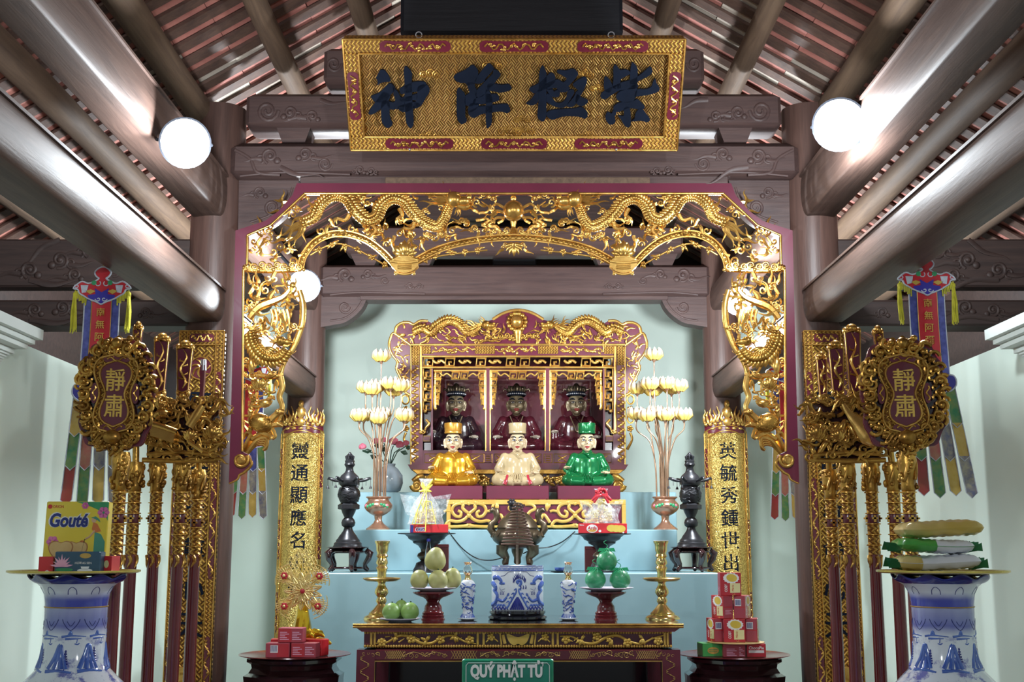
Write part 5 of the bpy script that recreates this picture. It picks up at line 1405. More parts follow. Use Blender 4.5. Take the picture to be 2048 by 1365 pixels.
def carton(name, label, cat, u0, u1, v0, z0, Y, depth, mat, yaw=0.0, group=None, lean=0.0, side=None, h=None):
    """printed carton; returns (thing, put) where put draws prints in box-face pixels"""
    xa, _, zt = W(u0, v0, Y); xb = Xof(u1, v0, Y); w = xb - xa; h = h or zt - z0; xc = (xa + xb) / 2
    t = thing(name, label, cat, (xc, Y + depth / 2, z0), group)
    M = Matrix.Translation((xc, Y + depth / 2, z0)) @ Matrix.Rotation(yaw, 4, 'Z') @ Matrix.Rotation(-lean, 4, 'X') @ Matrix.Translation((0, -depth / 2, 0))
    MB().rbox((-w / 2, 0, 0), (w / 2, depth, h), min(.003, w * .02)).xf(M).build('carton', mat, t, 30)
    def put(nm, mat_, fn, parent=t, sm=0):
        m = MB(); fn(m, w, h); return m.xf(M).build(nm, mat_, parent, sm)
    return t, put, w, h, M
def disc(m, x, z, rx, rz, y0=-.0012, n=24, rot=0.0):
    c, s_ = cos(rot), sin(rot)
    m.prism([(x + rx * cos(a) * c - rz * sin(a) * s_, z + rx * cos(a) * s_ + rz * sin(a) * c) for a in [2 * pi * i / n for i in range(n)]], y0, .0)
def poly(m, pts, y0=-.0012): m.prism(pts, y0, 0)

# yellow biscuit box: lettering, heart biscuits, flowers, rider on a kick scooter
t, put, w, h, M = carton('biscuit_box', 'large yellow biscuit carton with blue lettering on the brass tray', 'box', 92, 215, 1004, zt_l, YV - .02, .05, 'box_yellow', .06, lean=.05)
put('maker_mark', 'print_red', lambda m, w, h: (disc(m, -w * .44, h * .925, .0075, .0075), glyph(m, 'ORION', -w * .31, h * .925, 0, height=.0095, width=w * .17, thick=.001)))
def shadow(m, w, h): glyph(m, 'Gouté', -w * .12, h * .73, 0, height=h * .23, width=w * .66, thick=.0012, bold=.075, shear=.15)
put('lettering_outline', 'card_white', shadow)
put('lettering', 'print_blue', lambda m, w, h: glyph(m, 'Gouté', -w * .12, h * .73, -.0008, height=h * .205, width=w * .61, thick=.0016, bold=.035, shear=.15))
put('leafy_corner', 'print_green', lambda m, w, h: poly(m, [(-.02 * w, h * .995), (w * .2, h * .93), (w * .33, h * .88), (w * .46, h * .78), (w * .495, h * .72), (w * .495, h * .995)]))
def flower(m, x, z, r, n=6):
    for i in range(n): disc(m, x + r * .6 * cos(i * 2 * pi / n), z + r * .6 * sin(i * 2 * pi / n), r * .42, r * .42, -.002, 10)
for fx, fz, fr in ((.12, .94, .012), (.42, .84, .020), (-.36, .42, .020)): put('printed_flower', 'print_pink', lambda m, w, h: flower(m, w * fx, h * fz, fr))
def heart(m, x, z, r, y0):
    m.prism([(x + r * a, z + r * b) for a, b in catmull([(0, -1), (.75, -.35), (1.0, .2), (.85, .62), (.4, .75), (0, .62), (-.4, .75), (-.85, .62), (-1, .2), (-.75, -.35)], 3, True)], y0, 0)
b1 = put('printed_biscuit', 'biscuit_edge', lambda m, w, h: heart(m, w * .02, h * .30, .040, -.0012)); put('biscuit_top', 'biscuit', lambda m, w, h: heart(m, w * .02, h * .30, .036, -.0018), b1)
b2 = put('printed_biscuit', 'biscuit_edge', lambda m, w, h: heart(m, -w * .22, h * .30, .042, -.0022)); put('biscuit_top', 'biscuit', lambda m, w, h: heart(m, -w * .22, h * .30, .038, -.0028), b2)
put('rider_dress', 'print_teal', lambda m, w, h: poly(m, [(w * .30, h * .56), (w * .40, h * .53), (w * .47, h * .42), (w * .47, h * .26), (w * .30, h * .26)]))
put('rider_top', 'print_orange', lambda m, w, h: poly(m, [(w * .27, h * .70), (w * .33, h * .68), (w * .40, h * .57), (w * .30, h * .55), (w * .25, h * .60)]))
put('rider_arms', 'print_peach', lambda m, w, h: (m.tube([(w * .30, -.001, h * .58), (w * .22, -.001, h * .49), (w * .16, -.001, h * .46)], .0035, n=5), disc(m, w * .275, h * .73, .008, .009)))
put('rider_hat', 'print_teal', lambda m, w, h: poly(m, [(w * .22, h * .765), (w * .30, h * .785), (w * .36, h * .745), (w * .38, h * .70), (w * .34, h * .725), (w * .27, h * .755)], -.002))
def scooter(m, w, h):
    m.tube([(w * .15, -.001, h * .46), (w * .12, -.001, h * .30), (w * .11, -.001, h * .17)], .0012, n=4); m.tube([(w * .12, -.001, h * .19), (w * .18, -.001, h * .13), (w * .40, -.001, h * .13)], .0016, n=4); m.tube([(w * .32, -.001, h * .26), (w * .37, -.001, h * .15)], .002, n=4)
    for x, r in ((w * .10, .009), (w * .44, .007)): m.tube([(x + r * cos(a), -.001, h * .125 + r * sin(a)) for a in [i * pi / 8 for i in range(16)]], .001, n=4, closed=True)
put('scooter', 'print_dark', scooter, sm=60)
put('basket', 'print_orange', lambda m, w, h: disc(m, w * .11, h * .40, .009, .010))
# tea carton
t, put, w, h, M = carton('tea_box', 'dark blue tea carton with a pink lotus in front of the yellow box', 'box', 110, 203, 1104, zt_l, YV - .13, .045, 'tea_blue', -.04)
def lotusp(m, w, h):
    for i in range(9):
        a = pi * (.05 + .9 * i / 8); L = .034 if i % 2 else .040
        x0, z0 = -w * .34, h * .26; poly(m, [(x0, z0), (x0 + L * .5 * cos(a - .18), z0 + L * .6 * sin(a - .18)), (x0 + L * cos(a), z0 + L * 1.05 * sin(a)), (x0 + L * .5 * cos(a + .18), z0 + L * .6 * sin(a + .18))], -.001 - .0002 * (i % 3))
put('printed_lotus', 'petal_pink', lotusp)
put('lotus_leaf', 'print_green', lambda m, w, h: disc(m, -w * .28, h * .12, .030, .006))
e = put('emblem', 'gold_line', lambda m, w, h: disc(m, w * .17, h * .80, .019, .0085))
put('lettering', 'card_white', lambda m, w, h: glyph(m, 'HƯƠNG SEN', w * .13, h * .46, 0, height=.0085, width=w * .36, thick=.0008))
put('printed_cup', 'porcelain', lambda m, w, h: (poly(m, [(w * .08, h * .28), (w * .27, h * .28), (w * .24, h * .13), (w * .11, h * .13)]), disc(m, w * .175, h * .09, .026, .006)))
t, put, w, h, M = carton('tea_box', 'small red carton at the end of the blue tea box, near the wall', 'box', 78, 108, 1114, zt_l, YV - .10, .05, 'bright_red_box', .0)
put('label_patch', 'card_white', lambda m, w, h: poly(m, [(-w * .1, 0.001), (w * .3, .001), (w * .1, h * .14)]))
t, put, w, h, M = carton('tea_box', 'small red carton between the blue tea box and the poles', 'box', 206, 229, 1113, zt_l, YV - .10, .05, 'bright_red_box', -.25)
put('oval_badge', 'cream_label', lambda m, w, h: disc(m, 0, h * .5, w * .22, h * .24))
# three pouches
def pouch(name, label, u0, u1, v0, z0, Y, mat, ends, hgt, yaw=0.0, endmat=None, prints=()):
    xa = Xof(u0, v0, Y); xb = Xof(u1, v0, Y); L = (xb - xa) / 2; xc = (xa + xb) / 2
    t = thing(name, label, 'package', (xc, Y, z0), 'wrapped pouches on the tray')
    Wd = .075; rr = random.Random(int(u0))
    def fn(sgn, a0=0.0, a1=1.0, grow=0.0):
        def f(a, b):
            x = -1 + 2 * (a0 + (a1 - a0) * a); y = -1 + 2 * b
            e = max(0, 1 - abs(x) ** 9) ** .5 * max(0, 1 - abs(y) ** 4) ** .5
            n = .0025 * sin(x * 9 + y * 7) * e + .0015 * sin(x * 23 - y * 11) * e
            zc = hgt / 2 + .0085 + .004 * sin(x * 2.2 + u0)
            return (xc + x * L, Y + y * (Wd * (1 - .10 * abs(x) ** 3) + grow) + .02 * yaw * x, z0 + zc + sgn * (hgt * .5 * e + grow) + n)
        return f
    m = MB(); m.grid(fn(1), 41, 15); m.grid(fn(-1), 41, 15)
    m.build('pouch_body', mat, t, 180)
    for a0, a1, pm in prints:
        m = MB(); m.grid(fn(1, a0, a1, .0009), 17, 15); m.grid(fn(-1, a0, a1, .0009), 17, 15); m.build('printed_end', pm, t, 180)
    for s_ in ends:
        e = MB(); x0 = xc + s_ * L * .86
        vs = []
        for i in range(9):
            q = i / 8; y = Y - Wd * .7 + Wd * 1.4 * q
            vs.append((x0, y, z0 + hgt * (.5 + .42 * sin(pi * q) * (-1 if i % 2 else 1)))); vs.append((x0 + s_ * (.045 + .008 * sin(i * 2.1)), y * .85 + Y * .15, z0 + hgt * (.6 + .35 * (-1 if i % 2 else 1)) + .006 * i / 8))
        fs = [(2 * i, 2 * i + 1, 2 * i + 3, 2 * i + 2) for i in range(8)]
        e.add(vs, fs); e.build('crimped_end', endmat or mat, t, 30)
    return z0 + hgt + .011
z = pouch('snack_pouch', 'bottom white pouch with orange end on the brass tray', 1790, 1950, 1120, zt_r, YV - .02, 'pouch_white', (-1, 1), .047, 0, 'pouch_dark_green', ((.0, .26, 'pouch_gold'),))
z = pouch('snack_pouch', 'middle green and white pouch in the stack on the tray', 1788, 1938, 1090, z, YV, 'pouch_green', (-1, 1), .042, .3, 'pouch_dark_green', ((.48, 1.0, 'pouch_white'),))
z = pouch('snack_pouch', 'topmost golden yellow pouch in the stack on the tray', 1797, 1955, 1060, z, YV + .01, 'pouch_gold', (), .052, -.2)

# ------------------------------------------------------------------ offering table
YTB = 6.4
ZT = Zof(1248, YTB)
TB = thing('offering_table', 'maroon altar table with gilt carved frieze and black top', 'table', (0, YTB + .4, 0))
x0, x1 = Xof(706, 1252, YTB), Xof(1367, 1252, YTB); yb = YTB + .82
MB().rbox((x0, YTB, ZT - .018), (x1, yb, ZT), .005).build('table_top', 'black_lacquer', TB, 0)
m = MB()
for z, y, r in ((ZT - .0065, YTB - .002, .006), (ZT - .018, YTB, .005)): m.tube([(x0, y, z), (x1, y, z)], r, n=8)
m.build('top_edge', 'gold', TB, 60)
MB().prism([(x0 + .01, ZT - .018), (x1 - .01, ZT - .018), (x1 - .045, ZT - .042), (x0 + .045, ZT - .042)], YTB + .006, yb).build('top_moulding', 'red_lacquer', TB, 0)
fx0, fx1 = Xof(726, 1280, YTB), Xof(1346, 1280, YTB)
zf0, zf1 = Zof(1297, YTB), Zof(1262, YTB)
MB().box((fx0, YTB + .045, zf0), (fx1, yb - .04, zf1 + .005)).build('frieze_back', 'maroon', TB, 0)
def petal_row(z, up):
    m = MB(); n = 118
    for i in range(n):
        x = fx0 + (fx1 - fx0) * (i + .5) / n
        m.ball((x, YTB + .036, z), ((fx1 - fx0) / n * .52, .008, .0085), 7, 5)
    o = m.build('petal_row', 'gold_yellow', TB, 60); o['kind'] = 'stuff'
petal_row(zf1 - .012, 1); petal_row(zf0 + .006, -1)
for u in (741, 748, 955, 967, 1106, 1116, 1331, 1337):
    x = Xof(u, 1280, YTB); MB().rbox((x - .006, YTB + .03, zf0 + .012), (x + .006, YTB + .05, zf1 - .012), .002).build('frieze_mullion', 'gold_yellow', TB, 0)
def blossom_branch(u0, u1, seed):
    r = random.Random(seed); Y = YTB + .04
    m = MB(); n = 9
    ptube(m, Y, [(u0 + (u1 - u0) * i / n, 1280 + 9 * sin(i * 1.5 + seed)) for i in range(n + 1)], [1.2, 2.6, 3.2, 2.8, 2.2, 1.2], .01)
    for i in range(10):
        u = r.uniform(u0, u1); v = 1280 + r.uniform(-6, 6); ptube(m, Y, [(u, v), (u + r.uniform(-14, 14), v + r.uniform(-8, 8))], [1.6, .8], .01, m=2)
    m.build('plum_branch', 'gold_paint', TB, 60)
    for i in range(7):
        f = MB(); u = u0 + 12 + (u1 - u0 - 24) * i / 6; v = 1280 + r.uniform(-7, 6)
        if i % 2 == 0: pflower(f, Y, u, v, 9.5, 5, .012, r.random())
        else:
            for a in range(4): pleaf(f, Y, u, v, r.uniform(0, 6.28), 13, 3.0, .012)
        f.build('plum_blossom' if i % 2 == 0 else 'leaf_spray', 'gold_paint', TB, 60)
blossom_branch(752, 952, 1); blossom_branch(1120, 1328, 4)
Y = YTB + .04
m = MB(); pprism(m, Y, catmull([(1014, 1268), (1036, 1275), (1058, 1268), (1054, 1284), (1044, 1291), (1036, 1288), (1028, 1291), (1018, 1284)], 4, True), 0, .014); m.build('lotus_leaf', 'gold_yellow', TB, 0)
for s_ in (-1, 1):
    m = MB(); ptube(m, Y, [(1036 + s_ * 26, 1288), (1036 + s_ * 30, 1270)], 3.2, .01); ptube(m, Y, [(1036 + s_ * 33, 1290), (1036 + s_ * 36, 1266)], 1.6, .01); m.build('scroll', 'gold_yellow', TB, 60)
    m = MB(); ptube(m, Y, [(1036 + s_ * 64, 1285), (1036 + s_ * 52, 1276), (1036 + s_ * 40, 1284)], [1, 1.8, 1], .01); pflower(m, Y, 1036 + s_ * 54, 1275, 8, 5, .012); m.build('plum_blossom', 'gold_paint', TB, 60)
ax0, ax1 = Xof(714, 1310, YTB), Xof(1360, 1310, YTB); za = Zof(1323, YTB)
MB().rbox((ax0 + .03, YTB - .012, Zof(1322, YTB)), (ax1 - .03, yb, Zof(1300, YTB)), .006).build('apron', 'maroon', TB, 0)
lw = .095
for sx, xa in ((0, ax0), (1, ax1 - lw)):
    for ya in (YTB - .015, yb - lw):
        l = MB().prism([(xa + (0 if not sx else .0), Zof(1300, YTB)), (xa + lw, Zof(1300, YTB)), (xa + lw + (.008 if sx else -.02), 0), (xa + (.02 if sx else -.008), 0)], ya, ya + lw).build('leg', 'maroon', TB, 0)
    v = MB(); vine(v, lambda s_, w_: (xa + lw * .45 + w_, YTB - .0165, .55 + s_), .40, .045, 6, .0016); v.build('painted_vine', 'gold_line', l, 60)
m = MB(); zz = Zof(1323, YTB); m.tube([(ax0 + lw, YTB - .014, .3), (ax0 + lw, YTB - .014, zz), (ax1 - lw, YTB - .014, zz), (ax1 - lw, YTB - .014, .3)], .003, n=6); m.build('gilt_line', 'gold_line', TB, 60)
# painted gilt drawing on the apron: lattice patches, clouds
for i, (ua, ub, kind) in enumerate(((770, 800, 'lat'), (902, 945, 'lat'), (1138, 1172, 'lat'), (1272, 1306, 'lat'), (722, 760, 'c'), (805, 850, 'c'), (850, 895, 'c'), (960, 1000, 'c'), (1005, 1060, 'c'), (1070, 1120, 'c'), (1180, 1225, 'c'), (1228, 1268, 'c'), (1312, 1350, 'c'))):
    m = MB(); Y = YTB - .012
    if kind == 'lat':
        for k in range(9):
            u = ua + (ub - ua) * k / 8; ptube(m, Y, [(u, 1302), (u + 9, 1319)], .45, .001, 4, 1); ptube(m, Y, [(u, 1319), (u + 9, 1302)], .45, .001, 4, 1)
    else:
        r = random.Random(i)
        for k in range(4): pspiral(m, Y, ua + (ub - ua) * (k + .5) / 4, 1310 + r.uniform(-3, 3), r.uniform(4, 6.5), 1.3, r.uniform(0, 6), r.choice((-1, 1)), .55, .001, 4)
        ptube(m, Y, [(ua, 1314), ((ua + ub) / 2, 1305), (ub, 1313)], .5, .001, 4, 3)
    m.build('painted_drawing', 'gold_line', TB, 60)
m = MB().box((ax0 + lw, YTB + .45, .35), (ax1 - lw, YTB + .50, .62)); m.build('rear_stretcher', 'dark_lacquer', TB, 0)
MB().box((ax0 + lw * .5, yb - .05, .12), (ax1 - lw * .5, yb - .035, Zof(1322, YTB) + .01)).build('shade_sheet', 'black_lacquer', TB, 0)  # black sheet added to stand in for shade under the table

# ------------------------------------------------------------------ green notice on its stand
YS = 5.9
t = thing('notice_sign', 'green notice board lettered in white before the altar table', 'sign', (Xof(1016, 1400, YS), YS, 0))
xa, xb = Xof(924, 1330, YS), Xof(1107, 1330, YS); zt = Zof(1319, YS); zb = zt - .32
MB().rbox((xa, YS, zb), (xb, YS + .02, zt), .006).build('board', 'sign_edge', t, 0)
MB().rbox((xa + .012, YS - .003, zb + .012), (xb - .012, YS + .01, zt - .010), .006).build('face', 'sign_green', t, 0)
for body, u, ww in (('QUÝ', 970, 54), ('PHẬT', 1020, 0), ('TỬ', 1071, 0)): pass
cx = (xa + xb) / 2; k = S(1345, YS)
m = MB(); glyph(m, 'QUÝ PHẬT TỬ', cx - .004, Zof(1342, YS), YS - .003, width=146 * k, height=40 * k, thick=.002, bold=.05); m.build('lettering', 'sign_white', t, 0)
m = MB(); m.tube([(x, YS - .004, z) for x, z in ((xa + .02, zb), (xa + .02, zt - .03), (xa + .03, zt - .018), (xb - .03, zt - .018), (xb - .02, zt - .03), (xb - .02, zb))], .0016, n=5); m.build('border_line', 'sign_white', t, 60)
MB().tube([(cx, YS + .03, 0), (cx, YS + .03, zb + .05)], .015, n=12).build('post', 'steel', t, 60)
MB().lathe((cx, YS + .03, 0), [(.16, 0), (.16, .015), (.05, .03), (.016, .035)], 24).build('base', 'black_metal', t, 60)
MB().box((cx - .03, YS + .018, zb + .02), (cx + .03, YS + .035, zb + .1)).build('clamp', 'steel', t, 0)
# ------------------------------------------------------------------ helpers for things that stand on a level
def Yof(v, z): return (z - EYE) / math.tan(PITCH + math.atan((CY - v) / F))
def turned(mb, u, Y, prof, n=28, z0=None):
    """lathe from pixel rows: prof = [(row, radius px)] from top or bottom, at distance Y"""
    x = Xof(u, prof[0][0], Y)
    P = [(r * S(v, Y), Zof(v, Y)) for v, r in prof]
    if P[0][1] > P[-1][1]: P = P[::-1]
    if z0 is not None: d = z0 - P[0][1]; P = [(r, z + d) for r, z in P]
    return mb.lathe((x, Y, 0), P, n)
# ------------------------------------------------------------------ two round stools with lacquer plates
ZS = Zof(1316, 6.45)
def stool(u, label, plabel):
    Y = 6.6; x = Xof(u, 1312, Y)
    t = thing('pedestal_stool', label, 'stool', (x, Y, 0), 'dark pedestal stools')
    M = Matrix.Translation((x, Y, 0)) @ Matrix.Rotation(pi / 8, 4, 'Z')
    MB().lathe((0, 0, 0), [(.25, 0), (.27, .03), (.27, .10), (.24, .13), (.27, .30), (.275, .60), (.268, ZS - .13), (.272, ZS - .10), (.245, ZS - .085), (.228, ZS - .06), (.232, ZS - .04), (.255, ZS - .028), (.255, ZS - .012)], 8).xf(M).build('pedestal', 'dark_lacquer', t, 25)
    MB().lathe((0, 0, 0), [(.235, ZS - .012), (.24, ZS - .008), (.0001, ZS - .008)], 8, cap=False).xf(M).build('top_panel', 'dark_lacquer', t, 25)
    p = thing('lacquer_plate', plabel, 'plate', (x, Y, ZS - .008), 'round lacquer plates')
    MB().lathe((x, Y, ZS - .008), [(.0001, 0), (.22, 0), (.27, .004), (.298, .012), (.296, .015), (.26, .008), (.0001, .008)], 48, cap=False).build('plate_disc', 'red_lacquer', p, 60)
    return x
xsl = stool(590, 'dark eight-sided pedestal under the plate with the gold flower tree', 'dark red lacquer plate under the gold flower tree')
xsr = stool(1467, 'dark eight-sided pedestal under the plate with the biscuit pyramid', 'dark red lacquer plate under the biscuit pyramid')
zpl = ZS + .0005
def small_box(name, label, u0, u1, v0, z0, Y, depth, mat, yaw=0.0, group='red cartons under the gold flower tree', h=None):
    t, put, w, h, M = carton(name, label, 'box', u0, u1, v0, z0, Y, depth, mat, yaw, group, h=h)
    return t, put, w, h, M
def lines(m, w, h, x0, x1, z0, z1, n):
    for i in range(n): m.box((w * x0, -.0008, h * (z0 + (z1 - z0) * i / n)), (w * (x1 - .08 * (i % 3)), 0, h * (z0 + (z1 - z0) * (i + .45) / n)))
def barcode(m, w, h, x0, x1, z0, z1):
    m.box((w * x0, -.0008, h * z0), (w * x1, 0, h * z1))
bh = .075
for i, (nm, u0, u1, yaw, dY, z, bar) in enumerate((('front carton with a barcode, beside the gold flower tree', 532, 580, -.05, .0, zpl, True), ('front carton with lines of print, beside the gold flower tree', 583, 634, -.12, .0, zpl, False), ('upper carton resting across the two front ones', 556, 606, -.06, .01, zpl + bh + .001, False))):
    t, put, w, h, M = small_box('biscuit_carton', 'dark red ' + nm, u0, u1, 1290, z, 6.42 + dY, .085, 'pink_box', yaw, h=bh)
    put('red_panel', 'red_box', lambda m, w, h: m.box((w * (-.47 if not bar else -.02), -.0007, h * .06), (w * .05 if not bar else w * .47, 0, h * .94)))
    if bar: put('barcode_patch', 'card_white', lambda m, w, h: barcode(m, w, h, -.30, .02, .35, .85)); put('barcode', 'print_blue', lambda m, w, h: [m.box((w * (-.28 + .035 * k), -.0013, h * .42), (w * (-.265 + .035 * k), 0, h * .82)) for k in range(8)])
    else: put('print_lines', 'petal_pink', lambda m, w, h: (lines(m, w, h, -.42, -.05, .2, .8, 5), lines(m, w, h, .08, .44, .2, .8, 5)))
t, put, w, h, M = small_box('biscuit_carton', 'long bright red carton behind the two front ones', 590, 652, 1283, zpl, 6.54, .08, 'bright_red_box', -.35, h=.085)
put('print_lines', 'petal_pink', lambda m, w, h: lines(m, w, h, .25, .45, .3, .8, 4))
t, put, w, h, M = small_box('biscuit_carton', 'bright red carton half hidden at the far side of the plate', 540, 572, 1283, zpl, 6.55, .08, 'bright_red_box', .1, h=.085)
# gold flower tree
YG = 6.73
t = thing('gold_flower_tree', 'glittering gold paper flower tree with red rosettes in gold foil', 'decoration', (Xof(604, 1285, YG), YG, zpl))
m = MB()
for i in range(16):
    a = -pi + 2 * pi * i / 16 + .1; L = 34 + 10 * (i % 3)
    k = S(1270, YG); x = Xof(604, 1270, YG); zb = zpl
    P = [(x + q * k * L * cos(a) * 1.1, YG + q * k * L * sin(a) * .6, zb + .01 + (.10 if i % 2 else .05) * sin(q * 2.3)) for q in (0, .3, .6, .85, 1)]
    m.tube(P, [.012, .022, .026, .018, .004], n=6, flat=(1, .5))
m.build('foil_leaves', 'foil_gold', t, 60)
m = MB(); x = Xof(604, 1270, YG); m.lathe((x, YG, zpl), [(.05, 0), (.062, .05), (.05, .12), (.035, .20), (.028, .26)], 14, wob=lambda r, z, a: (r * (1 + .16 * cos(7 * a + z * 20)), 0)); m.build('foil_wrap', 'foil_gold', t, 30)
MB().tube([(x, YG, zpl + .2), W(604, 1130, YG)], .006, n=8).build('stem', 'foil_gold', t, 60)
def feather(u, v, ang, L, Y, eye=True):
    m = MB(); n = 15
    for i in range(n):
        a = ang + (i - n // 2) * .115; q = L * (1 - .012 * (i - n // 2) ** 2)
        u0, v0 = u - L * .75 * cos(ang), v - L * .75 * sin(ang)
        ptube(m, Y, [(u0, v0), (u0 + q * .8 * cos(a), v0 + q * .8 * sin(a)), (u0 + q * 1.5 * cos(a + (i - n // 2) * .02), v0 + q * 1.5 * sin(a + (i - n // 2) * .02))], [.8, 1.1, .8], .012 * sin(i), 4, 3)
    for q in (.75, 1.05, 1.35):
        ptube(m, Y, [(u0 + L * q * cos(ang + j * .14), v0 + L * q * sin(ang + j * .14)) for j in range(-6, 7)], .9, .004, 4, 2)
    m.build('peacock_feather', 'glitter_gold', t, 60)
    if eye:
        f = MB(); pflower(f, Y, u, v, 7.5, 6, .02); o = f.build('red_rosette', 'petal_red', t, 60)
        MB().ball(wp(Y, u, v, .032), .008, 8, 6).build('rosette_eye', 'glitter_gold', o, 60)
for u, v, a in ((570, 1152, -2.5), (640, 1153, -.6), (570, 1213, 2.6), (637, 1213, .5)): feather(u, v, a, 26, YG - .03)
m = MB()
for j in range(12):                      # plume of fish-scale filigree
    q = j / 11; v = 1172 - 72 * q; hw = 30 * sin(pi * min(1, .22 + .78 * q)) ** .8 + 2; n = max(1, int(hw / 4))
    for i in range(-n, n + 1):
        u = 605 + (i + (.5 if j % 2 else 0)) * 7.4
        if abs(u - 605) > hw: continue
        ptube(m, YG, [(u - 3.4, v + 3), (u - 2.6, v - 3), (u, v - 6), (u + 2.6, v - 3), (u + 3.4, v + 3)], .9, .008 * sin(i + j), 4, 2)
for s_ in (-1, 0, 1): ptube(m, YG, [(605, 1178), (605 + s_ * 16, 1140), (605 + s_ * 8, 1104)], [1.4, 1.2, .7], .004, 5, 4)
m.build('lattice_plume', 'glitter_gold', t, 60)
for i in range(26):                      # layered filigree flower
    ring = i % 2; a = 2 * pi * i / 26; L = (22, 38)[ring]; m = MB(); w_ = (5.0, 5.6)[ring]; Yq = YG - .05 - .02 * (1 - ring)
    ca, sa = cos(a), sin(a)
    P_ = [(606 + ca * L * q - sa * w_ * e * sin(pi * q), 1183 + sa * L * q + ca * w_ * e * sin(pi * q)) for e, qs in ((1, (0.1, .3, .55, .8, 1.0)), (-1, (.8, .55, .3))) for q in qs]
    ptube(m, Yq, P_, 1.7, 0, 4, 2, closed=True); ptube(m, Yq, [(606, 1183), (606 + ca * L * .9, 1183 + sa * L * .9)], 1.5, .002, 4, 2)
    for q in (.45, .65): ptube(m, Yq, [(606 + ca * L * q - sa * w_ * .8, 1183 + sa * L * q + ca * w_ * .8), (606 + ca * L * q + sa * w_ * .8, 1183 + sa * L * q - ca * w_ * .8)], .8, .001, 4, 1)
    m.build('flower_petal', 'glitter_gold', t, 60)
m = MB(); pball(m, YG - .06, 606, 1183, 5, .02); m.build('flower_heart', 'petal_red', t, 60)

# ------------------------------------------------------------------ biscuit pyramid
SBW, SBD = .112, .062
def cube_box(label, u, v0, v1, Y, yaw, z0, face, barcode_on=None):
    x = Xof(u, v0, Y); h = S(v0, Y) * (v1 - v0)
    t = thing('biscuit_box', label, 'box', (x, Y, z0), 'red boxes of the biscuit pyramid')
    B = Matrix.Translation((x, Y, z0)) @ Matrix.Rotation(yaw, 4, 'Z')
    MB().rbox((-SBW / 2, -SBD / 2, 0), (SBW / 2, SBD / 2, h), .002).xf(B).build('carton', 'red_box', t, 0)
    faces = {'front': Matrix.Translation((0, -SBD / 2, 0)), 'right': Matrix.Rotation(pi / 2, 4, 'Z') @ Matrix.Translation((0, -SBW / 2, 0)), 'left': Matrix.Rotation(-pi / 2, 4, 'Z') @ Matrix.Translation((0, -SBW / 2, 0))}
    for f in ('front', 'right', 'left'):
        Mx = B @ faces[f]; s = SBW if f == 'front' else SBD
        def put(nm, mt, fn, par=t):
            m = MB(); fn(m); return m.xf(Mx).build(nm, mt, par, 0)
        if f == face:
            def splash(m): m.prism([(.003 + (.040 + .005 * (i % 2)) * cos(2 * pi * i / 28), h * .76 + (.025 + .004 * (i % 2)) * sin(2 * pi * i / 28)) for i in range(28)], -.0008, 0)
            put('milk_splash', 'card_white', splash); put('printed_biscuit', 'biscuit_yellow', lambda m: disc(m, .006, h * .77, .029, .020, -.0014, 24, -.15))
            put('cream_label', 'cream_label', lambda m: poly(m, [(-.004, h * .12), (.050, h * .13), (.050, h * .54), (-.004, h * .54)]))
            put('brand_lettering', 'card_white', lambda m: glyph(m, 'COSY', -.026, h * .33, 0, height=.015, width=.040, thick=.0009, bold=.02, rot=pi / 2))
            put('variety_lettering', 'print_red', lambda m: glyph(m, 'Marie', .010, h * .33, -.0009, height=.011, width=.034, thick=.001, rot=pi / 2, shear=.25))
            put('wheat_print', 'gold_yellow', lambda m: (poly(m, [(.012, h * .02), (.016, h * .02), (.006, h * .11)]), poly(m, [(.018, h * .02), (.022, h * .02), (.018, h * .11)])))
        else:
            put('side_panel', 'pink_box', lambda m: (m.box((-s * .46, -.0006, h * .03), (s * .46, 0, h * .47)), m.box((-s * .46, -.0006, h * .53), (s * .46, 0, h * .97))))
            if barcode_on == f:
                b = put('barcode_patch', 'card_white', lambda m: m.box((-.024, -.0012, h * .55), (.010, 0, h * .85)))
                put('barcode', 'print_blue', lambda m: [m.box((-.021 + .0037 * k, -.0018, h * .59), (-.0188 + .0037 * k, 0, h * .82)) for k in range(8)], b)
            else: put('print_lines', 'petal_pink', lambda m: [m.box((-.02, -.0010, h * (.2 + .05 * k)), (.02 - .006 * (k % 3), 0, h * (.215 + .05 * k))) for k in range(4)])
Yb_ = 6.62
zb0 = zpl
for nm, u0, u1, mt in (('bottom green carton with a yellow badge at the foot of the biscuit pyramid', 1402, 1445, 'box_green'), ('bottom dark red carton with print at the foot of the biscuit pyramid', 1447, 1491, 'pink_box'), ('bottom chocolate pie carton at the foot of the biscuit pyramid', 1494, 1532, 'red_box')):
    t, put, w, h, M = small_box('biscuit_carton', nm, u0, u1, 1290, zb0, 6.50 if 'green' in nm else 6.46, .11, mt, .12 if 'green' in nm else -.03, 'cartons at the foot of the pyramid', h=.068)
    if mt == 'box_green':
        put('yellow_badge', 'gold_yellow', lambda m, w, h: disc(m, 0, h * .45, w * .27, h * .26)); put('badge_lines', 'print_green', lambda m, w, h: [m.box((-w * .2, -.0018, h * (.38 + .12 * k)), (w * .2, 0, h * (.42 + .12 * k))) for k in range(2)])
    elif mt == 'pink_box': put('print_lines', 'petal_pink', lambda m, w, h: (lines(m, w, h, -.35, .1, .1, .7, 5), lines(m, w, h, .22, .45, .1, .8, 6)))
    else:
        put('lettering', 'card_white', lambda m, w, h: glyph(m, 'ChocoPie', 0, h * .70, 0, height=h * .24, width=w * .78, thick=.001, bold=.02)); put('white_band', 'card_white', lambda m, w, h: m.box((-w * .40, -.001, h * .32), (w * .40, 0, h * .52)))
zc = zb0 + .069
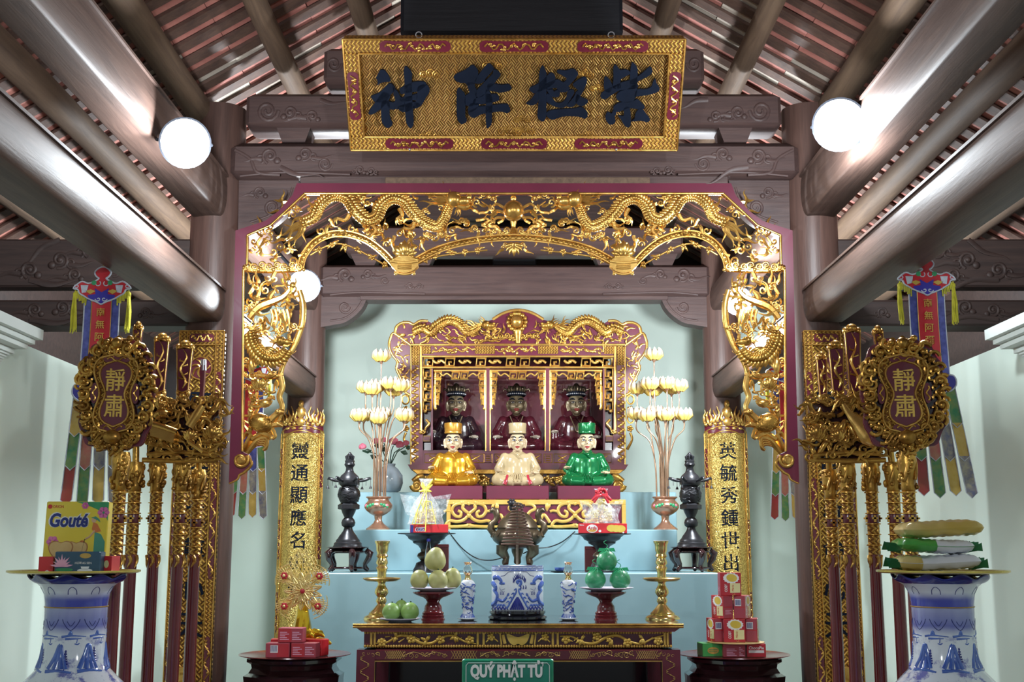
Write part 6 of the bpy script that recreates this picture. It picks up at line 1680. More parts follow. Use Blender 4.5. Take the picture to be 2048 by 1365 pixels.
o = thing('cardboard_disc', 'thin cardboard disc between the bottom cartons and the biscuit pyramid', 'tray', (Xof(1468, 1288, Yb_), Yb_ - .06, zc))
MB().lathe((Xof(1468, 1288, Yb_), Yb_ - .06, zc), [(.0001, 0), (.150, 0), (.150, .003), (.0001, .003)], 40, cap=False).build('disc', 'biscuit', o, 30)
z2 = zc + .0035; H = S(1265, 6.55) * 45
cube_box('left box in the second row of the biscuit pyramid', 1431, 1243, 1288, 6.585, -1.34, z2, 'front', 'right')
cube_box('front-facing box in the middle of the second row of the biscuit pyramid', 1467, 1243, 1288, 6.53, -.03, z2, 'front')
cube_box('right box in the second row of the biscuit pyramid', 1503, 1243, 1288, 6.585, 1.32, z2, 'front', 'left')
cube_box('left box in the third row of the biscuit pyramid', 1445, 1243, 1288, 6.57, -1.13, z2 + H + .0008, 'front', None)
cube_box('right box in the third row of the biscuit pyramid', 1485, 1243, 1288, 6.57, 1.13, z2 + H + .0008, 'front', 'left')
cube_box('topmost box of the biscuit pyramid', 1461, 1243, 1288, 6.55, .05, z2 + 2 * H + .0016, 'front')

# ------------------------------------------------------------------ on the offering table
def candlestick(u, label):
    Y = 6.79
    x = Xof(u, 1240, Y); t = thing('candlestick', label, 'candlestick', (x, Y, ZT), 'brass candlesticks')
    dz = ZT - Zof(1243, Y)
    def seg(nm, prof, mt='brass'): 
        P = [(r * S(v, Y), Zof(v, Y) + dz) for v, r in prof][::-1]
        MB().lathe((x, Y, 0), P, 28).build(nm, mt, t, 50)
    seg('base', [(1213, 8), (1218, 12), (1224, 17), (1229, 22), (1231, 25), (1233, 24), (1238, 33), (1241, 35), (1243, 35)][0:])
    seg('stem', [(1166, 10), (1172, 7), (1178, 9), (1184, 13), (1190, 14), (1195, 11), (1199, 8), (1203, 10), (1207, 11), (1213, 8)])
    seg('drip_pan', [(1158, 9), (1160, 36), (1162, 38), (1164, 36), (1167, 30), (1168, 10)])
    seg('upper_stem', [(1113, 10), (1117, 12), (1121, 9), (1126, 11), (1131, 12), (1136, 9), (1141, 12), (1145, 10), (1150, 9), (1158, 9)])
    seg('candle_cup', [(1087, 15), (1090, 15), (1093, 13), (1100, 12), (1106, 12), (1110, 10), (1113, 10)])
    seg('cup_lining', [(1085, 15.5), (1086.5, 15.5), (1087, 14)], 'porcelain')
    return t
candlestick(762, 'brass candlestick beside the plate of green mangoes')
candlestick(1325, 'brass candlestick at the right end of the table')
def plate(u, v, r, z, Y, label, mt='porcelain_plate', g='white offering plates'):
    x = Xof(u, v, Y); R = r * S(v, Y)
    t = thing('plate', label, 'plate', (x, Y, z), g)
    MB().lathe((x, Y, z), [(.0001, 0), (R * .55, 0), (R * .6, .004), (R * .93, .013), (R, .018), (R * .985, .020), (R * .9, .015), (R * .58, .008), (.0001, .007)], 40, cap=False).build('plate_body', mt, t, 60)
    return x
def fruit(name, label, u, v, rx, rz, Y, mt, z0, pear=0.0, stalk=True, group=None, tilt=0.0):
    x = Xof(u, v, Y); k = S(v, Y); t = thing(name, label, 'fruit', (x, Y, z0), group)
    R, H = rx * k, rz * 2 * k; n = 16
    P = []
    for i in range(n + 1):
        a = pi * i / n; q = sin(a) ** .9; zz = (1 - cos(a)) / 2
        q *= (1 - pear * max(0, zz - .35) ** 1.0)
        P.append((max(R * q, .0001), H * zz))
    M = Matrix.Translation((x, Y, z0)) @ Matrix.Rotation(tilt, 4, 'Y')
    MB().lathe((0, 0, 0), P, 24, cap=False).xf(M).build('fruit_body', mt, t, 180)
    if stalk: MB().tube([(0, 0, H * .985), (.002, 0, H + .006)], .004, n=6).xf(M).build('stalk', 'leaf_dark', t, 60)
    return t, x, H
YM = 6.555
plate(800, 1241, 41, ZT, YM, 'shallow white plate with green mangoes at the table corner')
for nm, u, rx, rz, Y in (('green mango at the left of the small plate', 782, 19, 17, YM - .01), ('green mango at the right of the small plate', 819, 19, 17.5, YM - .01), ('green mango at the back of the small plate', 801, 16, 19, YM + .075)):
    fruit('mango', nm, u, 1225, rx, rz, Y, 'mango_green', ZT + .009, .25, group='mangoes on the small plate', tilt=.05)
def pedestal_dish(u, label):
    Y = 6.76; x = Xof(u, 1235, Y); dz = ZT - Zof(1243, Y)
    t = thing('pedestal_dish', label, 'dish', (x, Y, ZT), 'red lacquer pedestal dishes')
    P = lambda pr: [(r * S(v, Y), Zof(v, Y) + dz) for v, r in pr][::-1]
    MB().lathe((x, Y, 0), P([(1186, 30), (1187, 41), (1190, 41), (1194, 34), (1199, 20), (1203, 15)]), 32).build('dish', 'red_lacquer', t, 50)
    MB().lathe((x, Y, 0), P([(1203, 15), (1208, 12), (1212, 14), (1216, 17), (1221, 18), (1225, 18), (1228, 20)]), 32).build('stem', 'red_lacquer', t, 50)
    MB().lathe((x, Y, 0), P([(1228, 20), (1229, 22), (1234, 21), (1235, 23), (1240, 22), (1241, 24), (1243, 24)]), 32).build('foot', 'red_lacquer', t, 50)
    return x, Y, Zof(1186, Y) + dz
x, Yd, zd = pedestal_dish(866, 'red lacquer pedestal dish carrying the yellow pomelos')
plate(866, 1183, 47, zd, Yd, 'white plate of yellow pomelos on a red pedestal')
for nm, u, rx, rz, Y, dz in (('yellow pomelo at the front left of its plate', 839, 19, 19.5, Yd - .035, 0), ('yellow pomelo at the front middle of its plate', 876, 20, 19.5, Yd - .06, 0), ('yellow pomelo behind at the right of its plate', 905, 18, 21, Yd + .03, 0), ('yellow pear-shaped pomelo on top of the heap', 868, 22.5, 24, Yd - .012, .098)):
    fruit('pomelo', nm, u, 1165, rx, rz, Y, 'pomelo_yellow', zd + .009 + dz, .42 if dz else .2, group='yellow pomelos', tilt=(.1 if dz else 0))
x, Yd, zd = pedestal_dish(1212, 'red lacquer pedestal dish carrying the netted green fruit')
plate(1213, 1182, 55, zd, Yd, 'wide white plate of netted green fruit on a red pedestal')
for nm, u, rx, rz, Y, dz in (('netted green pomelo at the left of the wide plate', 1191, 21.5, 20, Yd - .03, 0), ('netted green pomelo at the right of the wide plate', 1240, 21.5, 19.5, Yd - .03, 0), ('netted green pomelo on top of the other two', 1214, 21, 20.5, Yd - .02, .099)):
    t, x, H = fruit('netted_pomelo', nm, u, 1163, rx, rz, Y, 'green_net_fruit', zd + .009 + dz, .15, False, 'netted green pomelos')
    m = MB(); r = rx * S(1163, Y); zb = zd + .009 + dz
    for i in range(10):
        a = 2 * pi * i / 10; m.tube([(x + r * .72 * cos(a), Y + r * .72 * sin(a), zb + H * .84), (x + r * .3 * cos(a + .4), Y + r * .3 * sin(a + .4), zb + H * 1.02), (x + .006 * cos(a), Y + .006 * sin(a), zb + H * 1.09)], [.002, .0025, .002], n=4)
    for s_ in (-1, 1): m.prism([(x, zb + H * 1.04), (x + s_ * r * .25, zb + H * 1.0), (x + s_ * r * .85, zb + H * .93), (x + s_ * r * .7, zb + H * 1.12), (x + s_ * r * .2, zb + H * 1.1)], Y - .004, Y + .004)
    m.tube([(x + .02 * sin(q * 2 * pi) * q, Y, zb + H * 1.08 + .045 * q) for q in [j / 12 for j in range(13)]], .002, n=5)
    m.build('net_bag', 'net_green', t, 60)
def oil_lamp(u, label):
    Y = 6.70; x = Xof(u, 1235, Y); dz = ZT - Zof(1242, Y)
    t = thing('oil_lamp', label, 'lamp', (x, Y, ZT), 'blue and white oil lamps')
    P = lambda pr: [(r * S(v, Y), Zof(v, Y) + dz) for v, r in pr][::-1]
    MB().lathe((x, Y, 0), P([(1238.5, 8), (1238, 20), (1239, 20), (1241, 14), (1242, 12)]), 32).build('saucer', 'porcelain', t, 50)
    MB().lathe((x, Y, 0), P([(1161, 7), (1163, 11), (1167, 14), (1174, 15.5), (1182, 14.5), (1195, 12.5), (1210, 10.5), (1224, 9.5), (1230, 10.5), (1238, 15)]), 32).build('body', 'porcelain', t, 60)
    m = MB(); rr = random.Random(int(u))
    for i in range(46):
        v = rr.uniform(1168, 1226); a = rr.uniform(-pi, 0); 
        r = (15.5 - (v - 1172) * .11) * S(v, Y)
        P2 = [(x + (r + .001) * cos(a + .35 * j * rr.uniform(.4, 1)), Y + (r + .001) * sin(a + .35 * j * rr.uniform(.4, 1)), Zof(v + 3.0 * sin(j + i), Y) + dz) for j in range(4)]
        m.tube(P2, [.0022, .0034, .003, .0012], n=5)
    for i in range(14):
        a = -pi * i / 13; m.tube([(x + 10.5 * S(1230, Y) * cos(a), Y + 10.5 * S(1230, Y) * sin(a), Zof(1229, Y) + dz), (x + 14.5 * S(1237, Y) * cos(a), Y + 14.5 * S(1237, Y) * sin(a), Zof(1236.5, Y) + dz)], [.001, .0028], n=5)
    m.build('painted_dragon', 'cobalt_light', t, 60)
    MB().lathe((x, Y, 0), P([(1152, 4), (1153, 5.5), (1156, 5), (1158, 6), (1161, 7)]), 24).build('burner', 'brass', t, 50)
    MB().lathe((x, Y, 0), P([(1126, 9), (1128, 7), (1133, 5.5), (1138, 8), (1144, 9.5), (1149, 8), (1152, 5)]), 28, cap=False).build('glass_chimney', 'glass', t, 180)
    return t
oil_lamp(935, 'blue and white oil lamp left of the incense bowl')
oil_lamp(1137, 'blue and white oil lamp right of the incense bowl')
# incense bowl with painted dragons
YI = 6.80; XI = Xof(1035, 1200, YI); dzI = ZT - Zof(1245, YI)
t = thing('incense_bowl', 'large blue and white incense bowl painted with two dragons, on a black base', 'bowl', (XI, YI, ZT))
kz = S(1190, YI); RB = 52 * kz
zb0_ = ZT + .052; zb1 = zb0_ + 85 * kz
MB().lathe((XI, YI, ZT), [(RB * 1.06, 0), (RB * 1.13, .006), (RB * 1.13, .018), (RB * 1.02, .026), (RB * 1.08, .034), (RB * 1.08, .046), (RB * .98, .052)], 48).build('base', 'black_lacquer', t, 40)
MB().lathe((XI, YI, 0), [(RB * .97, zb0_), (RB, zb0_ + .006), (RB, zb1 - .006), (RB * .985, zb1), (RB * .93, zb1), (RB * .92, zb1 - .02)], 64, cap=False).build('bowl_body', 'porcelain', t, 50)
MB().lathe((XI, YI, zb1 - .014), [(RB * .93, 0), (RB * .6, .006), (RB * .35, .016), (.0001, .022)], 40, cap=False).build('sand', 'sand_white', t, 60)
UB, VB = 1035.0, 1224.0
def onbowl(u, v, d=.0015):
    a = (u - UB) / 52.0; a = max(-1.45, min(1.45, math.asin(max(-.995, min(.995, a))) if abs(a) < 1 else 1.45 * a))
    return (XI + (RB + d) * sin(a), YI - (RB + d) * cos(a), zb0_ + (VB - v) * kz)
def btube(m, pts, r, n=5): 
    C = catmull(pts, 5); L = len(C)
    R = r if not isinstance(r, (list, tuple)) else [r[0] + (r[-1] - r[0]) * i / (L - 1) for i in range(L)]
    R = [q * kz for q in R] if isinstance(R, list) else [R * kz] * L
    m.tube([onbowl(c[0], c[1], .0012 - .55 * q) for c, q in zip(C, R)], R, n=8)
m = MB()
for i in range(40):
    u = 985 + 100 * i / 39; btube(m, [(u, 1141), (u + 1.5, 1144), (u, 1147)], .8, 4)
btube(m, [(984 + 102 * i / 30, 1138.5) for i in range(31)], .7); btube(m, [(984 + 102 * i / 30, 1147.5) for i in range(31)], .8)
m.build('rim_pattern', 'cobalt_light', t, 60)
for s_, nm in ((-1, 'l'), (1, 'r')):
    M_ = lambda u: UB + s_ * (UB - u) * -1 if s_ > 0 else u
    MU = (lambda u: u) if s_ < 0 else (lambda u: 2 * UB - u)
    m = MB()
    btube(m, [(MU(u), v) for u, v in ((988, 1162), (994, 1160), (1000, 1164), (1004, 1170))], [6, 4], 6); btube(m, [(MU(u), v) for u, v in ((986, 1172), (992, 1180), (990, 1188))], [8, 5], 6); btube(m, [(MU(1000), 1172), (MU(1010), 1172)], [3.4, 2.4])
    btube(m, [(MU(u), v) for u, v in ((988, 1185), (995, 1195), (992, 1208), (985, 1214))], [5, 6], 6); btube(m, [(MU(u), v) for u, v in ((996, 1203), (1006, 1206), (1014, 1198))], [4, 2.4])
    for k in (-.6, -.1, .4, .9): btube(m, [(MU(1014), 1197), (MU(1014 + 5 * cos(k - .6)), 1197 + 7 * sin(k - 1.4))], [1.1, .5])
    for k in range(5): btube(m, [(MU(985 + 5 * k), 1217 - 2 * (k % 2)), (MU(988 + 5 * k), 1213), (MU(991 + 5 * k), 1216)], [2.4, 1.6])
    m.build('painted_dragon', 'cobalt_light', t, 60)
    m = MB(); btube(m, [(MU(u), v) for u, v in ((1002, 1158), (1010, 1156), (1017, 1150), (1026, 1149.5))], [.7, .3]); m.build('painted_whisker', 'cobalt', t, 60); m = MB(); btube(m, [(MU(1000), 1180), (MU(1002), 1185), (MU(1010), 1182)], .4)
    m.build('painted_whisker', 'cobalt', t, 60); m = MB()
    for k in range(3): btube(m, [(MU(1002 + 3 * k), 1194), (MU(1001.5 + 3 * k), 1190), (MU(1003 + 3 * k), 1187)], [1, .4])
    m.build('painted_flame', 'cobalt', t, 60); m = MB()
    for k in range(5): btube(m, [(MU(984 + 6.4 * k), 1222.5), (MU(987 + 6.4 * k), 1217.5), (MU(990 + 6.4 * k), 1222.5)], [1.6, 1.6])
    m.build('painted_scallops', 'cobalt', t, 60)
m = MB(); btube(m, [(UB + 2, 1172), (UB - 1, 1168), (UB + 5, 1166), (UB + 7, 1172), (UB + 3, 1177)], [3.4, 2.6], 6); m.build('painted_pearl', 'cobalt_light', t, 60)
m = MB()
for i in range(9): 
    a = -2.9 + i * .33; u0, v0 = UB + 3 + 11 * cos(a), 1172 + 10 * sin(a)
    btube(m, [(u0, v0), (u0 + 2 * sin(i), v0 - 5), (u0 - 1, v0 - 10)], [1.9, .4])
for k in range(3): btube(m, [(UB + 6 + 5 * k, 1182), (UB + 6.5 + 5 * k, 1178), (UB + 5.5 + 5 * k, 1175)], [1.8, .4])
m.build('painted_flames', 'cobalt', t, 60)
m = MB()
for i in range(7): btube(m, [(UB - 14 + 4.4 * i, 1222), (UB - 7 + 2.2 * i, 1208), (UB - 1 + .3 * i, 1198)], [2.2, .8])
m.build('painted_mountain', 'cobalt', t, 60)
m = MB()
for s_ in (-1, 1):
    for k in range(4): btube(m, [(UB + s_ * (22 - 5 * k), 1220 - 8 * k), (UB + s_ * (16 - 4.4 * k), 1212 - 8 * k), (UB + s_ * (18 - 5 * k), 1206 - 8 * k), (UB + s_ * (22 - 5 * k), 1209 - 8 * k)], [2.2, 1])
m.build('painted_waves', 'cobalt_light', t, 60)
# incense coil hung round its stick
o = thing('incense_coil', 'cone of spiral incense hanging on a stick stuck in the bowl', 'incense', (XI, YI, zb1), None)
zt_ = Zof(1008, YI); zbm = Zof(1092, YI)
MB().tube([(XI - .002, YI, zb1 - .004), (XI - .002, YI, zt_)], .0065, n=8).build('stick', 'stick_grey', o, 60)
n = 14 * 24; P = []
for i in range(n):
    q = i / (n - 1); a = q * 14 * 2 * pi; r = (7 + 26 * q) * S(1050, YI); P.append((XI + r * cos(a), YI + r * sin(a), zt_ + (zbm - zt_) * q - .004 * sin(a)))
MB().tube(P, .0042, n=6).build('spiral', 'incense_coil', o, 60)
MB().tube([(XI - .02, YI, zt_), (XI, YI, zt_ + .004), (XI + .02, YI, zt_)], .004, n=6).build('crossbar', 'stick_grey', o, 60)

# ------------------------------------------------------------------ lowest tier: bronze burner, goblets, lanterns
YBn = 8.35; XB = Xof(1035, 1080, YBn); kb = S(1070, YBn)
def bz(v): return Z1 + .058 + (1124 - v) * kb
st = thing('burner_stand', 'low dark red round stand under the bronze burner', 'stand', (XB, YBn, Z1))
MB().lathe((XB, YBn, Z1), [(.135, 0), (.14, .012), (.128, .02), (.14, .028), (.14, .038), (.125, .045)], 40).build('stand_top', 'red_lacquer', st, 40)
m = MB()
for i in range(5): a = 2 * pi * i / 5 - pi / 2; m.ball((XB + .13 * cos(a), YBn + .13 * sin(a), Z1 + .012), (.02, .02, .012), 8, 6)
m.build('stand_foot', 'red_lacquer', st, 60)
t = thing('bronze_burner', 'bronze tripod incense burner with upright dragon handles and lion lid', 'burner', (XB, YBn, bz(1124)))
MB().lathe((XB, YBn, 0), [(.0001, bz(1096)), (22 * kb, bz(1094)), (38 * kb, bz(1088)), (48 * kb, bz(1080)), (52 * kb, bz(1072)), (50 * kb, bz(1065)), (44 * kb, bz(1060)), (40 * kb, bz(1057)), (42 * kb, bz(1054))], 40, cap=False).build('bowl', 'bronze', t, 60)
MB().lathe((XB, YBn, 0), [(42 * kb, bz(1054)), (40 * kb, bz(1050)), (36 * kb, bz(1042)), (28 * kb, bz(1032)), (18 * kb, bz(1024)), (8 * kb, bz(1020)), (.0001, bz(1019))], 40, cap=False).build('lid', 'bronze', t, 60)
m = MB()
for i in range(18): a = 2 * pi * i / 18; m.tube([(XB + 51 * kb * cos(a), YBn + 51 * kb * sin(a), bz(1072)), (XB + 48 * kb * cos(a + .12), YBn + 48 * kb * sin(a + .12), bz(1064)), (XB + 47 * kb * cos(a + .2), YBn + 47 * kb * sin(a + .2), bz(1067))], [.012, .010, .004], n=6)
m.build('relief_band', 'bronze', t, 60)
for i in range(3):
    a = 2 * pi * i / 3 - pi / 2 + pi / 3 * (1 if True else 0)
    c, s_ = cos(a), sin(a)
    MB().tube([(XB + 34 * kb * c, YBn + 34 * kb * s_, bz(1090)), (XB + 36 * kb * c, YBn + 36 * kb * s_, bz(1102)), (XB + 26 * kb * c, YBn + 26 * kb * s_, bz(1113)), (XB + 28 * kb * c, YBn + 28 * kb * s_, bz(1122)), (XB + 33 * kb * c, YBn + 33 * kb * s_, bz(1124) + .004)], [.045, .040, .024, .026, .016], n=10).build('leg', 'bronze', t, 60)
for s_ in (-1, 1):
    MB().tube([(XB + s_ * q * kb, YBn, bz(v)) for q, v in ((47, 1066), (54, 1056), (52, 1046), (44, 1040), (41, 1030), (44, 1020), (50, 1018), (55, 1022))], [.024, .026, .024, .02, .022, .026, .02, .008], n=10).build('handle', 'bronze', t, 60)
m = MB(); c = (XB - 8 * kb, YBn, bz(1014)); m.ball(c, (.032, .03, .03), 10, 8); m.ball((c[0] - .012, c[1] - .02, c[2] + .03), (.024, .024, .024), 10, 8)
for i in range(7): m.ball((c[0] - .012 + .022 * cos(i), c[1] - .01, c[2] + .035 + .02 * sin(i)), .010, 6, 5)
m.tube([(c[0] + .03, c[1], c[2]), (c[0] + .06, c[1], c[2] + .02), (c[0] + .07, c[1], c[2])], [.012, .01, .004], n=6); m.build('lion_finial', 'black_metal', t, 60)
def goblet(u, v, label):
    Y = 8.2; x = Xof(u, 1100, Y); k = S(1100, Y); z = lambda q: Z1 + (1147 - q) * k
    t = thing('goblet_stand', label, 'stand', (x, Y, Z1), 'dark goblet stands')
    MB().lathe((x, Y, 0), [(58 * k, z(v - 1.5)), (58 * k, z(v)), (44 * k, z(v + 1.5)), (38 * k, z(v + 6)), (36 * k, z(v + 10)), (28 * k, z(v + 14)), (27 * k, z(v + 18)), (17 * k, z(v + 23)), (12 * k, z(v + 30))][::-1], 40).build('dish', 'black_metal', t, 40)
    MB().lathe((x, Y, 0), [(12 * k, z(v + 30)), (11 * k, z(1106)), (17 * k, z(1110)), (19 * k, z(1115)), (15 * k, z(1120)), (11 * k, z(1124))][::-1], 32).build('stem', 'bronze', t, 50)
    MB().lathe((x, Y, 0), [(11 * k, z(1124)), (20 * k, z(1128)), (23 * k, z(1136)), (26 * k, z(1141)), (27 * k, Z1)][::-1], 32).build('foot', 'black_metal', t, 50)
    return x, Y, z(v - 1.5)
xg1, Yg1, zg1 = goblet(853, 1071, 'black goblet stand under the gift tied with yellow ribbon')
xg2, Yg2, zg2 = goblet(1204, 1072, 'black goblet stand under the gift with the red rosette')
t, put, w, h, M = carton('biscuit_packet', 'long red packet with blue and white lettering under the yellow-ribboned gift', 'box', 820, 896, 1055, zg1 + .001, Yg1 - .05, .06, 'bright_red_box', .0, 'long red packets', h=.056)
put('end_band', 'print_blue', lambda m, w, h: m.box((-w * .49, -.0008, h * .06), (-w * .41, 0, h * .94))); 
put('lettering_outline', 'card_white', lambda m, w, h: glyph(m, 'OREO', -w * .22, h * .42, 0, height=h * .52, width=w * .28, thick=.0008, bold=.08, shear=.2)); put('lettering', 'print_blue', lambda m, w, h: glyph(m, 'OREO', -w * .22, h * .42, -.0006, height=h * .40, width=w * .25, thick=.001, bold=.02, shear=.2))
t, put, w, h, M = carton('biscuit_packet', 'long red packet picturing yellow biscuits under the red-rosette gift', 'box', 1157, 1254, 1051, zg2 + .001, Yg2 - .05, .06, 'bright_red_box', .0, 'long red packets', h=.066)
put('maker_mark', 'card_white', lambda m, w, h: glyph(m, 'Bibica', -w * .43, h * .84, 0, height=h * .12, width=w * .09, thick=.0008, bold=.03))
put('badge', 'card_white', lambda m, w, h: disc(m, -w * .22, h * .48, w * .115, h * .42)); put('badge_lettering', 'print_red', lambda m, w, h: glyph(m, 'Arda', -w * .22, h * .55, -.001, height=h * .34, width=w * .19, thick=.001, bold=.02, shear=.1)); put('badge_band', 'gold_yellow', lambda m, w, h: disc(m, -w * .22, h * .28, w * .085, h * .12, -.0018))
for k in range(3): put('printed_biscuit', 'biscuit_yellow', lambda m, w, h: disc(m, w * (.18 + .095 * k), h * (.52 - .03 * k), w * .10, h * .36, -.0010 - .0004 * k))
put('small_badge', 'card_white', lambda m, w, h: (disc(m, -w * .06, h * .24, w * .028, h * .12), disc(m, w * .42, h * .1, w * .022, h * .09)))
def gift(u, v0, zb, Y, label, ribbon, ru, rv, flat_top):
    x = Xof(u, v0, Y); k = S(v0, Y); H = Zof(v0, Y) - zb
    t = thing('wrapped_gift', label, 'gift', (x, Y, zb), 'gifts wrapped in cellophane')
    def wrap(a, b):
        th = 2 * pi * a; r = (.10 * (1 - b) ** .55 + .055 * (b > .0) * 0) if b < .74 else .012 + .09 * (b - .74)
        r = .100 * (1 - .10 * b) * (1 - (b / .74) ** 2.2) + .014 if b < .74 else .014 + .12 * (b - .74)
        r *= 1 + .07 * sin(7 * th + b * 9) + .04 * sin(13 * th - b * 17)
        return (x + r * cos(th) * 1.0, Y + r * sin(th) * .62, zb + H * b)
    MB().grid(wrap, 44, 22, True).build('cellophane', 'cellophane', t, 50)
    for s_ in (-1, 1):      # wings of loose film at each side
        m = MB(); vs = []; 
        for j in range(7):
            q = j / 6
            for i in range(6):
                p = i / 5; vs.append((x + s_ * (.05 + p * (.125 if flat_top else .10)) * (1.0 - .25 * (1 - q)), Y - .02 + .012 * sin(i * 2.2 + j * 1.3), zb + H * (.10 + .50 * q - .06 * p * q + .12 * p)))
        m.add(vs, [(j * 6 + i, j * 6 + i + 1, j * 6 + i + 7, j * 6 + i + 6) for j in range(6) for i in range(5)])
        m.build('film_wing', 'cellophane', t, 60)
    # contents
    for i, (dx, dz, w_, h_, mt) in enumerate(((-.045, .01, .05, .085, 'candy_gold'), (.045, .01, .055, .095, 'candy_gold'), (0, .09, .045, .075, 'candy_gold'), (0, .0, .035, .10, 'biscuit'))):
        m = MB(); rr = random.Random(i); m.rbox((x + dx - w_ / 2, Y - .02, zb + dz), (x + dx + w_ / 2, Y + .02, zb + dz + h_), .008)
        for j in range(12): m.ball((x + dx + rr.uniform(-.5, .5) * w_, Y - .022, zb + dz + rr.uniform(.1, .9) * h_), .007, 6, 5)
        m.build('sweet_bag', mt, t, 40)
    if ribbon == 'yellow':
        m = MB(); zk = zb + H * .74
        m.ball((x, Y - .01, zk), (.022, .02, .016), 10, 7)
        for i, (a, L) in enumerate(((.7, .06), (1.0, .085), (2.3, .05), (2.0, .06), (3.3, .045), (-.2, .04))): m.tube([(x, Y - .015, zk), (x + L * .5 * cos(a), Y - .025, zk + L * .5 * sin(a)), (x + L * cos(a), Y - .02, zk + L * sin(a))], [.010, .009, .004], n=6, flat=(1, .4))
        m.build('bow', 'ribbon_yellow', t, 60)
        m = MB(); m.tube([(x + .003, Y - .03, zk), (x + .012, Y - .075, zb + H * .35), (x + .006, Y - .085, zb - .05)], .0035, n=6); m.tube([(x - .003, Y - .03, zk), (x - .05, Y - .07, zb + H * .3), (x - .065, Y - .07, zb)], .003, n=6)
        m.build('ribbon_tail', 'ribbon_yellow', t, 60)
        m = MB()
        for (a, b) in (((-.035, .01), (.0, .15)), ((.075, .0), (.04, .15)), ((.0, .15), (.04, .15)), ((-.085, .0), (.075, .0)), ((-.085, .0), (-.02, .17)), ((.02, .01), (-.03, .15))): m.tube([(x + a[0], Y - .066, zb + a[1]), (x + b[0], Y - .05, zb + b[1])], .0026, n=5)
        m.build('gold_frame', 'ribbon_yellow', t, 60)
    else:
        m = MB(); zk = zb + H * .86; rr = random.Random(2)
        for i in range(46):
            a = rr.uniform(0, 2 * pi); e = rr.uniform(-.6, 1.2); L = rr.uniform(.026, .04)
            c = (x + L * cos(a) * cos(e), Y - .015 + L * .7 * sin(a) * cos(e), zk + L * .9 * sin(e)); m.ball(c, (.010, .008, .010), 7, 5)
        m.build('rosette', 'petal_red', t, 60)
        m = MB()
        for a in (-.5, pi + .5, -.9, pi + .8): m.tube([(x, Y - .03, zk - .01), (x + .04 * cos(a), Y - .05, zk - .02), (x + .075 * cos(a), Y - .045, zk - .02 + .06 * sin(a))], [.010, .012, .008], n=6, flat=(1, .4))
        m.build('ribbon_tail', 'petal_red', t, 60)
gift(852, 958, zg1 + .059, Yg1 + .005, 'cellophane gift of gold sweets tied with yellow ribbon', 'yellow', 0, 0, True)
gift(1202, 978, zg2 + .069, Yg2 + .005, 'cellophane gift of sweets topped with a red ribbon rosette', 'red', 0, 0, False)
# bottle, small cartons, cup
Yc = 8.06; x = Xof(857, 1100, Yc); k = S(1100, Yc)
t = thing('bottle', 'clear plastic bottle with a blue cap behind the yellow pomelos', 'bottle', (x, Yc, Z1))
MB().lathe((x, Yc, Z1), [(7 * k, 0), (7.5 * k, .005), (7.5 * k, .10), (6.5 * k, .14), (3.4 * k, .19), (3.2 * k, .205)], 24).build('bottle_body', 'glass', t, 60)
MB().lathe((x, Yc, Z1 + .205), [(3.8 * k, 0), (3.8 * k, .016), (3.4 * k, .018)], 20).build('cap', 'cap_blue', t, 50)
for nm, u0, u1, v0, yy in (('small dark red carton beside the left goblet stand', 868, 897, 1090, 8.34), ('small dark red carton beside the right goblet stand', 1170, 1196, 1094, 8.34)):
    x0_, _, z_ = W(u0, v0, yy); x1_ = Xof(u1, v0, yy)
    t = thing('keepsake_box', nm, 'box', ((x0_ + x1_) / 2, yy, Z1), 'small red cartons'); MB().rbox((x0_, yy, Z1), (x1_, yy + .07, z_), .003).build('carton', 'carton_brown', t, 0); MB().rbox((x0_ - .002, yy - .002, z_ - .02), (x1_ + .002, yy + .072, z_ + .002), .003).build('lid', 'red_lacquer', t, 0)
x = Xof(1120, 1145, 8.1); t = thing('tea_cup', 'small painted cup on a dark saucer right of the incense bowl', 'cup', (x, 8.1, Z1))
MB().lathe((x, 8.1, Z1), [(.035, 0), (.06, .006), (.066, .012), (.0001, .008)], 28, cap=False).build('saucer', 'black_metal', t, 60)
MB().lathe((x, 8.1, Z1 + .009), [(.022, 0), (.034, .01), (.037, .026), (.034, .026)], 24).build('cup', 'cobalt_light', t, 60)
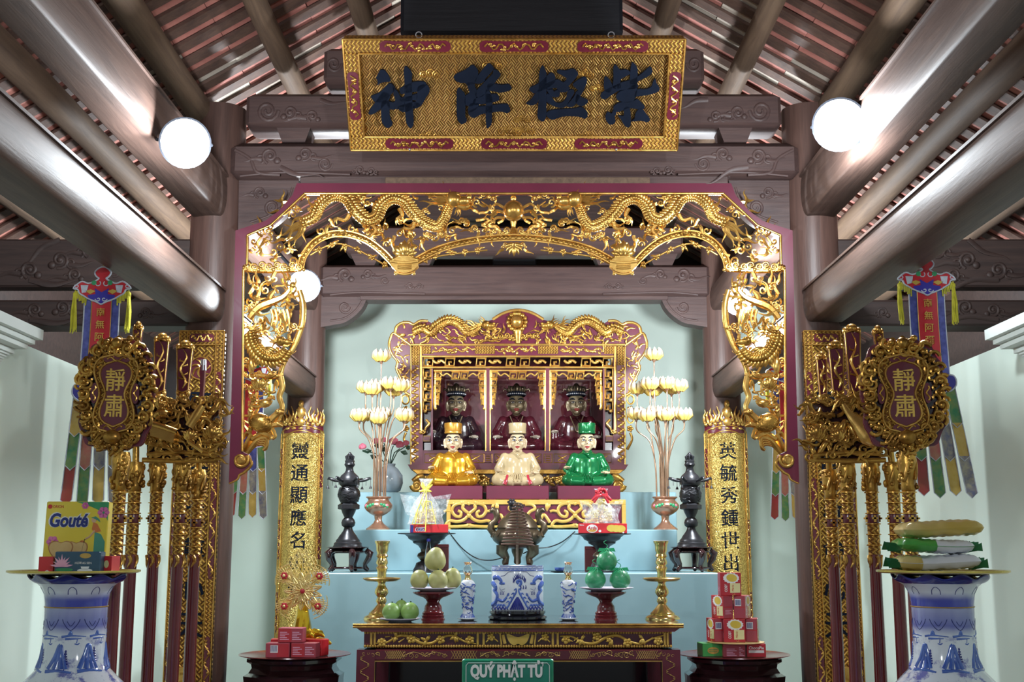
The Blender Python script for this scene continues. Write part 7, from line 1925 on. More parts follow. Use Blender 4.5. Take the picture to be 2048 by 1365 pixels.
# pagoda lanterns on carved stools
def lantern(u, label, slabel):
    Y = 8.28; x = Xof(u, 1120, Y); k = S(1120, Y); zs = Z1 + 50 * k
    t = thing('carved_stool', slabel, 'stool', (x, Y, Z1), 'carved rosewood stools')
    MB().lathe((x, Y, zs), [(34 * k, -.042), (38 * k, -.036), (38 * k, -.028), (30 * k, -.022), (36 * k, -.010), (42 * k, -.008), (42 * k, 0)], 36).build('stool_top', 'dark_lacquer', t, 40)
    for i in range(5):
        a = 2 * pi * i / 5 - pi / 2 + .35; c, s_ = cos(a), sin(a)
        MB().tube([(x + r * k * c, Y + r * k * s_, zs + z) for r, z in ((36, -.022), (45, -.045), (42, -.08), (35, -.115), (36, -.14), (42, -50 * k + .012))], [.020, .026, .022, .016, .018, .012], n=10).build('leg', 'dark_lacquer', t, 60)
    MB().tube([(x + 34 * k * cos(a), Y + 34 * k * sin(a), Z1 + .028) for a in [2 * pi * i / 30 for i in range(30)]], .006, n=6, closed=True).build('stretcher_ring', 'dark_lacquer', t, 60)
    l = thing('pagoda_lantern', label, 'lantern', (x, Y, zs), 'black metal pagoda lanterns')
    z = lambda v: zs + (1094 - v) * k
    B = lambda nm, pr, sm=50, n=32: MB().lathe((x, Y, 0), [(max(r, .02) * k, z(v)) for v, r in pr], n).build(nm, 'black_metal', l, sm)
    B('base', [(1094, 30), (1090, 28), (1087, 28), (1084, 24), (1081, 24), (1077, 20), (1073, 18), (1068, 14), (1062, 10), (1056, 8)])
    B('knop', [(1056, 8), (1052, 13), (1046, 14), (1040, 12), (1036, 8), (1032, 10), (1026, 13), (1020, 15)])
    B('platform', [(1020, 18), (1019, 22), (1011, 22), (1009, 19), (1007, 16)], 25, 6)
    B('lantern_globe', [(1007, 16), (1002, 19), (994, 22), (986, 22), (979, 19), (974, 15)])
    m = MB(); rr = random.Random(int(u))
    for i in range(60):
        a = rr.uniform(0, 2 * pi); q = rr.uniform(976, 1004); r = (22.4 - abs(q - 990) * .28) * k
        m.tube([(x + r * cos(a + .25 * j), Y + r * sin(a + .25 * j), z(q + 2.2 * sin(j * 1.4 + i))) for j in range(4)], .0035, n=5)
    m.build('pierced_scrolls', 'black_metal', l, 60)
    B('eaves', [(974, 15), (970, 20), (965, 21), (962, 21)]); B('roof', [(962, 21), (958, 20), (952, 17), (946, 10), (942, 8)])
    B('finial', [(942, 8), (936, 7), (930, 11), (926, 9), (922, 10), (918, 4)])
    m = MB()
    for i in range(7): a = 2 * pi * i / 7; m.tube([(x + 6 * k * cos(a), Y + 6 * k * sin(a), z(920)), (x + 8 * k * cos(a), Y + 8 * k * sin(a), z(914)), (x + 3 * k * cos(a), Y + 3 * k * sin(a), z(908))], [.008, .008, .002], n=5)
    m.ball((x, Y, z(912)), (.016, .016, .026), 8, 6); m.build('flame_bud', 'black_metal', l, 60)
    for i in range(6):
        a = 2 * pi * i / 6; m = MB(); c, s_ = cos(a), sin(a)
        m.tube([(x + r * k * c, Y + r * k * s_, z(v)) for r, v in ((18, 964), (28, 962), (36, 959), (42, 957), (44, 960))], [.006, .010, .012, .009, .004], n=6)
        arm = m.build('dragon_arm', 'black_metal', l, 60)
        m = MB()
        for rr_ in (34, 43): m.tube([(x + rr_ * k * c, Y + rr_ * k * s_, z(959)), (x + rr_ * k * c, Y + rr_ * k * s_, z(972))], .0015, n=4)
        m.lathe((x + 43 * k * c, Y + 43 * k * s_, z(978)), [(.011, 0), (.007, .012), (.003, .02)], 10); m.build('bell', 'black_metal', arm, 60)
lantern(695, 'black metal pagoda lantern left of the left lotus lamp', 'carved rosewood stool under the left pagoda lantern')
lantern(1384, 'black metal pagoda lantern right of the right lotus lamp', 'carved rosewood stool under the right pagoda lantern')
# lamp cable lying over the tiers
o = MB().tube(catmull([wp(8.58, 897, 1064), wp(8.56, 925, 1098), wp(8.56, 955, 1118), wp(8.50, 985, 1121), wp(8.48, 1010, 1114)], 8), .004, n=6).build('power_cable', 'cable_black', None, 60); tag(o, 'thin black cable drooping left of the bronze burner', 'cable', 'lamp cables')
o = MB().tube(catmull([wp(8.58, 1150, 1064), wp(8.56, 1125, 1084), wp(8.56, 1098, 1095), wp(8.50, 1070, 1098), wp(8.48, 1046, 1108)], 8), .004, n=6).build('power_cable', 'cable_black', None, 60); tag(o, 'thin black cable drooping right of the bronze burner', 'cable', 'lamp cables')
t = thing('wall_speaker', 'small black speaker box on the wall beside the left curved couplet', 'speaker', W(565, 1102, YB - .07))
a = W(554, 1102, YB - .07); b = W(580, 1076, YB - .07); MB().rbox(a, (b[0], YB - .003, b[2]), .006).build('cabinet', 'black_metal', t, 0)
MB().lathe((0, 0, 0), [(.04, 0), (.036, .006), (.0001, .002)], 24, cap=False).xf(Matrix.Translation(((a[0] + b[0]) / 2 + .012, YB - .07, (a[2] + b[2]) / 2)) @ Matrix.Rotation(pi / 2, 4, 'X')).build('cone', 'steel', t, 60)
# ------------------------------------------------------------------ lotus lamps on the middle tier
BULBS = {1: [(0, 712), (-32, 773), (-15, 780), (-8, 770), (22, 769), (25, 779), (43, 774), (-35, 829), (-40, 833), (1, 826), (-1, 838), (46, 828), (51, 833)],
         -1: [(-16, 709), (-50, 775), (-27, 770), (-18, 779), (7, 769), (20, 775), (31, 774), (-53, 826), (-34, 833), (-14, 823), (2, 832), (22, 826), (40, 831)]}
def lotus_lamp(u, sgn, label):
    Y = 8.85; x = Xof(u, 1020, Y); k = S(1020, Y); z = lambda v: Z2 + (1058 - v) * k
    t = thing('lotus_lamp', label, 'lamp', (x, Y, Z2), 'lotus lamps')
    MB().lathe((x, Y, 0), [(r * k, z(v)) for v, r in ((1058, 24), (1055, 24), (1050, 17), (1044, 10), (1038, 7), (1030, 8))], 32).build('foot', 'copper', t, 50)
    MB().lathe((x, Y, 0), [(r * k, z(v)) for v, r in ((1030, 8), (1026, 16), (1020, 24), (1014, 28), (1008, 28), (1003, 24), (1000, 21), (997, 21), (994, 25), (992, 25))], 36).build('pot', 'copper', t, 50)
    m = MB()
    for s_ in (-1, 1):
        for (a, v, r) in ((-.5, 1010, 4), (-.3, 1008, 3), (-.75, 1012, 3.4)):
            q = -pi / 2 + s_ * -a; m.ball((x + 27.5 * k * cos(q), Y + 27.5 * k * sin(q), z(v)), (r * k, r * k * .6, r * k), 8, 6)
    m.build('painted_leaves', 'print_green', t, 60)
    m = MB()
    for q in (-pi / 2 + .75, -pi / 2 - .95): m.ball((x + 27.5 * k * cos(q), Y + 27.5 * k * sin(q), z(1010)), (3.4 * k, 2 * k, 3.4 * k), 8, 6)
    m.build('painted_flower', 'pink_flower', t, 60)
    for i, (du, v) in enumerate(BULBS[sgn]):
        a = i * 2.4; dy = (-.06, .05)[i % 2] if i else 0
        sx = du * .26 + 4 * cos(a)
        bx = x + du * k; by = Y + dy; kz_ = S(v, Y); zt = Zof(v, Y)
        zb = zt - 13 * kz_
        low = v > 800
        P = [(x + sx * k, Y + dy * .3, z(1000)), (x + sx * k * 1.05, Y + dy * .5, z(930)), (x + (du * .55 if not low else du * .5) * k, by, z(880 if low else 850)), (bx * .97 + x * .03, by, z(858) if low else z(815)), (bx, by, zb)]
        st = MB().tube(catmull(P, 6), .0052, n=8).build('stem', 'copper_stem', t, 60)
        MB().lathe((bx, by, zb - .004), [(.006, -.012), (.010, 0), (.020, .010), (.016, .012)], 14).build('cup', 'copper', st, 60)
        m = MB(); R = 14.5 * kz_
        m.lathe((bx, by, zb + .004), [(R * .3, 0), (R * .75, R * .25), (R * .98, R * .7), (R * .9, R * 1.15), (R * .6, R * 1.4), (.0001, R * 1.45)], 18, cap=False)
        for j in range(8):
            b = 2 * pi * j / 8 + i; c, s_ = cos(b), sin(b)
            m.tube([(bx + R * .5 * c, by + R * .5 * s_, zb + R * .2), (bx + R * 1.0 * c, by + R * 1.0 * s_, zb + R * .8), (bx + R * .95 * c, by + R * .95 * s_, zb + R * 1.4), (bx + R * .86 * c, by + R * .86 * s_, zb + R * 1.8)], [R * .25, R * .40, R * .3, R * .04], n=6)
        m.build('lotus_shade', 'lotus_resin', st, 60)
lotus_lamp(757, 1, 'copper lamp stand with amber lotus buds left of the red shrine')
lotus_lamp(1330, -1, 'copper lamp stand with amber lotus buds right of the red shrine')
# ------------------------------------------------------------------ vase of roses
YVR = 9.42; x = Xof(778, 960, YVR); k = S(960, YVR)
t = thing('rose_vase', 'round grey-blue vase of pink roses behind the left lotus lamp', 'vase', (x, YVR, Z3))
MB().lathe((x, YVR, Z3), [(.05, 0), (.09, .02), (.11, .08), (.105, .14), (.07, .19), (.045, .21), (.05, .23)], 32).build('vase_body', 'vase_grey', t, 60)
for i, (u, v, r) in enumerate(((725, 893, 8), (752, 882, 8), (768, 880, 7), (787, 882, 10), (800, 889, 9), (812, 886, 7))):
    m = MB(); c = W(u, v, YVR - .05 + .03 * sin(i)); R = r * k
    m.tube([(x, YVR, Z3 + .2), ((x + c[0]) / 2, c[1] + .02, (Z3 + .25 + c[2]) / 2), (c[0], c[1], c[2] - R)], .004, n=6); st = m.build('stem', 'leaf_dark', t, 60)
    m = MB(); m.ball(c, (R * .7, R * .7, R * .75), 10, 8)
    for j in range(7): a = j * .9; m.ball((c[0] + R * .5 * cos(a), c[1] + R * .4 * sin(a), c[2] - R * .1 + R * .15 * sin(j)), (R * .5, R * .45, R * .6), 8, 6)
    m.build('rose', 'pink_flower', st, 60)
for i in range(12):
    a = RND.uniform(0, 2 * pi); c = (x + RND.uniform(-.16, .16), YVR + RND.uniform(-.1, .05), Z3 + RND.uniform(.26, .40))
    m = MB(); m.tube([c, (c[0] + .03 * cos(a), c[1], c[2] + .02 * sin(a)), (c[0] + .07 * cos(a), c[1] - .01, c[2] + .03 * sin(a))], [.004, .02, .003], n=6, flat=(1, .35)); m.build('leaf', 'leaf_dark', t, 60)
# ------------------------------------------------------------------ low altar with gilt fretwork front
YL = 8.80; ZL = Zof(1000, YL)
t = thing('low_altar', 'low maroon altar with gilt fretwork front under the three painted figures', 'altar', (0, YL + .15, Z2))
xa, xb = Xof(893, 1030, YL), Xof(1252, 1030, YL)
MB().rbox((xa, YL, ZL - .035), (xb, 9.19, ZL), .003).build('top_board', 'gold_yellow', t, 0)
for x0_, x1_ in ((xa, xa + .03), (xb - .03, xb)): MB().rbox((x0_, YL, Z2), (x1_, 9.19, ZL - .035), .003).build('end_panel', 'gold_yellow', t, 0)
MB().box((xa + .03, YL + .012, Z2 + .05), (xb - .03, YL + .025, ZL - .035)).build('front_panel', 'maroon_frame', t, 0)
def fretknot(u, parent):
    m = MB(); Y = YL + .012
    pts = [(0, 1028), (-12, 1018), (-12, 1010), (-20, 1008), (-30, 1012), (-34, 1022), (-28, 1032), (-18, 1034), (-16, 1026), (-22, 1022)]
    for s_ in (-1, 1):
        ptube(m, Y, [(u + s_ * a, v) for a, v in pts], [3.2, 3.2, 3], .008, 6, 5)
        ptube(m, Y, [(u, 1030), (u + s_ * 10, 1040), (u + s_ * 24, 1044), (u + s_ * 38, 1042), (u + s_ * 46, 1050), (u + s_ * 40, 1054), (u + s_ * 10, 1053), (u, 1050)], 3.2, .008, 6, 4)
        ptube(m, Y, [(u + s_ * 34, 1024), (u + s_ * 44, 1022), (u + s_ * 50, 1024)], 2.6, .008, 6, 4)
        pball(m, Y, u + s_ * 14, 1006, 4.5, .008); pball(m, Y, u + s_ * 30, 1008, 3.6, .008)
    pball(m, Y, u, 1032, 5, .012); pball(m, Y, u, 1008, 4, .01)
    m.build('fret_knot', 'gold_yellow', t, 60)
for u in (938, 1150): fretknot(u, t)
for s_ in (-1, 1):
    m = MB(); Y = YL + .012; u = 1044
    ptube(m, Y, [(u + s_ * 6, 1010), (u + s_ * 20, 1010), (u + s_ * 26, 1018), (u + s_ * 16, 1024), (u + s_ * 10, 1034), (u + s_ * 20, 1042), (u + s_ * 36, 1040), (u + s_ * 44, 1030), (u + s_ * 56, 1046)], 3.0, .008, 6, 5); pleaf(m, Y, u + s_ * 50, 1006, pi / 2, 18, 4, .008); pleaf(m, Y, u + s_ * 56, 1008, pi / 2 + .4, 12, 3, .008)
    m.build('fret_scroll', 'gold_yellow', t, 60)
m = MB(); ptube(m, YL + .012, [(u, 1054) for u in (900, 960, 1040, 1120, 1180, 1246)], 2.4, .006); m.build('lower_rail', 'gold_yellow', t, 60)

# ------------------------------------------------------------------ red shrine
YH = 9.45; YHB = 10.05
SH = thing('shrine', 'red and gold carved shrine with three bays and a dragon crest', 'shrine', W(1036, 985, YH))
SU = 1036.0
def sp(nm, poly_, d0, d1, mat, par=None, sm=0):
    m = MB(); pprism(m, YH, poly_, d0, d1); return m.build(nm, mat, par or SH, sm)
def rect(u0, u1, v0, v1): return [(u0, v0), (u1, v0), (u1, v1), (u0, v1)]
def pair(fn):
    fn(lambda u: u, -1); fn(lambda u: 2 * SU - u, 1)
Dp = YHB - YH
# carcass
sp('back_panel', rect(845, 1227, 700, 940), -Dp, -Dp + .02, 'maroon')
for a in (822, 1232): sp('side_panel', rect(a, a + 18, 690, 940), -Dp, 0, 'maroon')
sp('roof_panel', rect(824, 1248, 690, 700), -Dp, 0, 'dark_lacquer')
sp('shelf', rect(840, 1232, 901, 906), -Dp + .02, 0, 'maroon')
# plinth
sp('plinth_cornice', [(816, 930), (1256, 930), (1250, 940), (822, 940)], -Dp, .03, 'maroon')
sp('plinth_moulding', [(822, 938), (1250, 938), (1238, 948), (834, 948)], -Dp, .02, 'gold_antique')
zq = Z3; 
MB().box((Xof(838, 960, YH), YH + .03, Z3), (Xof(1234, 960, YH), YHB, Zof(946, YH))).build('plinth_body', 'maroon', SH, 0)
rr = random.Random(9)
for i in range(22):
    m = MB(); u = 846 + 380 * i / 21
    for j in range(7): pleaf(m, YH + .03, u + rr.uniform(-6, 6), 962 + rr.uniform(-8, 8), rr.uniform(0, 6.28), rr.uniform(9, 16), 3.4, rr.uniform(.005, .03))
    pflower(m, YH + .03, u, 962 + rr.uniform(-4, 4), 7, 5, .03, rr.random()); m.build('plinth_flower', 'gold', SH, 60)
def foot(M, s_):
    m = MB(); pspiral(m, YH, M(834), 972, 11, 1.5, pi if s_ < 0 else 0, s_, 4.5, .02); pball(m, YH, M(834), 972, 9, .01)
    ptube(m, YH, [(M(848), 952), (M(838), 956), (M(826), 964)], [5, 7, 5], .02); m.build('scroll_foot', 'gold_antique', SH, 60)
pair(foot)
# posts and stiles
def stile(M, s_):
    sp('outer_stile', rect(*sorted((M(822), M(846))), 692, 932), 0, .02, 'maroon_frame')
    m = MB(); vs = lambda q, w_: wp(YH, M(831) + w_ / S(800, YH), 700 + q / S(800, YH), .024)
    vine(m, lambda q, w_: wp(YH, M(830) + w_ / S(800, YH), 735 + q / S(800, YH), .024), 190 * S(800, YH), .05, 14, .0065); m.build('stile_vine', 'gold', SH, 60)
    sp('stile_fret', rect(*sorted((M(824), M(838))), 696, 732), .02, .024, 'fret_fine')
    m = MB(); ptube(m, YH, [(M(842), 694), (M(842), 800), (M(842), 862)], 2.8, .026, 6, 2); ptube(m, YH, [(M(822), 694), (M(822), 810), (M(822), 932)], 1.4, .02, 6, 2); m.build('gilt_edge', 'gold_bright', SH, 60)
    m = MB(); pball(m, YH, M(842), 866, 4, .026); pspiral(m, YH, M(846), 864, 5, 1.2, 0, 1, 1.8, .026); m.build('edge_scroll', 'gold', SH, 60)
    # inner lattice stile
    sp('inner_stile', rect(*sorted((M(862), M(866))), 735, 902), 0, .016, 'maroon_frame')
    m = MB()
    for v in (746, 768, 790, 812): keyfret(m, M(854), v, 8, 9)
    for v in (757, 779, 801, 823): pball(m, YH, M(850), v, 4, .014)
    ptube(m, YH, [(M(852), 840), (M(858), 848), (M(852), 856), (M(850), 862)], [2.6, 2.6, 1.4], .014); m.build('lattice', 'gold_bright', SH, 60)
    sp('lattice_backing', rect(*sorted((M(844), M(864))), 735, 904), -.06, -.05, 'dark_lacquer')
    b = sp('small_panel', rect(*sorted((M(846), M(861))), 872, 884), 0, .012, 'maroon'); m = MB(); ptube(m, YH, [(M(847), 873), (M(860), 873), (M(860), 883), (M(847), 883)], .9, .013, 5, 1, closed=True); m.build('panel_border', 'gold_line', b, 60)
def keyfret(m, u, v, a, b, d=.014):
    """square link with an inward hook"""
    ptube(m, YH, [(u - a, v - b), (u + a, v - b), (u + a, v + b), (u - a, v + b)], 2.9, d, 4, 1, closed=True)
    ptube(m, YH, [(u - a * .2, v + b), (u - a * .2, v), (u + a * .4, v)], 2.2, d, 4, 1)
pair(stile)
for u in (976, 1095): 
    sp('bay_post', rect(u - 4, u + 4, 738, 904), 0, .02, 'maroon_frame')
    for e in (-4.5, 4.5): m = MB(); ptube(m, YH, [(u + e, 742), (u + e, 820), (u + e, 903)], 1.2, .02, 5, 2); m.build('post_beading', 'gold_bright', SH, 60)
# frieze and lattices
sp('frieze', rect(822, 1250, 690, 713), 0, .02, 'maroon_frame')
for u0, u1 in ((826, 862), (950, 990), (1076, 1116), (1208, 1246)): sp('frieze_fret', rect(u0, u1, 694, 709), .02, .026, 'fret_fine')
m = MB()
for u0, u1 in ((866, 946), (994, 1072), (1120, 1204)):
    ptube(m, YH, [(u0 + (u1 - u0) * i / 12, 701 + 4 * sin(i * 1.6)) for i in range(13)], 1.6, .022)
    for i in range(16): pleaf(m, YH, u0 + (u1 - u0) * (i + .5) / 16, 701 + rr.uniform(-3, 3), rr.uniform(0, 6.28), 9, 2.6, .022)
m.build('frieze_vine', 'gold', SH, 60)
m = MB()
for v in (714, 736): ptube(m, YH, [(842, v), (1036, v), (1230, v)], 2.0, .022, 6, 2)
ptube(m, YH, [(822, 691), (1036, 691), (1250, 691)], 2.4, .024, 6, 2)
m.build('gilt_rail', 'gold_bright', SH, 60)
m = MB()
for u in (857, 900, 962, 1022, 1050, 1110, 1172, 1215): keyfret(m, u, 725, 9, 8)
for u in (878, 930, 990, 1080, 1140, 1194): ptube(m, YH, [(u - 12, 722), (u - 4, 727), (u + 4, 722), (u + 12, 727)], 2.6, .014); pball(m, YH, u, 724, 4.2, .014)
m.build('top_lattice', 'gold_bright', SH, 60)
for a, b in ((868, 972), (980, 1091), (1099, 1204)):
    m = MB(); c = (a + b) / 2
    ptube(m, YH, [(a, 742), (c, 742), (b, 742)], 1.8, .016, 5, 2)
    for u in (c - 9, c + 9): keyfret(m, u, 752, 7, 6.5)
    for s_ in (-1, 1):
        ptube(m, YH, [(c + s_ * 17, 754), (c + s_ * 26, 748), (c + s_ * 34, 752), (c + s_ * 40, 746)], 1.8, .014)
        e = a if s_ < 0 else b
        for i, v in enumerate((751, 766, 780, 793, 805)): keyfret(m, e - s_ * (8 - i * .9), v, 6.5 - i * .8, 5.6)
        ptube(m, YH, [(e - s_ * 3, 744), (e - s_ * 2, 780), (e - s_ * 2, 818)], [1.8, 2.4, 3.2], .014); pball(m, YH, e - s_ * 3, 818, 3.6, .014)
    m.build('bay_lattice', 'gold_bright', SH, 60)
# small panels below the bays
sp('dado', rect(846, 1226, 904, 931), -.02, .010, 'maroon_frame')
for i, (u0, u1) in enumerate(((850, 884), (888, 905), (935, 968), (962, 962), (968, 984), (990, 1012), (1060, 1082), (1088, 1104), (1108, 1140), (1150, 1180), (1190, 1222))):
    if u1 - u0 < 4: continue
    b = sp('dado_panel', rect(u0, u1, 909, 926), .010, .013, 'maroon'); m = MB()
    ptube(m, YH, rect(u0, u1, 909, 926), 1.1, .014, 5, 1, closed=True)
    if u1 - u0 < 18:
        for v in (913, 917.5, 922): ptube(m, YH, [(u0 + 4, v), (u1 - 4, v)], 1.0, .014, 4, 1)
    else:
        c = (u0 + u1) / 2; ptube(m, YH, [(c - 8, 922), (c, 917), (c + 9, 912)], [1.4, 1.8, .8], .014); ptube(m, YH, [(c - 8, 912), (c + 8, 923)], 1.2, .014, 4, 1); pball(m, YH, c, 917, 2.6, .015)
    m.build('dado_carving', 'gold', b, 60)
# crest
CR = [(820, 690), (790, 668), (793, 655), (804, 647), (818, 646), (828, 650), (840, 643), (856, 643), (868, 650), (886, 642), (906, 640), (925, 646), (945, 652), (968, 646), (985, 640), (1003, 629), (1020, 623), (1036, 621)]
CR = CR + [(2 * SU - u, v) for u, v in reversed(CR[:-1])]
sp('crest', CR, -.03, .01, 'maroon_frame')
for P_ in (CR[1:8], [(2 * SU - u, v) for u, v in CR[1:8]], [u for u in CR if 972 < u[0] < 1100], [(790, 668), (820, 690)], [(2 * SU - 790, 668), (2 * SU - 820, 690)]):
    m = MB(); ptube(m, YH, P_, 3, .014, 6, 4); m.build('crest_edge', 'gold_bright', SH, 60)
def crest_dragon(M, s_):
    m = MB(); pdragon(m, YH, [(M(u), v) for u, v in ((826, 668), (845, 660), (862, 668), (878, 655), (898, 645), (918, 652), (934, 668), (950, 664), (962, 654))], 7, .03, side=-1 if s_ < 0 else 1)
    m.build('crest_dragon', 'gold_antique', SH, 60)
    m = MB(); pdragon_head(m, YH, M(972), 652, 9, -s_, .04)
    for i in range(6): pflame(m, YH, M(955), 655, (pi if s_ < 0 else 0) + (i - 3) * .3, 26, 2.4, .03, .25, i)
    m.build('dragon_head', 'gold_antique', SH, 60)
    m = MB()
    for i in range(80):
        u = rr.uniform(808, 1014); v = rr.uniform(656, 686); pflame(m, YH, M(u), v, rr.uniform(-3.1, 3.1), rr.uniform(10, 24), rr.uniform(1.6, 2.8), rr.uniform(.012, .03), .3, rr.uniform(0, 6))
    for q in (1014, 1000): pcloud(m, YH, M(q), 672, 6, s_, 10, .02)
    m.build('crest_flames', 'gold_antique', SH, 60)['kind'] = 'stuff'
pair(crest_dragon)
m = MB(); pball(m, YH, SU - 2, 645, 13, .035, .8, nu=20, nv=14); m.build('crest_pearl', 'gold', SH, 180)
m = MB()
for i in range(14): a = 2 * pi * i / 14; pball(m, YH, SU - 2 + 17 * cos(a), 645 + 17 * sin(a), 5, .02)
for s_ in (-1, 1): pcloud(m, YH, SU + s_ * 10, 676, 7, s_, 16, .025)
ptube(m, YH, [(SU, 664), (SU, 688)], [10, 5], .02); m.build('pearl_clouds', 'gold_antique', SH, 60)
# side ears
EAR = [(822, 692), (790, 667), (780, 680), (779, 696), (786, 712), (795, 724), (793, 738), (799, 752), (804, 764), (803, 776), (812, 786), (822, 792)]
def ear(M, s_):
    sp('side_ear', [(M(u), v) for u, v in catmull(EAR, 3)], -.02, .008, 'maroon_frame')
    m = MB(); ptube(m, YH, [(M(u), v) for u, v in EAR], 2.6, .012, 6, 4); m.build('ear_edge', 'gold_bright', SH, 60)
    m = MB()
    for i in range(30):
        v = 684 + 92 * i / 29; u = 806 + 7 * sin(i * 1.3) - (8 if v < 715 else 0); pflame(m, YH, M(u), v, rr.uniform(-3, 3), rr.uniform(10, 20), 2.0, .012, .3, i)
    m.build('ear_scrolls', 'gold', SH, 60)
    m = MB()
    for v in (800, 838): ptube(m, YH, [(M(811 + 7 * cos(a)), v + 9 * sin(a)) for a in [2 * pi * q / 12 for q in range(12)]], 2.0, .005, 5, 1, closed=True)
    pflower(m, YH, M(811), 820, 8, 5, .006); pflower(m, YH, M(812), 858, 7, 5, .006); ptube(m, YH, [(M(812), 866), (M(808), 880), (M(818), 900)], [2.6, 2.2, 3], .005); ptube(m, YH, [(M(818), 790), (M(813), 794)], 2.5, .005)
    m.build('hanging_links', 'gold_antique', SH, 60)
pair(ear)

# ------------------------------------------------------------------ figures
def remesh(mb, voxel, name, mat, parent, smooth_it=6):
    """fuse overlapping solids into one continuous skin"""
    me = bpy.data.meshes.new('tmp'); me.from_pydata(mb.v, [], mb.f); me.update()
    o = bpy.data.objects.new('tmp', me); COL.objects.link(o)
    m = o.modifiers.new('r', 'REMESH'); m.mode = 'VOXEL'; m.voxel_size = voxel
    s = o.modifiers.new('s', 'SMOOTH'); s.factor = .5; s.iterations = smooth_it
    dg = bpy.context.evaluated_depsgraph_get(); dg.update()
    r = bpy.data.meshes.new_from_object(o.evaluated_get(dg))
    q = MB(); q.v = [tuple(v.co) for v in r.vertices]; q.f = [tuple(p.vertices) for p in r.polygons]
    bpy.data.objects.remove(o); bpy.data.meshes.remove(me); bpy.data.meshes.remove(r)
    return q.build(name, mat, parent, 180)
def hand(mb, c, k, out, fw, s_, down=-.5):
    """palm, four fingers and a thumb laid over the knee; out = finger direction in the x-y plane"""
    ox, oy = out; px, py = -oy, ox
    mb.ball((c[0] + ox * 2.5 * k, c[1] + oy * 2.5 * k, c[2]), (5.2 * k, 5.2 * k, 2.8 * k), 10, 7)
    for i in range(4):
        q = (i - 1.5) * 2.3 * k; L = (6.5, 7.6, 7.2, 5.6)[i] * k
        b = (c[0] + ox * 6 * k + px * q, c[1] + oy * 6 * k + py * q, c[2])
        mb.tube([b, (b[0] + ox * L * .5, b[1] + oy * L * .5, b[2] + .3 * k), (b[0] + ox * L, b[1] + oy * L, b[2] + down * L * .6)], [1.35 * k, 1.3 * k, .9 * k], n=7)
    b = (c[0] + px * s_ * 4.2 * k, c[1] + py * s_ * 4.2 * k, c[2])
    mb.tube([b, (b[0] + px * s_ * 2.6 * k + ox * 2 * k, b[1] + py * s_ * 2.6 * k + oy * 2 * k, b[2]), (b[0] + px * s_ * 3 * k + ox * 5 * k, b[1] + py * s_ * 3 * k + oy * 5 * k, b[2] - .5 * k)], [1.6 * k, 1.4 * k, .9 * k], n=7)
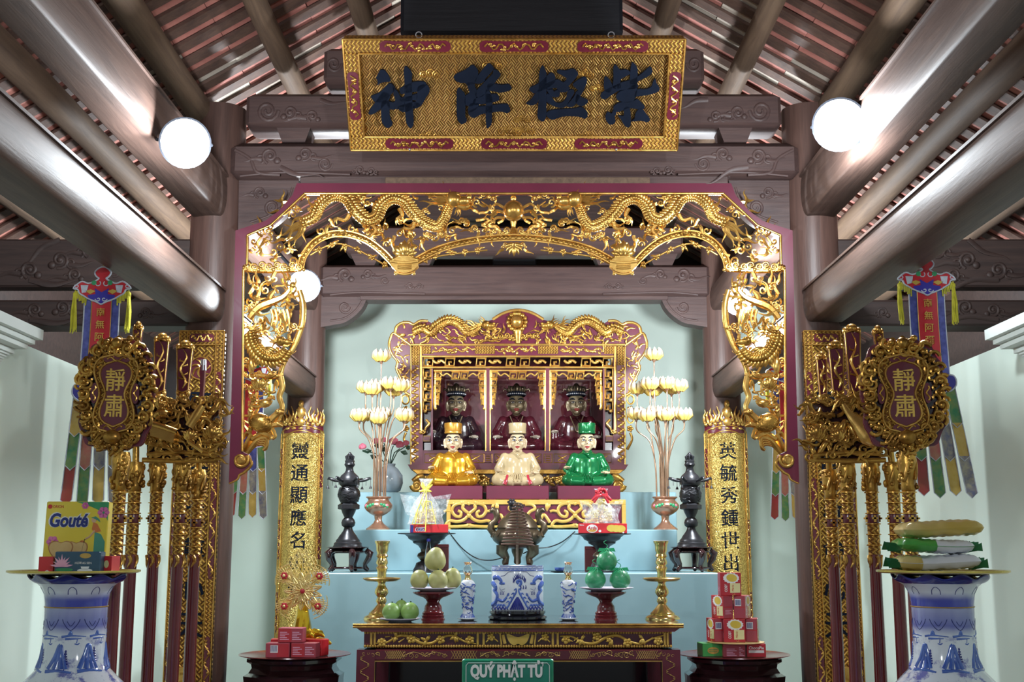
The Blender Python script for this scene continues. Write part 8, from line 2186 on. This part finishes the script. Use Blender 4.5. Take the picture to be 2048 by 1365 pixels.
def seated(name, label, x, Y, zb, k, robe, skin, hat, pose, dark=False):
    """cross-legged seated figure; k = metres per unit, 127 units tall"""
    t = thing(name, label, 'statue', (x, Y, zb), 'statues in the shrine' if dark else 'painted seated figures')
    V = lambda a, b, c: (x + a * k, Y + b * k, zb + c * k)
    m = MB()
    m.lathe(V(0, 2, 0), [(q * k, z * k) for q, z in ((34, 0), (36, 6), (35, 14), (32, 26), (30, 38), (29.5, 48), (28, 56), (23, 63), (14, 68), (9, 71), (8, 74))], 28, 1.0, .62)
    for s_ in (-1, 1):
        m.tube([V(s_ * 14, -4, 13), V(s_ * 30, -14, 13), V(s_ * 40, -20, 12), V(s_ * 30, -30, 9), V(s_ * 8, -34, 8)], [15 * k, 14.5 * k, 12.5 * k, 11 * k, 9.5 * k], n=14)
        m.ball(V(s_ * 40, -19, 12), (11.5 * k, 12.5 * k, 12 * k), 14, 10)
        sh = V(s_ * 25, 1, 57); el = V(s_ * 38, -2, 33)
        wr = V(s_ * 36, -22, 25) if not (pose == 'lift' and s_ < 0) else V(s_ * 42, -18, 34)
        m.tube([V(s_ * 20, 2, 58), sh, el, wr], [9 * k, 10.5 * k, 9.5 * k, 8 * k], n=12)
        m.ball(sh, 11 * k, 10, 8)
        if dark: m.tube([el, wr, (wr[0], wr[1], wr[2] - 16 * k)], [9 * k, 10 * k, 8 * k], n=10)
    m.ball(V(0, -26, 7), (30 * k, 14 * k, 7.5 * k), 16, 8)
    remesh(m, 1.5 * k, 'robe', robe, t, 4)
    # folds over the lap and chest
    def fold(P_, r_, n_=5):
        f = MB(); f.tube(catmull(P_, n_), r_ * k, n=6); f.build('robe_fold', robe, t, 60)
    for i in range(7):
        a = -18 + i * 6; fold([V(a * .35, -22, 26), V(a * .8, -33, 17), V(a * 1.25, -41, 8)], .9)
    fold([V(-9, -9.5, 69), V(0, -16, 62), V(6, -18, 55)], 1.2); fold([V(9, -9.5, 69), V(2, -15.5, 64), V(0, -16, 62)], 1.2)
    for s_ in (-1, 1):
        for i in range(3): fold([V(s_ * (28 + 2 * i), -9, 50 - 4 * i), V(s_ * (30 + i), -11, 40 - 3 * i), V(s_ * (34 + i), -14, 30 - i)], .9, 4)
    # head: skull, cheeks, chin, ears, nose, neck in one skin
    h = MB(); H = 90; V0 = V
    V = lambda a, b, c: V0(a * 1.13, (b + 1) * 1.13 - 1, 91 + (c - 91) * 1.13 if c > 70 else c)
    h.tube([V(0, 0, 66), V(0, -1, 80)], [7.5 * k, 7.5 * k], n=12)
    h.ball(V(0, -1, H + 3), (15.2 * k, 14 * k, 17 * k), 18, 12); h.ball(V(0, -3.5, H - 5), (14 * k, 12 * k, 13.5 * k), 16, 10); h.ball(V(0, -9, H - 14.5), (6.4 * k, 5 * k, 4.6 * k), 10, 8)
    for s_ in (-1, 1):
        h.ball(V(s_ * 7, -9.5, H - 5), (5.4 * k, 4.6 * k, 5.4 * k), 10, 8)
        h.tube([V(s_ * 14.2, 0, H + 5), V(s_ * 15.6, 0, H), V(s_ * 14.8, -1, H - 7), V(s_ * 13.2, -2, H - 12)], [2.0 * k, 2.5 * k, 2.2 * k, 2.2 * k], n=8)
    h.tube([V(0, -14.4, H + 3), V(0, -16.4, H - 2), V(0, -17.4, H - 5)], [1.5 * k, 2.0 * k, 2.5 * k], n=8); h.ball(V(0, -14.6, H - 10.4), (4.2 * k, 1.8 * k, 2 * k), 10, 6)
    hd = remesh(h, .9 * k, 'head', skin, t, 2)
    e = MB()
    for s_ in (-1, 1): e.ball(V(s_ * 6.2, -13.9, H + .8), (3.4 * k, 1.5 * k, 1.5 * k), 10, 6)
    e.build('eye_whites', 'card_white' if not dark else 'hand_pale', hd, 60)
    e = MB()
    for s_ in (-1, 1):
        e.ball(V(s_ * 6.0, -15.0, H + .6), (1.4 * k, .7 * k, 1.3 * k), 8, 6)
        e.tube(catmull([V(s_ * 2.8, -15.0, H + 1.2), V(s_ * 6.2, -15.2, H + 2.6), V(s_ * 10, -12.9, H + 1.2)], 4), .6 * k, n=5)
        e.tube(catmull([V(s_ * 2.6, -15.0, H + 5.4), V(s_ * 6.6, -14.6, H + 7.6), V(s_ * 11.6, -11.6, H + 6.2)], 4), [.6 * k] + [1.0 * k] * 7 + [.4 * k], n=6)
    e.build('brows_and_lids', 'ink_black', hd, 60)
    e = MB(); e.tube(catmull([V(-3.8, -15.4, H - 10.2), V(0, -16.3, H - 9.8), V(3.8, -15.4, H - 10.2)], 4), 1.2 * k, n=7); e.tube(catmull([V(-2.6, -15.5, H - 12.0), V(0, -16.1, H - 12.3), V(2.6, -15.5, H - 12.0)], 4), 1.1 * k, n=7); e.build('lips', 'lip_red', hd, 60)
    V = V0
    hm = 'hand_pale' if dark else skin
    g = MB(); hand(g, V(34, -28, 26), k * 1.25, (.25, -.97), 1, -1); remesh(g, .6 * k, 'hand', hm, t, 2)
    g = MB()
    if pose == 'lift': hand(g, V(-43, -24, 36), k * 1.25, (.35, -.6), 1, 1, .2)
    elif pose == 'palm': hand(g, V(-37, -27, 30), k * 1.25, (-.1, -.55), 1, 1, 1.0)
    else: hand(g, V(-34, -28, 26), k * 1.25, (-.25, -.97), 1, 1)
    remesh(g, .6 * k, 'hand', hm, t, 2)
    if not dark:
        MB().lathe(V(0, -1, 0), [(q * k, z * k) for q, z in ((16.2, 106), (16.8, 107), (17.2, 112), (18.2, 124), (17.6, 126.5), (15, 127), (.1, 126.5))], 28, cap=False).build('hat', hat, t, 40)
        MB().lathe(V(0, -1, 0), [(q * k, z * k) for q, z in ((16.4, 105), (17.4, 106), (17.6, 108.5), (17, 110))], 28, cap=False).build('hat_band', hat, t, 40)
        MB().lathe(V(0, 0, 0), [(9.6 * k, 69 * k), (10 * k, 71 * k), (9 * k, 73.5 * k), (8.4 * k, 73 * k)], 20, cap=False).build('collar', skin if hat != 'robe_green' else hat, t, 60)
        if pose == 'palm':
            for s_ in (-1, 1): 
                q = MB(); q.tube(catmull([V(s_ * 20, -36, 20), V(s_ * 22, -42, 11), V(s_ * 26, -44, 2)], 4), [2.5 * k] * 5 + [4 * k] * 4, n=7, flat=(1, .5)); q.build('red_lining', 'trim_red', t, 60)
    else:
        MB().lathe(V(0, -1, 0), [(q * k, z * k) for q, z in ((16.6, 104), (17.2, 106), (16.6, 111), (14, 114))], 24, cap=False).build('head_band', 'ink_black', t, 40)
        c = MB()
        for i in range(15):
            a = -pi * i / 14; c.ball(V(17 * cos(a), -1 + 16.4 * sin(a), 107.5), (2.0 * k, 1.2 * k, 2.0 * k), 7, 5)
        c.build('band_jewels', 'steel', t, 60)
        c = MB()
        for i in range(17):
            a = 2 * pi * i / 17
            c.tube([V(14 * cos(a), -1 + 13 * sin(a), 112), V(17 * cos(a), -1 + 15 * sin(a), 115 + 3 * (i % 2)), V(16 * cos(a), -1 + 14 * sin(a), 119 + 3 * sin(i * 2.0)), V(10 * cos(a), -1 + 10 * sin(a), 122)], [3 * k, 3 * k, 2.4 * k, 1 * k], n=6)
        c.lathe(V(0, -1, 0), [(q * k, z * k) for q, z in ((13, 112), (12, 119), (6, 124), (3, 128), (.1, 129))], 18, cap=False)
        for s_ in (-1, 1): c.tube([V(s_ * 16, -2, 115), V(s_ * 23, -2, 118), V(s_ * 25, -2, 113)], [2.4 * k, 2.2 * k, 1 * k], n=6)
        c.build('crown', 'bronze', t, 60)
        c = MB(); c.tube(catmull([V(-12, -10, 66), V(-6, -17, 50), V(0, -20, 36), V(6, -17, 50), V(12, -10, 66)], 5), 1.0 * k, n=6); c.build('necklace', 'skin_bronze', t, 60)
    return t
kf = S(920, 9.0)
for u, nm, robe, hat, pose in ((905, 'gold-robed seated figure with a gold hat', 'robe_gold', 'hat_gold', 'lift'), (1035, 'ivory-robed seated figure raising one palm, in the middle', 'robe_ivory', 'robe_ivory', 'palm'), (1175, 'green-robed seated figure with a green hat', 'robe_green', 'robe_green', 'lift')):
    x = Xof(u, 975, 9.0); zt = ZL + 27 * kf
    b = thing('statue_base', 'plain maroon bench under the %s figure' % robe.split('_')[1], 'stand', (x, 8.98, ZL), 'maroon statue benches')
    x0_, x1_ = x - 61 * kf, x + 61 * kf
    MB().rbox((x0_, YL + .02, ZL + .004), (x1_, 9.17, zt), .003).build('bench_top', 'maroon_frame', b, 0)
    MB().rbox((x0_ + .02, YL + .015, ZL), (x0_ + .07, 9.16, ZL + .01), .002).build('bench_foot', 'maroon', b, 0); MB().rbox((x1_ - .07, YL + .015, ZL), (x1_ - .02, 9.16, ZL + .01), .002).build('bench_foot', 'maroon', b, 0)
    seated('seated_figure', nm, x, 9.03, zt + 1.5 * kf, kf * 1.0, robe, 'skin_paint', hat, pose)
ks = S(850, 9.78) * 1.08
zsh = Zof(901, YH) + .001
for u, nm, robe, pose in ((912, 'dark lacquered crowned statue in the left bay of the shrine', 'robe_dark', 'lift'), (1033, 'dark red crowned statue in the middle bay of the shrine', 'robe_dark_red', 'knee'), (1153, 'dark lacquered crowned statue in the right bay of the shrine', 'robe_dark_red', 'lift')):
    seated('crowned_statue', nm, Xof(u, 850, 9.78), 9.78, zsh + 1.5 * ks, ks, robe, 'skin_bronze', None, pose, True)
for o in bpy.data.objects:
    if '_org' in o: del o['_org']
